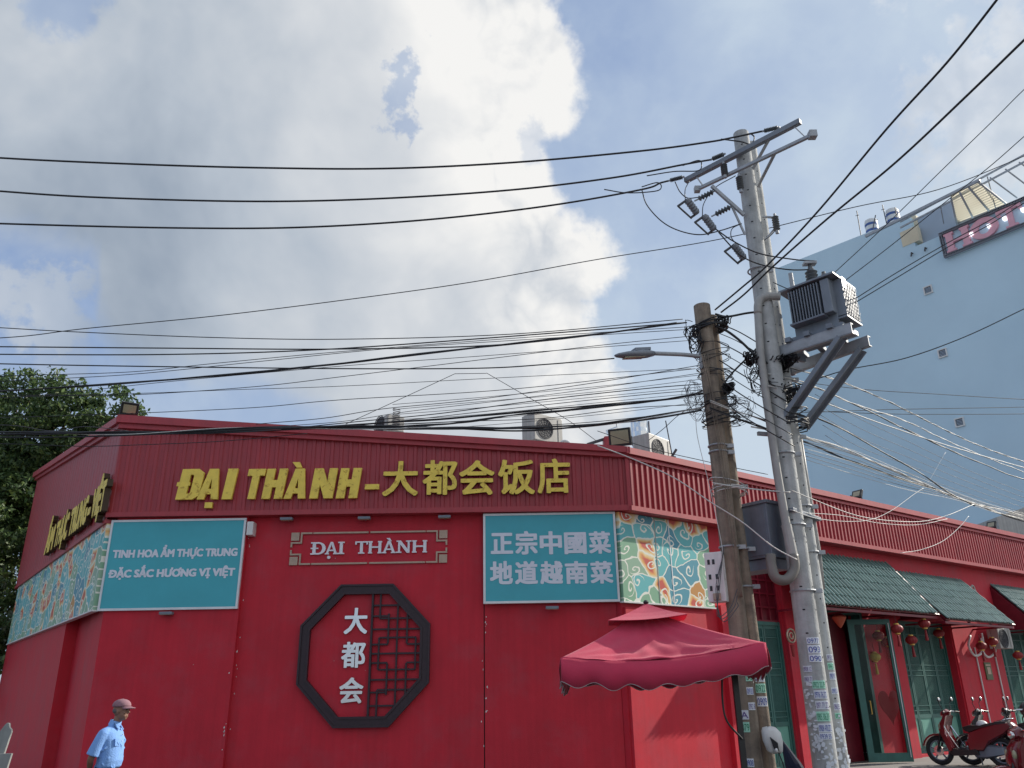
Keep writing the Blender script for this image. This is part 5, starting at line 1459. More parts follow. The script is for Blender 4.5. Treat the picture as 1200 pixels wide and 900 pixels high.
wire('black lead from the middle fuse holder across the poles to the transformer bushing', [(838, 268), (860, 283), (890, 297), (930, 304), (957, 306)], *LP(11.7), r=.011, name='jumper_wire')
wire('black lead from the lowest fuse holder to the second transformer bushing', [(842, 272), (858, 290), (872, 302), (895, 311), (925, 316), (950, 316)], *LP(11.62), r=.011, name='jumper_wire')
wire('short jumper looping to the lowest fuse holder', [(869, 262), (858, 268), (857, 278), (864, 287)], *LP(11.8), r=.008, name='jumper_wire')
wire('short lead from the lone right insulator to the poles', [(893, 283), (902, 277), (909, 270)], *LP(12.0), r=.007, name='jumper_wire')
wire('thin earth lead hanging from the transformer side to the conduit', [(906, 331), (915, 335), (924, 339)], *LP(11.7), r=.007, name='jumper_wire')

# middle layer, all ending on the old poles
oldL = Vector((3.1, 11.95, 7.0))
mid = [
 ('thin wire above the tree that sags level across the sky, first of the middle wires', [(-200, 372), (0, 384), (90, 389), (250, 395.5), (400, 397.5), (600, 391.5), (800, 374)], 12.3, .008),
 ('black wire just below the first middle wire, running level across the left sky', [(-200, 405), (0, 406.3), (200, 408), (400, 409), (600, 403), (805, 378)], 12.0, .011),
 ('black wire under the level pair, bending up to the old pole', [(-200, 413), (0, 415.2), (200, 415.3), (380, 409.5), (600, 394), (803, 378)], 12.15, .011),
 ('black wire meeting the thick cable above the roof corner', [(-200, 421), (0, 426.3), (180, 429.5), (400, 432), (560, 431.5), (640, 427), (720, 420)], 11.4, .010),
 ('thin pair wire rising from behind the tree to the old pole, upper', [(-100, 449), (0, 441), (150, 436), (250, 426), (400, 412), (600, 396.5), (806, 383)], 12.5, .006),
 ('thin pair wire rising from behind the tree to the old pole, lower', [(-100, 455), (0, 447), (150, 439), (300, 424), (450, 409), (600, 399), (806, 386)], 12.6, .006),
 ('thin wire running under the thick cable all the way to the old pole', [(-100, 470), (60, 464), (160, 462.5), (300, 453), (400, 441.5), (560, 422), (700, 405), (808, 394)], 12.4, .006),
 ('thin wire leaving the tree top right of the floodlight', [(-60, 470), (60, 462), (200, 447), (400, 429), (560, 417.5), (808, 399)], 12.7, .0055),
 ('thin slack wire from the tree to the middle of the old pole', [(-60, 462), (60, 463), (160, 461), (280, 456.5), (400, 452.5), (600, 442), (810, 432)], 12.5, .005),
 ('very thin wire low over the left sky above the roof', [(-80, 492), (80, 487), (165, 484), (300, 477.5), (400, 468.5), (600, 456), (815, 432)], 12.2, .006),
 ('thin wire from the roof line up to the street lamp bracket', [(300, 497), (380, 490), (450, 479), (560, 468), (700, 448), (820, 428)], 12.0, .006),
 ('thin wire just below the one that reaches the street lamp bracket', [(320, 500), (400, 494), (480, 482), (600, 468), (720, 452), (822, 437)], 12.1, .005),
 ('thin dark wire fanning up from the eaves cable to the upper cable coil', [(360, 500), (440, 492), (520, 484), (640, 468), (760, 455), (822, 450)], 12.05, .008),
 ('thin dark wire in the fan, just above the loosely twisted cable', [(380, 500), (470, 493), (560, 483), (680, 470), (770, 461), (823, 457)], 12.1, .006),
 ('slack thin wire under the twisted cable ending at the lower cable coil', [(400, 501), (540, 494), (640, 490), (740, 478), (825, 474)], 12.15, .006),
 ('lowest thin wire of the fan sagging just over the roof edge', [(420, 503), (520, 503), (610, 500), (700, 494), (780, 485), (828, 476)], 12.2, .006),
]
for i, (lb, pl, Y, r) in enumerate(mid):
    wire(lb, pl, *LP(Y), r=r * .95)
for i, (y0, y1, y2, y3) in enumerate(((466, 458, 449, 441), (472, 463, 455, 446), (478, 470, 461, 455), (484, 478, 468, 462), (489, 484, 474, 466), (495, 491, 482, 473))):
    wire(ORD[i] + ' from the top of six faint telephone wires fanning left of the old poles', [(460, y0 + 8), (560, y1 + 8), (700, y2 + 4), (824, y3 - 2)], *LP(12.0 + .07 * i), r=.0042, mm='cablegrey', group='faint telephone wires left of the old poles')
cable_bundle('thick black cable rising from the left edge to the top of the old poles', [(-200, 466), (0, 458.5), (100, 452.5), (200, 444.5), (300, 436), (400, 426), (500, 414), (600, 403), (700, 391), (793, 378.5)], *LP(12.0), strands=[(.011, 'cable')] * 3, R0=.011)
cable_bundle('heavy bundle of black cables lying along the roof edge of the front fascia', [(-220, 509), (0, 508), (80, 508), (150, 507), (240, 504), (330, 502), (430, 501), (530, 501.5), (610, 503), (680, 499), (750, 491), (822, 480)], *LP(11.95), strands=[(.013, 'cable')] * 3 + [(.009, 'cable')] * 2 + [(.006, 'cablewhite')], R0=.024)
cable_bundle('loosely twisted black cable climbing over the air conditioners to the old poles', [(330, 503), (440, 501), (530, 496), (600, 487), (660, 480.5), (740, 473), (824, 461)], *LP(12.1), strands=[(.009, 'cable')] * 3, R0=.012, twist=4)
cable_bundle('thinner black cable pair just above the roof edge bundle', [(-200, 513), (0, 512.5), (200, 509), (340, 503), (440, 496), (540, 489.5), (660, 478), (790, 467), (824, 458)], *LP(12.3), strands=[(.008, 'cable')] * 3, R0=.012)
wire('slack thin cable drooping in front of the tree and the left fascia', [(-150, 519), (0, 520), (100, 523), (170, 521), (260, 517), (360, 508)], *LP(12.3), r=.006)
wire('second slack thin cable drooping in front of the tree', [(-150, 503), (0, 498), (60, 505), (100, 500), (150, 505)], *LP(12.1), r=.006, mm='cablegrey')
# thin hanger wires in a wide V
wire('thin wire sloping down left from the little wire hanger to the roof', [(405, 497), (440, 481), (490, 458), (533, 438)], *LP(14.5), r=.006, mm='cablegrey')
wire('thin wire sloping down right from the little wire hanger to the corner floodlight', [(570, 437), (620, 466), (665, 492), (698, 516)], *LP(14.5), r=.006, mm='cablegrey')
wire('short level piece of the little wire hanger', [(533, 438), (570, 437.5)], *LP(14.5), r=.006, mm='cablegrey')

# lines running up and over the camera to the right
pU0, pU1 = (3.4, 12.0), (3.4 + .28 * 8, 12 - .96 * 8)
wire('long black power line rising steeply to the top right edge, left of two', [(838, 363), (868, 338), (900, 310), (960, 246), (1040, 150), (1110, 73), (1168, 0), (1200, -44)], pU0, pU1, r=.014)
wire('long black power line rising steeply to the right edge, right of two', [(845, 366), (872, 345), (905, 313), (970, 256), (1050, 190), (1130, 115), (1200, 47), (1260, -10)], pU0, (3.4 + .36 * 8, 12 - .93 * 8), r=.014)
wire('thin wire rising from behind the transformer to the right edge, upper', [(972, 325), (1040, 262), (1100, 203), (1160, 145), (1200, 105), (1250, 60)], (5.2, 13.2), (10, 9), r=.007)
wire('thin wire rising from behind the transformer past the hotel roof, second', [(985, 333), (1040, 291), (1100, 243), (1160, 195), (1200, 160), (1260, 108)], (5.2, 13.3), (10, 9), r=.007)
wire('upper of a close pair of wires crossing the hotel sign', [(985, 361), (1050, 320), (1110, 285), (1160, 258), (1200, 233), (1280, 185)], (5.0, 11.9), (10, 10), r=.0075)
wire('lower of a close pair of wires crossing the hotel sign', [(990, 362), (1050, 326), (1110, 290), (1160, 263), (1200, 238), (1280, 190)], (5.0, 11.9), (10, 10), r=.0075)
wire('black wire sagging across the blue wall from the diagonal brace to the right edge', [(895, 462), (940, 450), (990, 434), (1060, 420), (1130, 395), (1200, 362), (1290, 318)], (4.4, 12.1), (11, 11), r=.008)
wire('faint level wire across the blue wall under the bracket, upper', [(950, 449), (1020, 457), (1100, 462), (1200, 468), (1300, 472)], (4.6, 13.5), (14, 17), r=.006, mm='cablegrey')
wire('faint level wire across the blue wall, middle', [(930, 484), (1040, 480), (1120, 478.5), (1200, 477), (1300, 474)], (4.6, 13.5), (14, 17), r=.006, mm='cablegrey')
wire('faint level wire across the blue wall, lower', [(930, 481), (1040, 485), (1120, 485.5), (1200, 485), (1300, 482)], (4.6, 13.5), (14, 17), r=.006, mm='cablegrey')

# right-hand bundles along the side street
SP0, SP1 = (4.3, 12.1), (4.3 + .797 * 10, 12.1 + .604 * 10)
def rb(label, pl, strands, R0=.012, twist=5, off=0.0, n=12):
    o = Vector((.604, -.797)) * off
    cable_bundle(label, pl, (SP0[0] + o.x, SP0[1] + o.y), (SP1[0] + o.x, SP1[1] + o.y), strands, R0, n=n, twist=twist)
w3 = [(.006, 'cablewhite'), (.006, 'cablewhite'), (.006, 'cable')]
rb('uppermost pale twisted cable sweeping down from the bracket to the right edge', [(905, 425), (945, 436), (985, 447), (1040, 470), (1070, 485), (1140, 519), (1200, 541), (1280, 566)], w3, .011, 7)
rb('pale twisted cable second from the top, right of the diagonal braces', [(900, 438), (945, 449), (1000, 473), (1060, 493), (1120, 521), (1200, 553), (1280, 578)], [(.007, 'cablewhite')] * 2, .010, 6, .05)
rb('smooth pale cable between the twisted ones', [(900, 452), (940, 462), (985, 479), (1040, 499), (1110, 522), (1200, 548), (1280, 570)], [(.009, 'cablewhite')], .0, 1, .1)
rb('black cable among the pale ones sagging to the right edge', [(905, 440), (965, 458), (1010, 478), (1055, 500), (1110, 526), (1160, 547), (1200, 562), (1280, 585)], [(.010, 'cable'), (.008, 'cable')], .009, 4, -.05)
rb('thick pale bundle passing in front of the tall poles', [(832, 470), (860, 482), (895, 493), (935, 508), (985, 525), (1040, 548), (1100, 575), (1150, 592), (1200, 604), (1280, 620)], [(.007, 'cablewhite'), (.0065, 'cablewhite'), (.006, 'cablewhite'), (.006, 'cablegrey')], .022, 2, -.25)
rb('dark bundle just under the thick pale one', [(832, 478), (860, 489), (900, 503), (950, 521), (1000, 541), (1050, 559), (1100, 575), (1140, 590), (1200, 611), (1280, 632)], [(.010, 'cable'), (.009, 'cable'), (.008, 'cablegrey')], .014, 3, -.3)
rb('dark bundle dropping from the brace foot to join the others', [(952, 487), (980, 500), (1010, 516), (1045, 535), (1080, 556), (1110, 576), (1142, 592)], [(.010, 'cable'), (.008, 'cable'), (.008, 'cablegrey')], .014, 3, .1)
rb('second pale strand below the thick pale bundle', [(880, 500), (940, 513), (1000, 532), (1060, 557), (1110, 578), (1160, 597), (1200, 609), (1280, 628)], [(.006, 'cablewhite')] * 2, .012, 4, -.15)
for i in range(7):
    k = i * 4.2
    wire(ORD[i] + ' from the top of seven faint slack wires below the pale bundles', [(940, 512 + k), (1000, 528 + k * 1.1), (1060, 553 + k * .8), (1120, 577 + k * .35), (1170, 594 + k * .3), (1260, 617 + k * .3)], (4.5, 12.3 + .05 * i), (12.4, 18.2 + .05 * i), r=.0045, mm='cablewhite' if i % 3 == 0 else 'cablegrey', group='faint slack wires below the pale bundles')
for i in range(5):
    wire(ORD[i] + ' from the top of five faint wires slanting over the blue wall', [(955 + i * 3, 462 + i * 12), (1010, 492 + i * 11), (1070, 520 + i * 9), (1130, 549 + i * 7), (1200, 577 + i * 6), (1260, 598 + i * 5)], (4.6, 13.0 + .1 * i), (12.4, 18.8 + .1 * i), r=.004, mm='cablegrey', group='faint wires slanting over the blue wall')
wire('pale loop of cable sagging in front of the ribbed fascia, larger', [(926, 574), (955, 586), (1000, 603), (1040, 610), (1080, 611), (1110, 604), (1141, 591)], (4.6, 12.0), (11.5, 17.3), r=.0065, mm='cablewhite')
wire('pale loop of cable sagging in front of the ribbed fascia, smaller', [(926, 597), (955, 607), (990, 611), (1020, 609), (1045, 598), (1070, 580), (1082, 572)], (4.6, 12.0), (11.5, 17.3), r=.005, mm='cablewhite')
wire('thin pale loop hanging across the fascia down to the bottom trim', [(940, 601), (985, 604), (1030, 613), (1075, 615), (1110, 608)], (4.6, 12.2), (11.5, 17.5), r=.005, mm='cablewhite')
wire('thin pale wire curving up from the fascia trim to the cable bundle', [(1055, 648), (1080, 644), (1105, 634), (1125, 617), (1135, 605)], (4.6, 12.2), (11.5, 17.5), r=.005, mm='cablewhite')
wire('thin spike of pale wire rising from the bundle over the blue wall', [(1082, 575), (1095, 553), (1108, 530)], (4.6, 12.2), (11.5, 17.5), r=.0025, mm='cablewhite')
wire('cable stay running from the roof corner down across both pole pairs', [(700, 522), (742, 538), (790, 560), (832, 588), (870, 612), (905, 640), (934, 656)], *LP(11.55), r=.009, mm='cablewhite')
wire('pale cable tied across the old poles and on to the tall poles', [(835, 566), (860, 570), (890, 574), (926, 577)], *LP(11.75), r=.010, mm='cablewhite')
wire('thin dark wire crossing the roof corner behind the old poles', [(700, 505), (760, 525), (820, 539), (860, 548), (900, 556)], *LP(13.5), r=.006)
wire('thin loose wire falling from the coil past the ribbed fascia', [(815, 485), (817, 510), (824, 540), (829, 560), (838, 600), (846, 640), (850, 680)], *LP(11.8), r=.005, mm='cablewhite')
wire('thin wire sloping up from the roof antenna to the old pole', [(760, 516), (778, 502), (796, 486), (822, 470)], *LP(13.5), r=.006)
# links between the two pole pairs
wire('black dead end cable between the tops of the two pole pairs', [(838, 368), (852, 371), (875, 367), (893, 365)], *LP(12.0), r=.018)
wire('black cable curving down from the old pole top to the bracket', [(838, 382), (852, 388), (868, 400), (885, 416), (900, 426), (912, 432)], *LP(11.9), r=.020)
wire('black cable from the coil up to the bracket', [(850, 447), (860, 435), (872, 423), (880, 415), (893, 402)], *LP(11.9), r=.016)
for i in range(9):
    y0 = 378 + i * 11; y1 = 405 + i * 12
    wire(ORD[i] + ' of nine thin wires slanting between the old poles and tall poles', [(838 + i * 1.2, y0), (868, y0 + 12 + i), (915 + i * 2, y1 + 14 + i)], *LP(12.0 - .04 * i), r=.0065 if i % 2 else .009, group='thin wires between the two pole pairs')
for i in range(6):
    wire(ORD[i] + ' of six thin looping tail wires between the pole pairs, counting down', [(880 + i * 2, 416), (884 + i * 5, 432 + i * 4), (895 + i * 6, 446 + 3 * i), (912 + i * 5, 448 + i * 6)], *LP(11.8 + .03 * i), r=.006, group='looping tails between the pole pairs')
def tangle(label, cpx, Y, rx, rz, n, r, mm='cable', seed=1, loop=True, ry=.1):
    rn = random.Random(seed); c = atY(*cpx, Y); m = MB()
    for k in range(n):
        a0 = rn.uniform(0, 6.28); s_ = rn.uniform(.4, 1.0); ox, oz = rn.uniform(-.3, .3) * rx, rn.uniform(-.5, .5) * rz
        pts = []
        for i in range(10):
            t = a0 + i / 9 * rn.uniform(3.2, 6.0); pts.append(c + Vector((ox + rx * s_ * math.cos(t) * rn.uniform(.8, 1.1), ry * math.sin(t * 1.7) * rn.uniform(.4, 1.2), oz + rz * s_ * math.sin(t))))
        m.tube(catmull(pts, 3), r, 5)
    return tag(m.build('cable_tangle', M[mm], None, smooth=True), label, 'cable tangle')
tangle('tangle of black connectors and loops at the left of the old pole top', (812, 388), 11.9, .14, .16, 8, .006, seed=2)
tangle('tangle of black loops on the left of the old poles above the lamp arm', (813, 400), 11.9, .11, .18, 7, .007, seed=3)
tangle('tangle of black loops and connectors on the right of the old pole top', (845, 376), 11.95, .14, .15, 9, .009, seed=4)
tangle('messy coil of black cable hanging right of the old poles', (853, 455), 11.95, .09, .08, 30, .006, seed=5)
tangle('black connector cluster hanging between the two pole pairs', (878, 420), 11.9, .10, .10, 12, .010, seed=8)
tangle('loose black loops between the pole pairs under the connector cluster', (884, 440), 11.9, .16, .22, 8, .006, seed=9)
tangle('fine grey wire ends frizzing left of the old poles', (812, 468), 11.95, .18, .30, 14, .0028, 'cablegrey', seed=11)
tangle('fine grey wire ends frizzing right of the old poles', (868, 478), 11.95, .2, .22, 14, .0028, 'cablegrey', seed=12)
tangle('nest of dark cable ends at the foot of the bracket on the tall poles', (918, 425), 12.0, .20, .10, 26, .008, seed=13, ry=.2)
tangle('dark cable ends round the tall poles at the brace feet', (922, 462), 12.05, .2, .12, 14, .010, seed=14, ry=.22)
# turns of cable round the old poles
def wraps(label, cx_, cy_, r, z0, z1, n, rr_, mm='cable', seed=0):
    rn = random.Random(seed); m = MB()
    for k in range(n):
        z = rn.uniform(z0, z1); t1, t2 = rn.uniform(-.09, .09), rn.uniform(-.05, .05)
        pts = [(cx_ + (r * .78 + rn.uniform(.0, .05)) * math.cos(a) * 1.0, cy_ + (r * .78) * math.sin(a), z + t1 * math.cos(a) + t2 * math.sin(a)) for a in [2 * math.pi * i / 20 for i in range(21)]]
        m.tube(pts, rr_, 5)
    return tag(m.build('cable_wrap', M[mm], None, smooth=True), label, 'cable')
wraps('dense turns of black cable round both old poles below the coil', 3.27, 12.06, .33, atY(850, 497, 12).z, atY(850, 466, 12).z, 14, .006, seed=1)
wraps('turns of black cable round both old poles near their tops', 3.26, 12.06, .32, atY(850, 386, 12).z, atY(850, 380, 12).z, 6, .012, seed=2)
wraps('scattered thin turns of cable round the old poles beside the lamp', 3.26, 12.06, .31, atY(850, 450, 12).z, atY(850, 400, 12).z, 9, .006, seed=3)
wraps('pale wires tied round both old poles beside the ribbed fascia', 3.27, 12.06, .30, atY(850, 577, 12).z, atY(850, 563, 12).z, 4, .008, 'cablewhite', seed=4)
wraps('dark turns of cable round the tall poles at the brace feet', 4.34, 12.12, .36, atY(930, 497, 12).z, atY(930, 478, 12).z, 10, .010, seed=6)
m = MB()
for k in range(5):
    j = random.uniform(-1.2, 1.2)
    m.tube(catmull([atY(822 + k * 1.6 + j, 415, 11.83), atY(830 + k * 1.0 - j, 450, 11.83), atY(838 + k * 1.8, 500, 11.82), atY(848 + k * 1.5 + j, 560, 11.82), atY(858 + k * 1.4 - j, 640, 11.81), atY(866 + k * 1.0, 700, 11.82)], 8), .0045 if k % 2 else .007, 5)
tag(m.build('cable_run', M['oldconc'], None, smooth=True), 'bundle of grey cables running down the front of the old poles', 'cable')
m = MB()
for k in range(3):
    m.tube(catmull([atY(848, 640 + k * 4, 11.8), atY(843 - k * 2, 690, 11.75), atY(841 + k * 3, 722 + k * 3, 11.7), atY(856 + k * 4, 712, 11.75), atY(864, 690 + k * 8, 11.8)], 8), .006, 5)
tag(m.build('cable_loop', M['cablegrey'], None, smooth=True), 'slack grey cable loops hanging beside the meter box', 'cable')
# ------------------------------------------------------------------ market umbrella
uA, uB = atY(657, 771, 9.35), atY(897, 753, 9.1)
e_ = uB - uA; side = e_.length; nh = Vector((-e_.y, e_.x, 0)).normalized()
uC, uD = uB + nh * side * .95 + Vector((0, 0, .0)), uA + nh * side * .95 + Vector((0, 0, .02))
uctr = (uA + uB + uC + uD) / 4
apz = atY(757, 722, uctr.y).z
apex = Vector((atY(757, 722, uctr.y).x, uctr.y, apz))
UM = thing('market_umbrella', 'square magenta red market umbrella with a vented top and scalloped white edged valance', 'umbrella', (apex.x, apex.y, GZ))
cor4 = [uA, uB, uC, uD]
top4 = [apex + (c - uctr) * .17 - Vector((0, 0, .02)) for c in cor4]
m = MB()
NU, NV = 48, 24
rn = random.Random(4)
def wr(k, u, v):
    # creases fan out of the corners and gather towards the top
    a1 = math.atan2(v + .02, u + .02); a2 = math.atan2(v + .02, 1 - u + .02); f1 = math.exp(-2.2 * math.hypot(u, v)); f2 = math.exp(-2.2 * math.hypot(1 - u, v))
    return (.030 * f1 * math.sin(a1 * 13 + k) + .030 * f2 * math.sin(a2 * 11 + 2 * k) + .010 * math.sin(u * 17 + 4 * v + k) * (1 - v) + .006 * math.sin(u * 41 + 11 * v))
for k in range(4):
    c0, c1 = cor4[k], cor4[(k + 1) % 4]; t0, t1 = top4[k], top4[(k + 1) % 4]; base = len(m.v); vs = []
    for j in range(NV + 1):
        v = j / NV
        for i in range(NU + 1):
            u = i / NU; lo_ = c0.lerp(c1, u); lo_ = lo_ - Vector((0, 0, .10 * math.sin(math.pi * u)))
            hi_ = t0.lerp(t1, u); p = lo_.lerp(hi_, v)
            p.z -= .07 * math.sin(math.pi * v) * (.35 + .65 * math.sin(math.pi * u)); p.z += wr(k, u, v) * math.sin(math.pi * u)
            vs.append(p)
    fs = [(j * (NU + 1) + i, j * (NU + 1) + i + 1, (j + 1) * (NU + 1) + i + 1, (j + 1) * (NU + 1) + i) for j in range(NV) for i in range(NU)]
    m.add(vs, fs)
can = m.build('canopy', M['fabric'], UM, smooth=True, fix=False)
sd2 = can.modifiers.new('thick', 'SOLIDIFY'); sd2.thickness = .006
# valance with scallops
m = MB(); pip = MB(); NS = 96
for k in range(4):
    c0, c1 = cor4[k], cor4[(k + 1) % 4]; out_ = ((c0 + c1) / 2 - uctr); out_.z = 0; out_.normalize()
    vs = []; edge_ = []
    for i in range(NS + 1):
        u = i / NS; p = c0.lerp(c1, u) - Vector((0, 0, .10 * math.sin(math.pi * u)))
        sc = .5 - .5 * math.cos(2 * math.pi * u * 6)
        L_ = .24 + .048 * sc + .012 * math.sin(u * 31 + k)
        fl = out_ * (.02 + .03 * math.sin(u * 40 + k) * .4)
        q = p - Vector((0, 0, L_)) + fl; mid_ = p - Vector((0, 0, L_ * .5)) + out_ * .022
        vs += [p, mid_, q]; edge_.append(q)
    fs = []
    for i in range(NS):
        a = i * 3; fs += [(a, a + 3, a + 4, a + 1), (a + 1, a + 4, a + 5, a + 2)]
    m.add(vs, fs); pip.tube(edge_, .006, 5)
va = m.build('valance', M['fabric'], UM, smooth=True, fix=False)
sd2 = va.modifiers.new('thick', 'SOLIDIFY'); sd2.thickness = .005
pip.build('piping', M['piping'], va, smooth=True)
# top vent cap
m = MB(); vap = Vector((atY(757, 707, apex.y).x, apex.y, atY(757, 707, apex.y).z)); vc = [apex + (c - uctr) * .42 + Vector((0, 0, -.045)) for c in cor4]
vs = []; fs = []
for k in range(4):
    c0, c1 = vc[k], vc[(k + 1) % 4]; b0_ = len(vs); n = 8
    for j in range(5):
        v = j / 4
        for i in range(n + 1):
            u = i / n; lo_ = c0.lerp(c1, u) - Vector((0, 0, .025 * math.sin(math.pi * u))); p = lo_.lerp(vap, v); p.z -= .02 * math.sin(math.pi * v); vs.append(p)
    fs += [(b0_ + j * (n + 1) + i, b0_ + j * (n + 1) + i + 1, b0_ + (j + 1) * (n + 1) + i + 1, b0_ + (j + 1) * (n + 1) + i) for j in range(4) for i in range(n)]
m.add(vs, fs); vo = m.build('vent_cap', M['fabric'], UM, smooth=False, fix=False); sd2 = vo.modifiers.new('t', 'SOLIDIFY'); sd2.thickness = .006
m = MB(); m.lathe([(.0, 0), (.03, 0), (.035, .02), (.02, .04), (.0, .045)], c=tuple(vap + Vector((0, 0, -.005))), seg=10); m.build('finial', M['black'], UM)
# ribs, runner and the cantilever mast
for c in cor4:
    m = MB(); m.bar(apex - Vector((0, 0, .06)), c - Vector((0, 0, .03)), .022, .016); m.build('rib', M['black'], UM)
mast0 = atY(868, 860, 10.55); mx_ = Vector((mast0.x, mast0.y, 0))
m = MB(); m.box(mx_.x - .035, mx_.x + .035, mx_.y - .03, mx_.y + .03, GZ, 1.98); m.build('mast', M['black'], UM, bevel=.006)
m = MB(); m.bar((mx_.x, mx_.y, 1.95), (apex.x, apex.y, apex.z - .25), .045, .045); m.build('arm', M['black'], UM)
m = MB(); m.tube(catmull([(mx_.x - .17, mx_.y - .1, 1.85), (mx_.x - .20, mx_.y - .1, 1.5), (mx_.x - .17, mx_.y - .1, 1.28), (mx_.x + .0, mx_.y - .05, 1.08)], 6), .012, 8)
m.bar((mx_.x - .17, mx_.y - .1, 1.85), (mx_.x, mx_.y, 2.0), .03); m.build('tilt_handle', M['black'], UM)
m = MB(); m.box(mx_.x - .4, mx_.x + .4, mx_.y - .4, mx_.y + .4, GZ, GZ + .07); m.build('base', M['black'], UM, bevel=.01)
# a second, closed dark umbrella leaning by the poles
cu = thing('folded_umbrella', 'folded black umbrella leaning behind the old poles by the dark red column', 'umbrella', atY(925, 905, 13.0))
p0_, p1_ = atY(916, 868, 13.0), atY(938, 915, 12.9)
m = MB(); pts = [p0_.lerp(p1_, i / 8) for i in range(9)]; m.tube(pts, [.02, .04, .06, .08, .10, .12, .13, .135, .13], 12); m.build('cloth', M['navy'], cu)
m = MB(); m.cyl(p0_ - (p1_ - p0_) * .18, p0_, .012); m.build('tip', M['black'], cu)
m = MB(); m.cyl(p1_, p1_ + (p1_ - p0_) * .7, .018); m.build('shaft', M['black'], cu)
M['latt'] = mat('dark_grey_lattice', (.24, .25, .29), .6)
# ------------------------------------------------------------------ blue hotel behind
h0p = atY(1105, 414, 45)
HF = Fr((h0p.x, h0p.y, 0), R(180) + AL, (-math.cos(AL), math.sin(AL), 0))   # s grows towards the camera side (right in view)
HO = thing('hotel_building', 'tall plain pale blue windowless side wall of a hotel rising behind the restaurant', 'building', (h0p.x, h0p.y, GZ))
sl, ztl = HF.px(905, 316.5); s2, zt2 = HF.px(1065, 253.5)
def hbox(name, s0, s1, z0, z1, d0, d1, m, parent=HO, **k):
    q = MB(); q.fbox(HF, s0, s1, z0, z1, d0, d1); return q.build(name, M[m], parent, **k)
sR = 8.5
zsgt = HF.px(1101, 273)[1]
q = MB()
q.fprism(HF, [(sl, GZ), (sR, GZ), (sR, zsgt - .2), (s2, zsgt - .2), (s2, zt2), (sl, ztl)], -22, 0)
q.build('side_wall', M['hotel'], HO)
# small upper structures: beige stair head, grey block, sheet roof, steel frame
b0s, b0z = HF.px(1056, 272); b1s, b1z = HF.px(1072, 285)
hbox('beige_block', HF.px(1054, 270)[0], HF.px(1077, 280)[0], HF.px(1060, 289)[1], HF.px(1060, 270.5)[1], -.5, .03, 'beige')
hbox('upper_wall', s2 - .02, HF.px(1122, 235, -.6)[0], zsgt - .3, HF.px(1072, 256, -.6)[1], -9, -.6, 'hotelgrey')
hbox('corner_post', HF.px(1066, 255, -.55)[0], HF.px(1074, 255, -.55)[0], zsgt - .3, HF.px(1066, 255, -.5)[1], -.9, -.5, 'beige')
# corrugated sheet awning: sloping sheet seen from below
ca_ = [(1120, 262), (1178, 239), (1146, 211), (1113, 231)]
p3 = [HF.P(*HF.px(1120, 262, -.3), -.3), HF.P(*HF.px(1179, 239, -.3), -.3)]
zs_hi = HF.px(1113, 231, 1.6)[1]
s_a, z_a = HF.px(1121, 261, -.4); s_b, z_b = HF.px(1180, 238, -.4); s_c, z_c = HF.px(1146, 211, 2.0); s_d, z_d = HF.px(1114, 230, 2.0)
q = MB(); n = 26; vs = []
for i in range(n + 1):
    t = i / n; bo = .07 * (1 if (i // 1) % 2 else -1)
    # corrugations run across
    a = HF.P(s_a + (s_d - s_a) * t, z_a + (z_d - z_a) * t + bo, -.4 + 2.4 * t); b = HF.P(s_b + (s_c - s_b) * t, z_b + (z_c - z_b) * t + bo, -.4 + 2.4 * t); vs += [a, b]
q.add(vs, [(2 * i, 2 * i + 1, 2 * i + 3, 2 * i + 2) for i in range(n)]); o = q.build('sheet_awning', M['sheet'], HO, fix=False)
q = MB()
for t in (0, .33, .66, 1.0):
    q.bar(HF.P(s_a + (s_b - s_a) * t, z_a + (z_b - z_a) * t - .12, -.4), HF.P(s_d + (s_c - s_d) * t, z_d + (z_c - z_d) * t - .12, 2.0), .10)
q.bar(HF.P(s_a, z_a - .1, -.4), HF.P(s_b, z_b - .1, -.4), .12); q.bar(HF.P(s_d - 5.5, z_d - .05 , 2.0), HF.P(s_c + .1, z_c - .05, 2.0), .16)
q.build('sheet_frame', M['galv'], HO)
# bare steel frame to the right of the sheet
q = MB()
def hp(x, y, d): return HF.P(*HF.px(x, y, d), d)
q.bar(hp(1055, 260, 1.2), hp(1290, 133, 1.2), .09); q.bar(hp(1055, 267, 1.2), hp(1290, 142, 1.2), .09)
for (x0, y0, x1, y1) in ((1160, 208, 1192, 232), (1178, 198, 1215, 226), (1194, 190, 1240, 220), (1157, 207, 1167, 245), (1102, 241, 1106, 262)):
    q.bar(hp(x0, y0, 1.2), hp(x1, y1, -.2), .06)
q.build('steel_frame', M['galv'], HO)
# vents in the wall
def vent(px_, py_, w_, label):
    s_, z_ = HF.px(px_, py_); T = thing('wall_vent', label, 'vent', HF.P(s_, z_, 0))
    q = MB()
    for a, b, c, d in ((-w_, -w_ + .07, -w_, w_), (w_ - .07, w_, -w_, w_), (-w_ + .07, w_ - .07, -w_, -w_ + .07), (-w_ + .07, w_ - .07, w_ - .07, w_)): q.fbox(HF, s_ + a, s_ + b, z_ + c, z_ + d, 0, .10)
    q.build('frame', M['white'], T)
    q = MB(); q.fbox(HF, s_ - w_ + .07, s_ + w_ - .07, z_ - w_ + .07, z_ + w_ - .07, .0, .02); q.build('opening', M['cablegrey'], T)
    q = MB()
    for i in range(4):
        zz = z_ - w_ + .12 + i * (2 * w_ - .2) / 4; q.fbox(HF, s_ - w_ + .1, s_ + w_ - .1, zz, zz + .04, .02, .07)
    q.build('louvre', M['hotelgrey'], T)
vent(1088, 340, .27, 'square louvred vent high on the blue hotel wall, just under the sign')
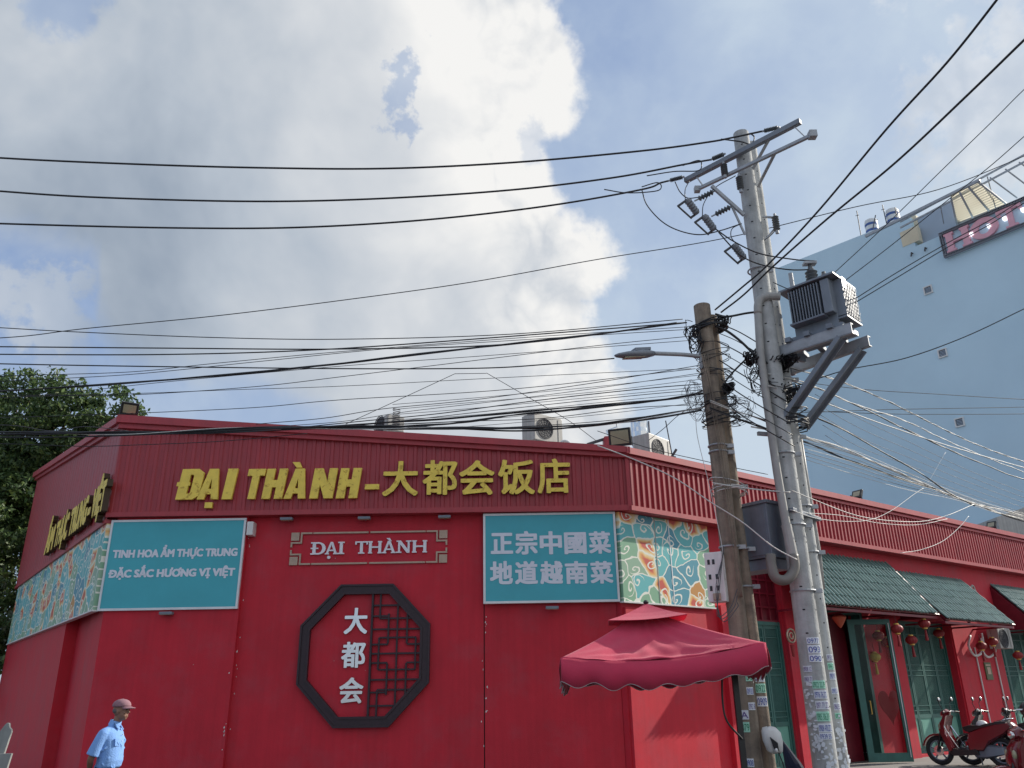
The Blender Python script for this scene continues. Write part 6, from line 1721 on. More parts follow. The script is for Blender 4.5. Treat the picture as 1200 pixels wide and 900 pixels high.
vent(1105, 414, .27, 'square louvred vent in the middle of the blue hotel wall')
vent(1125, 495, .27, 'square louvred vent low on the blue hotel wall, above the cables')
for (x, y, lb) in ((1070, 299, 'left of two tiny pipe stubs on the blue wall under the beige block'), (1086, 293, 'right of two tiny pipe stubs on the blue wall left of the sign')):
    s_, z_ = HF.px(x, y); q = MB(); q.tube([HF.P(s_, z_ + .12, 0), HF.P(s_, z_ + .12, .16), HF.P(s_ - .05, z_ - .12, .18)], .05, 8); tag(q.build('pipe_stub', M['cablegrey'], None), lb, 'pipe')
# sign
sgd = .35
ss0, sz0 = HF.px(1106, 302, sgd); _, sz1 = HF.px(1100.5, 273, sgd)
SG = thing('hotel_sign', 'large pink letters in a dark bordered sign along the top of the blue wall', 'sign', HF.P(ss0 + 4, sz0, sgd))
# the board follows the slight rise measured along the wall
W_s = 6.75
q = MB(); q.fbox(HF, ss0, ss0 + W_s, sz0, sz1, .05, .12); q.build('board', M['hotel'], SG)
q = MB(); bwd = .16
def lat(x0, x1, z0, z1):
    q.fbox(HF, x0, x1, z0, z0 + .03, .12, sgd); q.fbox(HF, x0, x1, z1 - .03, z1, .12, sgd); q.fbox(HF, x0, x0 + .03, z0 + .03, z1 - .03, .12, sgd); q.fbox(HF, x1 - .03, x1, z0 + .03, z1 - .03, .12, sgd)
    n = int(max(x1 - x0, z1 - z0) / .16)
    for i in range(n):
        if x1 - x0 > z1 - z0: q.bar(HF.P(x0 + (x1 - x0) * i / n, z0 + .02, sgd - .03), HF.P(x0 + (x1 - x0) * (i + 1) / n, z1 - .02, sgd - .03), .025)
        else: q.bar(HF.P(x0 + .02, z0 + (z1 - z0) * i / n, sgd - .03), HF.P(x1 - .02, z0 + (z1 - z0) * (i + 1) / n, sgd - .03), .025)
lat(ss0, ss0 + W_s, sz0, sz0 + bwd); lat(ss0, ss0 + W_s, sz1 - bwd, sz1); lat(ss0, ss0 + bwd, sz0 + bwd, sz1 - bwd); lat(ss0 + W_s - bwd, ss0 + W_s, sz0 + bwd, sz1 - bwd)
q.build('lattice_border', M['latt'], SG)
Hh = (sz1 - sz0) - 2 * bwd - .12
SLAB['E'] = (.74, [[(0, 0), (.74, 0), (.74, .3), (.64, .3), (.62, .12), (.27, .12), (.27, .44), (.48, .44), (.48, .56), (.27, .56), (.27, .88), (.62, .88), (.64, .72), (.74, .72), (.74, 1), (0, 1), (0, .9), (.1, .9), (.1, .1), (0, .1)]])
SLAB['L'] = (.72, [[(0, 0), (.72, 0), (.72, .32), (.62, .32), (.6, .12), (.27, .12), (.27, .9), (.38, .9), (.38, 1), (0, 1), (0, .9), (.1, .9), (.1, .1), (0, .1)]])
x = ss0 + .24
gap = .12; gap = .0; scl = (HF.px(1197, 245, sgd)[0] - x) / (.86 + .9 + .78)
SLAB['W'] = None
SLAB['Hh'] = (.86, [slabH(.86, .22, .32, .11)])
for ch in ('Hh', 'O', 'T'):
    w_, lp = SLAB[ch]
    poly_mesh('letter', lp, .18, M['pink'], SG, HF, x, sz0 + bwd + .06, .13, Hh, scl); 
    x += w_ * scl + gap
# square lamps in the letters
for (u, v) in ((.27, .45), (.42, .48), (.55, .52), (.70, .55)):
    q = MB(); cxs = ss0 + W_s * u; czs = sz0 + (sz1 - sz0) * v; q.fbox(HF, cxs - .10, cxs + .10, czs - .10, czs + .10, .13, .40)
    q.build('lamp', M['lampwhite'] if 'lampwhite' in M else M['white'], SG, bevel=.01)
# roof water tanks and antennas
def tank(px_, py_, r, h, label):
    s_, z_ = HF.px(px_, py_ + 4, -1.5); p = HF.P(s_, z_ - .6, -1.5)
    T = thing('water_tank', label, 'water tank', p)
    q = MB(); q.lathe([(r * .96, 0), (r, .05), (r, h * .9), (r * .9, h), (r * .3, h + .12), (.02, h + .13)], c=tuple(p), seg=20); q.build('barrel', M['white'], T)
    for k in (.25, .62): q = MB(); q.lathe([(r + .012, h * k), (r + .012, h * k + .18)], c=tuple(p), seg=20); q.build('blue_band', M['bluep'], T)
M['bluep'] = mat('blue_plastic', (.05, .11, .32), .5)
M['lampwhite'] = mat('lit_sign_lamp', (.9, .9, .95), .4, emit=1.2)
for o in [o for o in bpy.data.objects if o.parent == SG and o.name.startswith('lamp')]: o.data.materials.clear(); o.data.materials.append(M['lampwhite'])
tank(1022, 265, .42, 1.3, 'left of two white and blue striped water tanks on the hotel roof')
tank(1047, 253, .42, 1.3, 'right of two white and blue striped water tanks on the hotel roof')
for (x0, y0, x1, y1, lb) in ((1004, 247, 1009, 276, 'leftmost thin aerial on the hotel roof'), (1026, 252, 1023, 268, 'thin aerial in front of the left water tank'), (1034, 240, 1039, 262, 'thicker aerial between the two water tanks'), (1049, 243, 1051, 255, 'thin aerial at the right water tank')):
    q = MB(); q.bar(hp(x0, y0, -1.0), hp(x1, y1, -1.0), .05); q.bar(hp(x0 - 1.5, y0 + 6, -1.0), hp(x0 + 2.5, y0 + 5, -1.0), .03); tag(q.build('antenna', M['cablegrey'], None), lb, 'antenna')
# pale gable of a far house at the right edge
G_ = atY(1190, 610, 48)
gh = thing('far_house', 'pale grey gable of a far house just over the ribbed fascia at the right edge', 'building', (G_.x, G_.y, GZ))
q = MB(); a = atY(1168, 606, 40); b = atY(1225, 577, 40)
q.hexa([(a.x, 40, GZ), (b.x + 6, 40, GZ), (b.x + 6, 48, GZ), (a.x, 48, GZ)], [(a.x, 40, a.z), (b.x + 6, 40, b.z + 1.5), (b.x + 6, 48, b.z + 1.5), (a.x, 48, a.z)]); q.build('wall', M['acwhite'], gh)

# ------------------------------------------------------------------ things on the restaurant roof
def ac_unit(label, px_, py_, Y, rz, w_=.85, h=.75, d=.33, leg=1.6):
    p = atY(px_, py_, Y); T = thing('air_conditioner', label, 'air conditioner', p, rz, 'outdoor air conditioning units')
    q = MB(); q.box(-w_ / 2, w_ / 2, -d / 2, d / 2, 0, h); q.build('casing', M['acwhite'], T, bevel=.02, local=True)
    q = MB(); q.torus((-.13, -d / 2 - .012, h * .48), .27, .012, ax=(0, 1, 0), seg=28, sg=6)
    for k in (.06, .12, .18, .23): q.torus((-.13, -d / 2 - .010, h * .48), k, .005, ax=(0, 1, 0), seg=20, sg=5)
    for k in range(6): a = math.pi * k / 6; q.bar((-.13 - .27 * math.cos(a), -d / 2 - .012, h * .48 - .27 * math.sin(a)), (-.13 + .27 * math.cos(a), -d / 2 - .012, h * .48 + .27 * math.sin(a)), .007)
    q.build('fan_grille', M['cablegrey'], T, local=True)
    q = MB(); q.lathe([(.25, -d / 2 - .004), (.25, -d / 2 - .001)], c=(-.13, 0, h * .48), seg=24, axis='y'); q.build('fan_opening', M['cablegrey'], T, local=True)
    q = MB()
    for i in range(9): q.box(w_ / 2, w_ / 2 + .008, -.11, .11, .14 + i * .055, .165 + i * .055)
    q.build('side_louvres', M['cablegrey'], T, local=True)
    q = MB(); q.box(w_ / 2 - .16, w_ / 2 - .02, -d / 2 - .012, -d / 2 - .001, .06, h - .06); q.build('service_panel', M['acwhite'], T, local=True)
    if leg:
        q = MB()
        for sx in (-1, 1):
            for sy in (-1, 1): q.box(sx * w_ * .38 - .02, sx * w_ * .38 + .02, sy * d * .4 - .02, sy * d * .4 + .02, -leg, 0)
        q.build('stand', M['galv'], T, local=True)
    return T
ac_unit('small air conditioner on the roof behind the fascia, above the dash of the yellow name', 457, 508, 20.5, R(-52), w_=.62, h=.42, d=.5, leg=1.3)
ac_unit('air conditioner on the roof above the last yellow character', 636, 521, 20.5, R(40), w_=1.0, h=.74, d=.50, leg=1.5)
ac_unit('air conditioner on the roof just right of the corner floodlight, partly behind the fascia', 766, 545, 20.5, R(48), w_=1.05, h=.72, d=.5, leg=1.5)
q = MB(); p = atY(656, 519, 20.3); q.tube(catmull([p + Vector((0, 0, -.3)), p + Vector((.02, 0, -.02)), p + Vector((.14, 0, .05)), p + Vector((.28, 0, -.05)), p + Vector((.33, 0, -.4))], 5), .035, 8)
tag(q.build('roof_pipe', M['white'], None, smooth=True), 'white pipe loop beside the air conditioner above the yellow characters', 'pipe')
p = atY(750.5, 520, 21); T = thing('steel_tank', 'upright ribbed stainless steel tank on the roof behind the corner floodlight', 'water tank', p - Vector((0, 0, 1)))
q = MB(); h = atY(748, 493, 21).z - p.z; pr = []
for i in range(15):
    z = -1 + (h + 1) * i / 14; pr.append((.22 + (.008 if i % 2 else 0), z))
pr += [(.16, h + .03), (.01, h + .05)]; q.lathe(pr, c=tuple(p), seg=24); q.build('barrel', M['chrome'], T)
q = MB(); q.cyl(p + Vector((.26, -.05, -1)), p + Vector((.26, -.05, h - .04)), .028); q.build('side_pipe', M['tgreyd'], T)
T = thing('roof_box', 'dull red box with a small silver cylinder on top, left of the corner floodlight', 'roof equipment', atY(716, 525, 19))
a = atY(716, 526, 19); q = MB(); q.box(a.x - .18, a.x + .22, a.y - .2, a.y + .2, a.z - .5, a.z + .28); q.build('box', M['redmetal'], T, bevel=.05)
c = atY(718, 505, 18.9); q = MB(); q.cyl(c - Vector((.14, 0, .05)), c + Vector((.13, .02, .05)), .085); q.build('cylinder', M['chrome'], T, bevel=.012)
q = MB(); q.cyl(c + Vector((.1, 0, .08)), c + Vector((.1, 0, .26)), .008); q.build('stem', M['cablegrey'], T)
q = MB(); q.cyl(c, c - Vector((0, 0, .2)), .03); q.build('foot', M['cablegrey'], T)
q = MB(); q.bar(atY(688, 521, 19), atY(713, 513, 19), .06); q.build('arm', M['cablegrey'], T)
p = atY(789, 541, 18.5); T = thing('roof_antenna', 'thin leaning aerial standing on the roof edge between the corner floodlight and the old poles', 'antenna', p)
q = MB(); q.bar(p, atY(780, 493, 18.5), .022); q.build('mast', M['cablegrey'], T)
q = MB(); q.box(p.x - .06, p.x + .06, p.y - .05, p.y + .05, p.z - .1, p.z + .12); q.cyl(p + Vector((-.04, 0, .1)), p + Vector((.1, 0, .3)), .03); q.build('foot', M['cablegrey'], T)

# floodlights: lamp head local -y faces out
def flood(label, p, rz, tilt=R(18), sc=1.0, post=.12):
    T = thing('floodlight', label, 'floodlight', p, rz, 'floodlights on the roof edge')
    w_, h, d = .34 * sc, .27 * sc, .07 * sc; rm = Matrix.Rotation(-tilt, 3, 'X')
    def rb_(x0, x1, y0, y1, z0, z1, nm, mm, bev=0):
        q = MB(); q.box(x0, x1, y0, y1, z0, z1); q.v = [tuple(rm @ Vector(v) + Vector((0, 0, post))) for v in q.v]; q.build(nm, M[mm], T, bevel=bev, local=True)
    rb_(-w_ / 2, w_ / 2, -d / 2, d / 2, 0, h, 'housing', 'black', .008)
    rb_(-w_ / 2 + .05, w_ / 2 - .05, -d / 2 - .008, -d / 2 - .001, .05, h - .05, 'lens', 'lamp_glass')
    for i in range(6): rb_(-w_ / 2 + .03 + i * w_ / 7, -w_ / 2 + .04 + i * w_ / 7, d / 2, d / 2 + .03, .03, h - .03, 'cooling_rib', 'black')
    q = MB(); q.box(-.12 * sc, .12 * sc, -.03, .03, -.02, .0); q.box(-w_ / 2 - .014, -w_ / 2 - .002, -.02, .02, -.0, post + h * .5); q.box(w_ / 2 + .002, w_ / 2 + .014, -.02, .02, -.0, post + h * .5); q.build('bracket', M['black'], T, local=True)
    return T
flood('floodlight on the roof at the far left corner of the front fascia, against the tree', atY(150, 489, 16.75), R(30), R(-25), 1.05, .05)
flood('floodlight on the roof at the corner where the two fascias meet', atY(728, 524.5, 16.95), R(-20), R(-12), 1.45, .03)
flood('floodlight on the long ribbed fascia, nearest the tall pale poles', atY(1008, 586, 21.6), R(-32), R(-30), 1.0, .05) if False else flood('floodlight on the long ribbed fascia, nearest the tall pale poles', RF.P(*RF.px(1006, 585.5, .3), .25), R(-60), R(25), .95, .04)
flood('floodlight on the long ribbed fascia, further away near the right edge', RF.P(*RF.px(1164, 620.5, .3), .25), R(-60), R(25), .95, .04)
# small spots under the fascia and under the boards
def spot(label, fr, x, y, d):
    s_, z_ = fr.px(x, y, d); p = fr.P(s_, z_, d); T = thing('spotlight', label, 'spotlight', p, 0, 'small spotlights on the front wall')
    q = MB(); q.box(p.x - .13, p.x + .13, p.y - .06, p.y + .06, p.z - .03, p.z + .025); q.build('housing', M['tgreyd'], T, bevel=.01)
    q = MB(); q.box(p.x - .02, p.x + .02, p.y + .05, p.y + .25, p.z - .02, p.z + .0); q.build('bracket', M['tgreyd'], T)
    q = MB(); q.box(p.x - .11, p.x + .11, p.y - .05, p.y + .05, p.z - .036, p.z - .029); q.build('lens', M['lamp_glass'], T)
spot('small spotlight under the front fascia, left one above the small white name', FF, 336, 608, .05)
spot('small spotlight under the front fascia, middle one above the small white name', FF, 427, 607, .05)
spot('small spotlight under the front fascia, right one above the small white name', FF, 521, 605.5, .05)
spot('small dark spotlight under the bottom edge of the left teal sign', FF, 195, 718.5, .10)
spot('small dark spotlight under the bottom edge of the right teal sign', FF, 647, 712, .08)

# ------------------------------------------------------------------ tree at the left
def tree(label, blobs, nleaf, lsz, trunk, seed):
    rn = np.random.default_rng(seed)
    T = thing('tree', label, 'tree', trunk[0])
    tot = sum(b[3] * b[4] * b[5] for b in blobs) ; V = []
    for bi, (x, y, z, rx, ry, rz) in enumerate(blobs):
        n = int(nleaf * (rx * ry * rz) / tot); ncl = max(12, n // 110)
        # clump centres on the shell of the blob
        d = rn.normal(size=(ncl, 3)); d /= np.linalg.norm(d, axis=1)[:, None]
        c = np.array([x, y, z]) + d * np.array([rx, ry, rz]) * (rn.uniform(.55, 1.04, (ncl, 1)))
        rr_ = rn.uniform(.28, .62, ncl)
        idx = rn.integers(0, ncl, n); off = rn.normal(size=(n, 3)); off *= (rr_[idx] * rn.uniform(.35, 1.0, n) / np.linalg.norm(off, axis=1))[:, None]; off[:, 2] *= .7
        V.append(c[idx] + off)
    P = np.concatenate(V); n = len(P)
    u = rn.normal(size=(n, 3)); u /= np.linalg.norm(u, axis=1)[:, None]; w_ = rn.normal(size=(n, 3)); v = np.cross(u, w_); v /= np.linalg.norm(v, axis=1)[:, None]
    s = rn.uniform(.6, 1.3, (n, 1)) * lsz
    q = np.stack([P - u * s, P - v * s * .42, P + u * s, P + v * s * .42], axis=1).reshape(-1, 3)
    me = bpy.data.meshes.new('crown'); f = np.arange(4 * n).reshape(-1, 4); me.from_pydata(q.tolist(), [], f.tolist())
    base = Vector(trunk[0]); me.transform(Matrix.Translation(-base)); me.materials.append(M['leaf'])
    o = bpy.data.objects.new('crown', me); col.objects.link(o); o.parent = T; o['kind'] = 'stuff'
    m = MB(); m.tube(catmull([Vector(p) for p in trunk], 5), [.32 - .2 * i / (5 * (len(trunk) - 1)) for i in range(5 * (len(trunk) - 1) + 1)], 12)
    m.build('trunk', M['bark'], T, smooth=True)
    for k, b in enumerate(blobs[:9]):
        m = MB(); s0 = Vector(trunk[-1]) * .5 + Vector(trunk[-2]) * .5; e1 = Vector(b[:3]); mid_ = s0.lerp(e1, .5) + Vector((0, 0, -.4))
        m.tube(catmull([s0, mid_, e1], 5), [.12 - .1 * i / 10 for i in range(11)], 8); m.build('limb', M['bark'], T, smooth=True)
    return T
def bl_(px_, py_, Y, r, rz=None, ry=None):
    p = atY(px_, py_, Y); return (p.x, p.y, p.z, r, ry or r, rz or r * .85)
tree('large dense green leafy tree rising behind the left end of the restaurant', [
    bl_(36, 462, 30, 1.0), bl_(20, 480, 31, 1.5), bl_(48, 447, 30, .75), bl_(92, 465, 30, .95), bl_(72, 480, 30, 1.3), bl_(120, 490, 29.5, 1.4), bl_(146, 472, 29, .62), bl_(153, 490, 29, .7), bl_(110, 520, 30, 1.6), bl_(60, 520, 29.5, 1.9), bl_(10, 530, 30, 1.9),
    bl_(30, 575, 29.5, 2.0), bl_(-30, 560, 30, 2.5), bl_(10, 620, 29, 1.8), bl_(-20, 660, 29, 2.0), bl_(30, 640, 30, 1.5), bl_(-10, 710, 29, 1.6), bl_(-70, 620, 30, 3.0), bl_(-60, 500, 31, 2.5), bl_(5, 755, 29, 1.2), bl_(-90, 720, 30, 2.4), bl_(90, 560, 31, 1.8), bl_(45, 600, 31, 1.8), bl_(-20, 800, 29, 1.5), bl_(-6, 690, 27.5, 1.3), bl_(-10, 745, 27.5, 1.3), bl_(2, 560, 29, 1.6), bl_(-12, 640, 28, 1.7), bl_(-25, 790, 27.5, 1.6)],
    105000, .115, [(-20.5, 31, GZ), (-20.3, 31, 3), (-19.8, 30.8, 6), (-19.3, 30.5, 9)], 3)
# grey boards leaning at the left edge
PK = thing('leaning_boards', 'two pale grey boards sticking up at the bottom left edge of the photo', 'boards', atY(-4, 900, 9))
PF = Fr((0, 9.0, 0), R(90), (0, -1, 0))
def pk(poly, d, nm='board'):
    q = MB(); q.fprism(PF, [PF.px(x, y, d) for x, y in poly], d - .03, d); q.build(nm, M['grey'], PK, bevel=.004)
pk([(-30, 905), (-12, 872), (5, 850), (8, 847), (10.5, 847.5), (10.8, 852), (13, 855), (13, 858), (4.5, 883), (-8, 925), (-30, 1040)], 0)
pk([(-30, 884), (13.5, 883), (9, 897), (2, 920), (-2, 1040), (-30, 1040)], .05)
# ------------------------------------------------------------------ lanterns under the awnings
def lantern_proto(kind='red'):
    cloth = M['lantern'] if kind == 'red' else M['yellowcloth']
    T = thing('lantern', '', 'lantern', (0, 0, -50)); nr = 12
    m = MB(); prof = []
    for i in range(11):
        a = math.pi * (.12 + .76 * i / 10); prof.append((.16 * math.sin(a) + .01, .13 * math.cos(a)))
    vs, fs = [], []; seg = 36
    for r_, h in prof:
        for k in range(seg): a = 2 * math.pi * k / seg; rr_ = r_ * (1 + .05 * math.cos(nr * a)); vs.append((rr_ * math.cos(a), rr_ * math.sin(a), h))
    for i in range(len(prof) - 1):
        for k in range(seg): k2 = (k + 1) % seg; fs.append((i * seg + k, (i + 1) * seg + k, (i + 1) * seg + k2, i * seg + k2))
    m.add(vs, fs); m.build('shade', cloth, T, smooth=True, local=True)
    m = MB(); m.lathe([(.07, .118), (.075, .12), (.075, .15), (.05, .16)], seg=16); m.build('top_cap', M['gold'], T, local=True)
    m = MB(); m.lathe([(.05, -.16), (.075, -.15), (.075, -.12), (.07, -.118)], seg=16); m.build('bottom_cap', M['gold'], T, local=True)
    m = MB(); m.lathe([(.004, -.17), (.03, -.2), (.035, -.3), (.05, -.48), (.045, -.50), (.0, -.50)], seg=12); m.build('tassel', cloth, T, local=True)
    m = MB(); m.cyl((0, 0, .15), (0, 0, .40), .006, seg=6); m.build('cord', M['cable'], T, local=True)
    return T
LR = lantern_proto('red'); LYe = lantern_proto('yellow')
lan = [((1051, 737), 21.3, 'red cloth lantern under the awning just right of the top of the open glass door'), ((1068, 750), 22.3, 'red cloth lantern hanging lowest in front of the green shutters'), ((1083, 731), 22.3, 'red cloth lantern right of the lowest one, in front of the green shutters'), ((1029, 745), 22.2, 'red cloth lantern seen through the glass of the open door'), ((1163, 752), 25.0, 'red cloth lantern under the right end of the middle awning, by the white hoses'), ((1193, 768), 26.4, 'red cloth lantern under the third awning near the right edge'), ((1150, 757), 24.8, 'red cloth lantern left of the one beside the white hoses'), ((1040, 752), 22.6, 'red cloth lantern between the open glass door and the shutters, half behind the door edge'), ((1100, 742), 24.2, 'red cloth lantern hanging high over the right half of the green shutters'), ((1008, 742), 22.4, 'red cloth lantern in the dark entrance behind the left part of the open door')]
LR.scale = LYe.scale = (.85, .85, .85)
used = False
for (pp, Y, lb) in lan:
    o = place_copy(LR, used, atY(pp[0], pp[1], Y), random.random(), lb, 'red lanterns under the awnings'); used = True
place_copy(LYe, False, atY(1025, 770, 22.3), 0, 'yellow cloth lantern seen through the glass of the open door')
# fan-shaped and heart-shaped decorations
def cone_orn(label, x, y, Y, w_, h, mm='lantern'):
    c = atY(x, y, Y); T = thing('hanging_ornament', label, 'ornament', c); m = MB()
    m.lathe([(w_ * .85, 0), (w_, -.03), (w_ * .8, -h * .35), (w_ * .35, -h * .8), (.01, -h)], c=tuple(c), seg=16); m.build('cone', M[mm], T)
    m = MB(); m.lathe([(w_ * .9, 0.0), (w_ * .5, .05), (.01, .06)], c=tuple(c), seg=16); m.build('lid', M['redwood'], T); m = MB(); m.cyl(c, c + Vector((0, 0, .35)), .006); m.build('cord', M['cable'], T)
cone_orn('orange red cone shaped ornament hanging in the dark entrance right of the tall poles', 983, 722, 20.6, .17, .28, 'orange') if 'orange' in M else None
# heart banner reflected on the door: a red round sign behind the glass
c = atY(1045, 826, 21.9); HFr = Fr((0, c.y, 0), R(90), (0, -1, 0)); hs, hz = HFr.px(1043, 826)
hp_ = []
for i in range(36):
    t = 2 * math.pi * i / 36; hx = 16 * math.sin(t) ** 3; hy = 13 * math.cos(t) - 5 * math.cos(2 * t) - 2 * math.cos(3 * t) - math.cos(4 * t); hp_.append((hs + hx * .017, hz + hy * .028))
m = MB(); m.fprism(HFr, hp_, -.01, .01); tag(m.build('heart_sign', M['redgloss'], None), 'large flat red heart shape seen through the glass of the open door', 'ornament')
# round woven ornament on the column left of the tall poles
c = atY(927, 745, 19.6); T = thing('wall_ornament', 'round pale patterned ornament on the red column left of the tall pale poles', 'ornament', c); m = MB()
m.torus(tuple(c), .15, .025, ax=(.6, -.8, 0), seg=20); m.torus(tuple(c), .07, .02, ax=(.6, -.8, 0), seg=16); m.build('ring', M['bronze'], T, smooth=True); m = MB(); m.lathe([(.05, -.2), (.03, -.45), (.0, -.47)], c=tuple(c), seg=10); m.build('tassel', M['lantern'], T)
# AC unit and its hoses on the pier beside the middle awning
q0 = RF.px(1176, 744, .5); ac_unit('air conditioner on a wall bracket half hidden by the end of the middle awning', 0, 0, 1, 0, w_=.85, h=.6, leg=0)
AU = [o for o in bpy.data.objects if o.get('label', '').startswith('air conditioner on a wall bracket')][0]
AU.location = RF.P(15.7, 2.72, .38); AU.rotation_euler = (0, 0, math.atan2(RF.a.y, RF.a.x))
m = MB()
for k, (pts) in enumerate((((1137, 745), (1135, 757), (1142, 768), (1150, 765), (1152, 752), (1150, 742)), ((1150, 748), (1151, 762), (1158, 770), (1166, 764), (1167, 750)))):
    m.tube(catmull([RF.P(*RF.px(x, y, .14), .14) for x, y in pts], 6), .035, 8)
tag(m.build('hose', M['white'], None, smooth=True), 'white insulated hoses looping under the right end of the middle awning', 'hose')
s_, z_ = RF.px(1158, 786, .05); m = MB(); m.fbox(RF, s_ - .20, s_ + .20, z_ - .26, z_ + .24, .04, .075); PQ = thing('wall_plaque', 'small olive green plaque on the red pier between the white conduits', 'plaque', RF.P(s_, z_, .05)); m.build('plate', M['olive'], PQ, bevel=.006)
m = MB(); m.fbox(RF, s_ - .1, s_ + .1, z_ - .1, z_ + .1, .075, .085); m.fbox(RF, s_ - .15, s_ + .15, z_ + .14, z_ + .18, .075, .083); m.build('relief', M['bronze'], PQ)
s_, z_ = RF.px(1141, 690, .1); m = MB(); m.torus(tuple(RF.P(s_, z_, .08)), .10, .03, ax=tuple(RF.n), seg=16); m.tube([RF.P(s_, z_ - .05, .12), RF.P(s_ + .12, z_ - .3, .13), RF.P(s_ + .3, z_ - .5, .13)], .04, 8)
tag(m.build('wall_bracket_lamp', M['acwhite'], None), 'small white pipe fitting on the red wall above the end of the middle awning', 'pipe')

# ------------------------------------------------------------------ scooters
def puffy(name, outline, w0, w1, m_, T, mid=.0, inset=.03, bev=0, smooth=True):
    """solid from a side outline (x,z); full width w1 at the inset face, w0 at the rim"""
    n = len(outline); cx_ = sum(p[0] for p in outline) / n; cz_ = sum(p[1] for p in outline) / n
    def ins(p, k): 
        dx, dz = cx_ - p[0], cz_ - p[1]; L_ = math.hypot(dx, dz) or 1; k = min(k, L_ * .6); return (p[0] + dx / L_ * k, p[1] + dz / L_ * k)
    rings = []
    for (y, k) in ((-w1 / 2, inset * 1.6), (-(w0 + w1) / 4, inset * .5), (-w0 / 4, 0), (w0 / 4, 0), ((w0 + w1) / 4, inset * .5), (w1 / 2, inset * 1.6)):
        rings.append([(ins(p, k)[0], y, ins(p, k)[1]) for p in outline])
    q = MB(); q.loft(rings); o = q.build(name, m_, T, local=True); smooth_by_angle(o, 42); return o
def wheel(T, x, r=.29):
    q = MB(); q.torus((x, 0, r), r - .045, .045, ax=(0, 1, 0), seg=36, sg=10); ty = q.build('tyre', M['rubber'], T, smooth=True, local=True)
    q = MB(); q.torus((x, 0, r), r - .095, .018, ax=(0, 1, 0), seg=32, sg=8); q.cyl((x, -.06, r), (x, .06, r), .04)
    for k in range(5):
        a = 2 * math.pi * k / 5 + .3; q.bar((x, 0, r), (x + (r - .1) * math.cos(a), 0, r + (r - .1) * math.sin(a)), .03, .022, up=(0, 1, 0))
    q.build('rim', M['tgreyd'], ty, local=True)
    q = MB(); q.lathe([(.05, .035), (.10, .035), (.10, .041), (.05, .041)], c=(x, 0, r), seg=24, axis='y'); q.build('brake_disc', M['chrome'], ty, local=True)
def scooter(label, loc, rz, paint, group='scooters parked by the shutters'):
    T = thing('scooter', label, 'scooter', loc, rz, group); pm = M[paint]
    wheel(T, .64); wheel(T, -.62)
    arc = lambda x, r, a0, a1, n: [(x + r * math.cos(a0 + (a1 - a0) * i / n), .29 + r * math.sin(a0 + (a1 - a0) * i / n)) for i in range(n + 1)]
    puffy('front_fender', arc(.64, .335, R(15), R(160), 9) + arc(.64, .30, R(160), R(15), 9), .08, .13, pm, T, inset=.005)
    q = MB()
    for sy in (-.075, .075): q.cyl((.64, sy, .29), (.50, sy * .9, .72), .022)
    q.build('fork', M['black'], T, local=True)
    puffy('leg_shield', [(.30, .28), (.36, .26), (.50, .60), (.46, .86), (.36, 1.0), (.30, .99), (.38, .80), (.40, .62), (.28, .34)], .22, .36, pm, T, inset=.02)
    puffy('front_cowl', [(.40, .56), (.53, .56), (.555, .70), (.50, .86), (.40, .95), (.38, .80)], .12, .24, pm, T, inset=.03)
    puffy('floorboard', [(.36, .26), (.30, .35), (-.05, .33), (-.20, .36), (-.22, .24), (.30, .20)], .26, .32, M['black'], T, inset=.01)
    puffy('body_panel', [(-.02, .30), (.0, .45), (-.06, .66), (-.30, .76), (-.66, .84), (-.92, .86), (-.98, .80), (-.80, .66), (-.45, .46), (-.30, .30)], .20, .32, pm, T, inset=.03)
    puffy('seat', [(.02, .70), (.04, .76), (-.10, .80), (-.30, .79), (-.42, .83), (-.72, .88), (-.84, .88), (-.84, .84), (-.60, .80), (-.30, .73), (-.06, .66)], .20, .27, M['black'], T, inset=.02)
    puffy('headset', [(.30, .98), (.36, .92), (.45, .98), (.44, 1.06), (.34, 1.11), (.28, 1.06)], .12, .26, pm, T, inset=.03)
    q = MB(); q.ell((.435, 0, 1.0), .04, .085, .05); q.build('headlight', M['chrome'], T, smooth=True, local=True)
    for sy in (-1, 1):
        q = MB(); q.tube(catmull([(.34, 0, 1.04), (.33, sy * .18, 1.06), (.26, sy * .34, 1.04)], 5), .014, 8); hb = q.build('handlebar', M['chrome'], T, smooth=True, local=True)
        q = MB(); q.cyl((.29, sy * .26, 1.05), (.25, sy * .37, 1.04), .02); q.build('grip', M['black'], hb, local=True)
        q = MB(); q.tube([(.33, sy * .17, 1.06), (.36, sy * .24, 1.22), (.34, sy * .27, 1.27)], .007, 6); mr_ = q.build('mirror', M['black'], T, local=True)
        q = MB(); q.ell((.33, sy * .29, 1.30), .02, .06, .045); q.build('mirror_head', M['black'], mr_, smooth=True, local=True)
        q = MB(); q.ell((.315, sy * .29, 1.30), .012, .05, .036); q.build('mirror_glass', M['chrome'], mr_, smooth=True, local=True)
        q = MB(); q.ell((.50, sy * .10, .76), .03, .035, .06); q.build('indicator', M['lamp_glass'], T, smooth=True, local=True)
    q = MB(); q.tube(catmull([(.42, .15, .84), (.30, .165, .60), (.16, .17, .36)], 5), .012, 6); q.build('trim_strip', M['chrome'], T, local=True)
    q = MB(); q.tube(catmull([(.42, -.15, .84), (.30, -.165, .60), (.16, -.17, .36)], 5), .012, 6); q.build('trim_strip', M['chrome'], T, local=True)
    puffy('engine', [(-.10, .18), (-.05, .32), (-.35, .44), (-.70, .40), (-.72, .26), (-.30, .16)], .12, .22, M['tgreyd'], T, inset=.03)
    q = MB(); q.cyl((-.35, -.14, .24), (-.86, -.17, .34), .035, .055); q.build('exhaust', M['tgreyd'], T, bevel=.006, local=True)
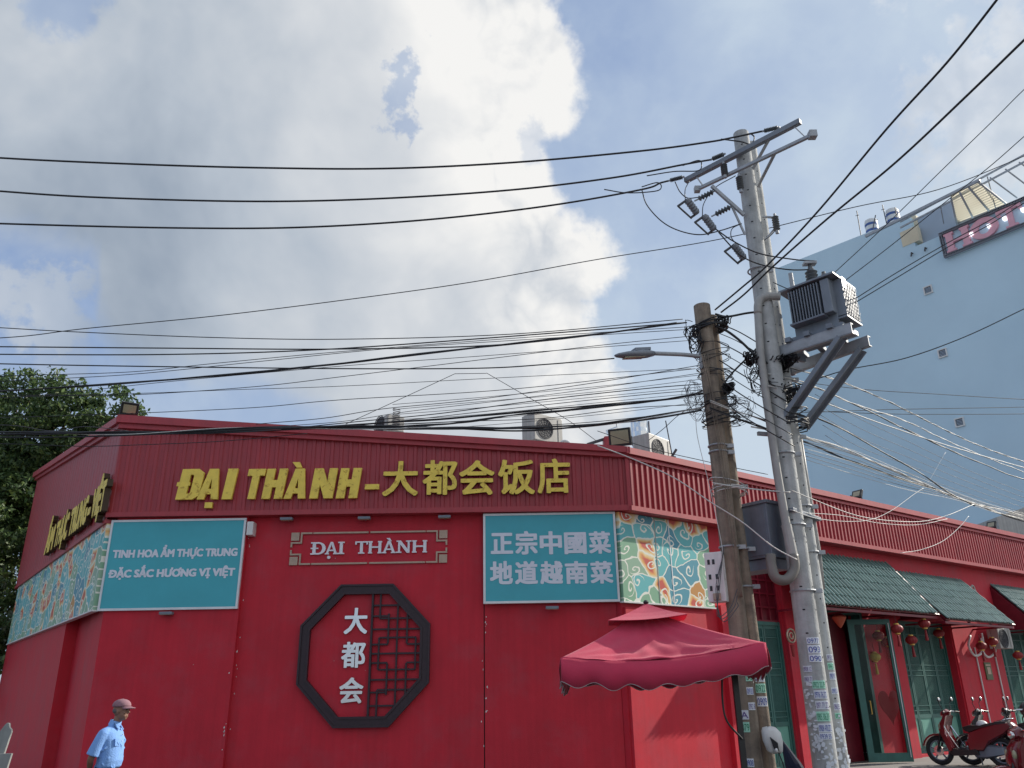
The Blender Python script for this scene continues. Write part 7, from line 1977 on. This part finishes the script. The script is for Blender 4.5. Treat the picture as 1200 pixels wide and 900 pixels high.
    puffy('rear_fender', [(-.80, .62), (-.86, .66), (-1.02, .50), (-1.06, .42), (-1.02, .40), (-.92, .48)], .06, .14, M['black'], T, inset=.01)
    q = MB(); q.hexa([(-1.02, -.09, .46), (-1.02, .09, .46), (-1.035, .09, .46), (-1.035, -.09, .46)], [(-.93, -.09, .62), (-.93, .09, .62), (-.945, .09, .62), (-.945, -.09, .62)]); q.build('number_plate', M['plate'], T, local=True)
    q = MB(); q.ell((-.97, 0, .77), .035, .09, .04); q.build('tail_light', M['lantern'], T, smooth=True, local=True)
    q = MB(); q.tube(catmull([(-.62, .11, .86), (-.86, .12, .92), (-.95, 0, .93), (-.86, -.12, .92), (-.62, -.11, .86)], 4), .014, 8); q.build('grab_rail', M['chrome'], T, smooth=True, local=True)
    q = MB(); q.tube([(-.12, -.12, .24), (-.08, -.24, .02)], .013, 6); q.build('side_stand', M['galv'], T, local=True)
    return T
g1 = atZ(1108, 897, GZ + .10); 
dirv = (atZ(1196, 901.5, GZ + .1) - g1); rz1 = math.atan2(-dirv.y, -dirv.x)
fwd = Vector((math.cos(rz1), math.sin(rz1), 0))
S1 = scooter('dark red scooter parked nearest, facing left in front of the green shutters', g1 - fwd * .64 + Vector((0, 0, .0)), rz1, 'scred')
lb_ = Vector((-fwd.y, fwd.x, 0)); back = lb_ if lb_.y > 0 else -lb_
S1.scale = (1.1, 1.1, 1.1)
S2 = copy_tree(S1); S2.location = S1.location + back * .55 - fwd * .50; S2.rotation_euler = (0, 0, rz1 + R(8)); S2['label'] = 'black scooter behind the dark red one, its handlebars standing just above it'
S3 = copy_tree(S1); S3.location = S1.location + back * 1.05 - fwd * .95; S3.rotation_euler = (0, 0, rz1 + R(14)); S3['label'] = 'second black scooter furthest back in the row, near the red pier'
for S in (S2, S3):
    for ch in [o for o in bpy.data.objects if o.parent == S]:
        if ch.data.materials[0] == M['scred']:
            ch.data = ch.data.copy(); ch.data.materials[0] = M['scblack']
# helmet on the scooter
hc_ = atY(1151, 850, S2.location.y - .15)
HM = thing('helmet', 'white and red open helmet resting on the seat of the black scooter', 'helmet', hc_)
q = MB(); vs = []; q.ell(hc_, .125, .14, .11, 20, 12); o = q.build('shell', M['white'], HM, smooth=True)
q = MB(); q.lathe([(.128, -.07), (.134, -.05), (.134, -.02), (.128, -.01)], c=tuple(hc_), seg=24); q.build('red_band', M['redgloss'], HM)

# ------------------------------------------------------------------ people
def rings_loft(q, L_, seg=24, sq=1.0):
    """L_: (x, y, z, rx, ry) ellipse rings in horizontal planes"""
    rr_ = []
    for (x, y, z, rx, ry) in L_:
        rr_.append([(x + rx * math.copysign(abs(math.cos(a)) ** sq, math.cos(a)), y + ry * math.copysign(abs(math.sin(a)) ** sq, math.sin(a)), z) for a in [2 * math.pi * k / seg for k in range(seg)]])
    q.loft(rr_)
def limb(q, pts, rs, seg=14):
    P = catmull(pts, 4); n = len(P) - 1; m_ = len(rs) - 1; R_2 = []
    for i in range(n + 1):
        t = i / n * m_; k = min(int(t), m_ - 1); R_2.append(rs[k] + (rs[k + 1] - rs[k]) * (t - k))
    q.tube(P, R_2, seg)
def hand(q, w, d, up, side, curl=.5, sc=1.0, thumb=1):
    """palm at wrist w along d; up = back of hand, side = towards the index finger"""
    w, d, up, side = Vector(w), Vector(d).normalized(), Vector(up).normalized(), Vector(side).normalized()
    q.tube([w, w + d * .03 * sc, w + d * .085 * sc], [.022 * sc, .033 * sc, .03 * sc], 10)
    for s_ in (-1, 1): q.tube([w + d * .02 * sc + side * s_ * .015 * sc, w + d * .085 * sc + side * s_ * .026 * sc], [.017 * sc, .015 * sc], 8)
    for i, (o_, l) in enumerate(((.032, .068), (.011, .076), (-.011, .07), (-.032, .055))):
        b_ = w + d * .083 * sc + side * o_ * sc; k = curl * (1 + .12 * i)
        p1 = b_ + (d * math.cos(k * .5) - up * math.sin(k * .5)) * l * .42 * sc; p2 = p1 + (d * math.cos(k * 1.3) - up * math.sin(k * 1.3)) * l * .33 * sc; p3 = p2 + (d * math.cos(k * 2) - up * math.sin(k * 2)) * l * .27 * sc
        q.tube([b_ - d * .01, p1, p2, p3], [.0098 * sc, .0092 * sc, .0085 * sc, .0065 * sc], 8)
    t0 = w + d * .025 * sc + side * .026 * sc * thumb; t1 = t0 + (d * .6 + side * .75 * thumb - up * .25) * .035 * sc; t2 = t1 + (d * .85 + side * .3 * thumb - up * .35) * .032 * sc
    q.tube([t0, t1, t2], [.013 * sc, .011 * sc, .008 * sc], 8)
def head_into(q, c, s=1.0, yaw=0):
    """head facing +x; c = centre of the skull"""
    rm = Matrix.Rotation(yaw, 3, 'Z'); V = lambda x, y, z: Vector(c) + rm @ (Vector((x, y, z)) * s)
    q.ell(V(-.005, 0, .015), .100 * s, .078 * s, .098 * s, rot=rm); q.ell(V(.022, 0, -.045), .072 * s, .064 * s, .080 * s, rot=rm)
    q.ell(V(.055, 0, -.095), .030 * s, .030 * s, .024 * s, rot=rm)                        # chin
    q.tube([V(.090, 0, .015), V(.108, 0, -.020), V(.112, 0, -.034)], [.009 * s, .013 * s, .014 * s], 10)   # nose
    q.ell(V(.082, 0, .030), .018 * s, .052 * s, .011 * s, rot=rm)                          # brow
    for sy in (-1, 1):
        q.ell(V(.066, sy * .036, -.025), .026 * s, .022 * s, .022 * s, rot=rm)             # cheek bones
        q.ell(V(-.002, sy * .080, -.012), .020 * s, .010 * s, .032 * s, rot=rm)            # ears
        q.ell(V(.070, sy * .028, -.07), .018 * s, .02 * s, .02 * s, rot=rm)
    q.ell(V(.088, 0, -.060), .012 * s, .026 * s, .008 * s, rot=rm); q.ell(V(.084, 0, -.073), .013 * s, .022 * s, .008 * s, rot=rm)   # lips
    return V
# --- the walking man. local frame: +x is the way he faces
mp_ = atY(133, 905, 11.6); MZ = GZ
hat_top = atY(140, 819, 11.6).z
MAN = thing('person', 'older man in a light blue shirt and maroon cap, hands held behind his back', 'person', (atY(127, 890, 11.6).x, 11.6, MZ), R(-4))
tall = hat_top - MZ               # with cap
k_ = tall / 1.76
q = MB()
H0 = 1.62 * k_
Vh = head_into(q, (.075 * k_, 0, H0), 1.0 * k_)
limb(q, [(.0, 0, 1.38 * k_), (.03 * k_, 0, 1.46 * k_), (.055 * k_, 0, 1.54 * k_)], [.062 * k_, .052 * k_, .050 * k_])
rings_loft(q, [(x * k_, 0, z * k_, rx * k_, ry * k_) for x, z, rx, ry in ((.0, .86, .10, .155), (.01, .95, .115, .165), (.02, 1.03, .115, .155), (.015, 1.15, .115, .16), (.0, 1.28, .115, .18), (-.01, 1.36, .095, .175), (-.005, 1.42, .06, .11), (.0, 1.45, .04, .06))])
for sy in (-1, 1):
    ph = sy * .16
    limb(q, [(.0, sy * .085 * k_, .90 * k_), (ph * .6 + .03, sy * .09 * k_, .50 * k_), (ph - .0, sy * .09 * k_, .09 * k_)], [.085 * k_, .055 * k_, .042 * k_])
    limb(q, [(ph - .04, sy * .09 * k_, .045), (ph + .08, sy * .10 * k_, .035), (ph + .16, sy * .10 * k_, .028)], [.045, .042, .03])
    # upper arm hangs slightly back, forearm folds behind the back
    sh = Vector((-.02 * k_, sy * .165 * k_, 1.345 * k_)); el_ = Vector((-.105 * k_, sy * .222 * k_, 1.07 * k_)); wr_ = Vector((-.19 * k_, sy * .075 * k_, .90 * k_))
    limb(q, [sh, sh.lerp(el_, .5), el_, el_.lerp(wr_, .5), wr_], [.056 * k_, .047 * k_, .040 * k_, .036 * k_, .026 * k_])
    hand(q, wr_, Vector((-.10, -sy * .75, -.45)), Vector((-1, 0, .1)), Vector((0, 0, 1)), .6, k_)
q.build('body', M['skin'], MAN, remesh=.0075, local=True)
# eyes
for sy in (-1, 1):
    q = MB(); q.ell(Vh(.088, sy * .030, .008), .009, .012, .007); q.build('eye', M['black'], MAN, smooth=True, local=True)
# shirt
q = MB()
rings_loft(q, [(x * k_, 0, z * k_, rx * k_, ry * k_) for x, z, rx, ry in ((.0, .94, .128, .172), (.012, .965, .140, .186), (.022, 1.03, .145, .186), (.02, 1.10, .140, .182), (.018, 1.18, .134, .182), (.008, 1.28, .132, .194), (-.005, 1.365, .112, .19), (-.008, 1.41, .082, .135), (.004, 1.44, .060, .075), (.012, 1.465, .056, .062))])
for sy in (-1, 1):
    V3 = lambda x, y, z: Vector((x * k_, sy * y * k_, z * k_))
    limb(q, [V3(.0, .09, 1.385), V3(-.02, .165, 1.345), V3(-.055, .205, 1.23), V3(-.095, .222, 1.10)], [.045 * k_, .070 * k_, .070 * k_, .078 * k_])
# folds
rf_ = random.Random(5)
for i in range(26):
    a = rf_.uniform(-2.8, .6); z = rf_.uniform(.98, 1.3) * k_; r0 = .137 * k_
    p0 = Vector((.01 + r0 * math.cos(a), .182 * k_ * math.sin(a), z)); p1 = Vector((.01 + r0 * math.cos(a + .35), .182 * k_ * math.sin(a + .35), z + rf_.uniform(-.10, .10)))
    q.tube([p0, p0.lerp(p1, .5) + Vector(((p0.x + p1.x) * .04, (p0.y + p1.y) * .04, 0)), p1], [.004, .011, .004], 6)
sh_o = q.build('shirt', M['shirt'], MAN, remesh=.008, local=True)
q = MB()     # collar
for sy in (-1, 1):
    q.hexa([(.045 * k_, sy * .062 * k_, 1.47 * k_), (.10 * k_, sy * .012 * k_, 1.415 * k_), (.118 * k_, sy * .045 * k_, 1.385 * k_), (.06 * k_, sy * .085 * k_, 1.43 * k_)],
           [(.035 * k_, sy * .058 * k_, 1.495 * k_), (.09 * k_, sy * .010 * k_, 1.428 * k_), (.122 * k_, sy * .046 * k_, 1.393 * k_), (.05 * k_, sy * .088 * k_, 1.443 * k_)])
rr2 = [];
for z, r_ in ((1.445, .060), (1.50, .059), (1.50, .066), (1.44, .074)): rr2.append([(.010 * k_ + .02 * k_ * (z - 1.44) / .06 + r_ * k_ * math.cos(a), r_ * k_ * 1.05 * math.sin(a), (z - .018 * math.cos(a)) * k_) for a in [2 * math.pi * i / 24 for i in range(24)]])
q.loft(rr2, cap=False); q.build('collar', M['shirt'], sh_o, smooth=True, local=True)
q = MB(); q.hexa([(.118 * k_, -.115 * k_, 1.20 * k_), (.128 * k_, -.06 * k_, 1.20 * k_), (.148 * k_, -.062 * k_, 1.20 * k_), (.132 * k_, -.13 * k_, 1.20 * k_)], [(.112 * k_, -.12 * k_, 1.29 * k_), (.122 * k_, -.06 * k_, 1.29 * k_), (.140 * k_, -.062 * k_, 1.29 * k_), (.126 * k_, -.135 * k_, 1.29 * k_)]); q.build('pocket', M['shirt'], sh_o, bevel=.004, local=True)
q = MB()
for i in range(5): q.cyl((.134 * k_, .004, (1.03 + .075 * i) * k_), (.150 * k_, .004, (1.03 + .075 * i) * k_), .006, seg=8)
q.build('buttons', M['white'], sh_o, local=True)
# trousers, belt, shoes
q = MB()
rings_loft(q, [(x * k_, 0, z * k_, rx * k_, ry * k_) for x, z, rx, ry in ((.0, .82, .125, .175), (.0, .90, .128, .178), (.006, .955, .128, .172))])
for sy in (-1, 1):
    ph = sy * .16
    limb(q, [(.0, sy * .088 * k_, .88 * k_), (ph * .6 + .03, sy * .092 * k_, .50 * k_), (ph - .005, sy * .092 * k_, .06 * k_)], [.10 * k_, .085 * k_, .078 * k_])
tr = q.build('trousers', M['navy'], MAN, remesh=.010, local=True)
q = MB(); q.lathe([(.1, .935 * k_), (.1, .965 * k_)], seg=28); q.v = [(v[0] * 1.34 * k_ + .004, v[1] * 1.80 * k_, v[2]) for v in q.v]; bt = q.build('belt', M['black'], tr, local=True)
for sy in (-1, 1):
    ph = sy * .16; q = MB(); limb(q, [(ph - .06, sy * .092 * k_, .05), (ph + .06, sy * .097 * k_, .05), (ph + .19, sy * .10 * k_, .035)], [.05, .05, .032]); q.build('shoe', M['black'], MAN, smooth=True, local=True)
# cap
q = MB(); Cc = Vh(-.002, 0, .045)
rr3 = []
for t, rx, ry in ((0, .116, .094), (.018, .118, .096), (.045, .110, .090), (.070, .088, .074), (.086, .055, .048), (.094, .02, .018)):
    rr3.append([(Cc.x + rx * k_ * math.cos(a) - .004 * t / .09, Cc.y + ry * k_ * math.sin(a), Cc.z + t * k_) for a in [2 * math.pi * i / 28 for i in range(28)]])
q.loft(rr3); cp = q.build('cap', M['cap'], MAN, smooth=True, local=True)
q = MB(); vs = []
for j in range(5):
    for i in range(11):
        a = -1.15 + 2.3 * i / 10; e = j / 4
        vs.append((Cc.x + (.112 + .075 * e * math.cos(a * .8)) * k_ * math.cos(a), Cc.y + .092 * k_ * math.sin(a), Cc.z + (.004 - .020 * e - .012 * (abs(a) ** 2) * e) * k_))
q.add(vs, [(j * 11 + i, j * 11 + i + 1, (j + 1) * 11 + i + 1, (j + 1) * 11 + i) for j in range(4) for i in range(10)])
bo = q.build('visor', M['cap'], cp, smooth=True, local=True); md = bo.modifiers.new('t', 'SOLIDIFY'); md.thickness = .006
q = MB(); q.cyl(Cc + Vector((0, 0, .092 * k_)), Cc + Vector((0, 0, .099 * k_)), .008); q.build('button', M['cap'], cp, local=True)
# grey hair under the cap
q = MB(); q.ell(Vh(-.028, 0, -.002), .080 * k_, .0790 * k_, .048 * k_); q.build('hair', M['hair'], MAN, smooth=True, local=True)

# --- scooter rider entering at the right edge, facing left
rb_pos = atY(1196, 833, 13.2)
RS = copy_tree(S1); rzR = R(176); RS.rotation_euler = (0, 0, rzR); RS['label'] = 'dark red scooter being ridden, only its front just inside the bottom right corner'
RS['group'] = 'scooters in the side street'
fw = Vector((math.cos(rzR), math.sin(rzR), 0)); RS.location = Vector((rb_pos.x + .28, 13.2, GZ))
RD = thing('person', 'rider in dark clothes and grey visored helmet at the right edge of the photo', 'person', RS.location, rzR)
q = MB(); hz_ = rb_pos.z - GZ + .0
hx = .28 * 1.0
Vr = head_into(q, (hx - .13, 0, hz_ - .02), 1.0)
limb(q, [(-.10, 0, hz_ - .26), (hx - .17, 0, hz_ - .12)], [.06, .052])
limb(q, [(-.30, 0, .86), (-.26, 0, 1.0), (-.18, 0, hz_ - .38), (-.12, 0, hz_ - .26)], [.15, .15, .155, .09])
for sy in (-1, 1):
    limb(q, [(-.26, sy * .11, .86), (.10, sy * .17, .72), (.06, sy * .15, .36)], [.09, .062, .042]); limb(q, [(.02, sy * .15, .33), (.18, sy * .16, .31)], [.042, .03])
    limb(q, [(-.13, sy * .17, hz_ - .30), (-.02, sy * .27, hz_ - .50), (.18, sy * .33, 1.06)], [.056, .043, .028]); hand(q, (.18, sy * .33, 1.07), (1, 0, -.1), (0, 0, 1), (0, -sy, 0), 1.1)
q.build('body', M['skin'], RD, remesh=.009, local=True)
q = MB()
limb(q, [(-.31, 0, .84), (-.27, 0, 1.0), (-.19, 0, hz_ - .38), (-.13, 0, hz_ - .24)], [.165, .168, .175, .09])
for sy in (-1, 1): limb(q, [(-.14, sy * .15, hz_ - .31), (-.03, sy * .27, hz_ - .50), (.14, sy * .325, 1.05)], [.075, .06, .045])
q.build('jacket', M['navy'], RD, remesh=.012, local=True)
q = MB()
for sy in (-1, 1): limb(q, [(-.28, sy * .10, .85), (.12, sy * .17, .73), (.06, sy * .15, .38)], [.115, .088, .07])
q.build('trousers', M['navy'], RD, remesh=.012, local=True)
q = MB(); hcc = Vr(-.01, 0, .03); q.ell(hcc, .135, .115, .12); hm = q.build('helmet', M['black'], RD, smooth=True, local=True)
q = MB(); vs = []
for j in range(4):
    for i in range(9):
        a = -1.0 + 2.0 * i / 8; e = j / 3; vs.append((hcc.x + (.128 + .10 * e) * math.cos(a), hcc.y + .118 * math.sin(a), hcc.z + .02 - .015 * e))
q.add(vs, [(j * 9 + i, j * 9 + i + 1, (j + 1) * 9 + i + 1, (j + 1) * 9 + i) for j in range(3) for i in range(8)]); vv = q.build('visor', M['silver'], hm, smooth=True, local=True); md = vv.modifiers.new('t', 'SOLIDIFY'); md.thickness = .006
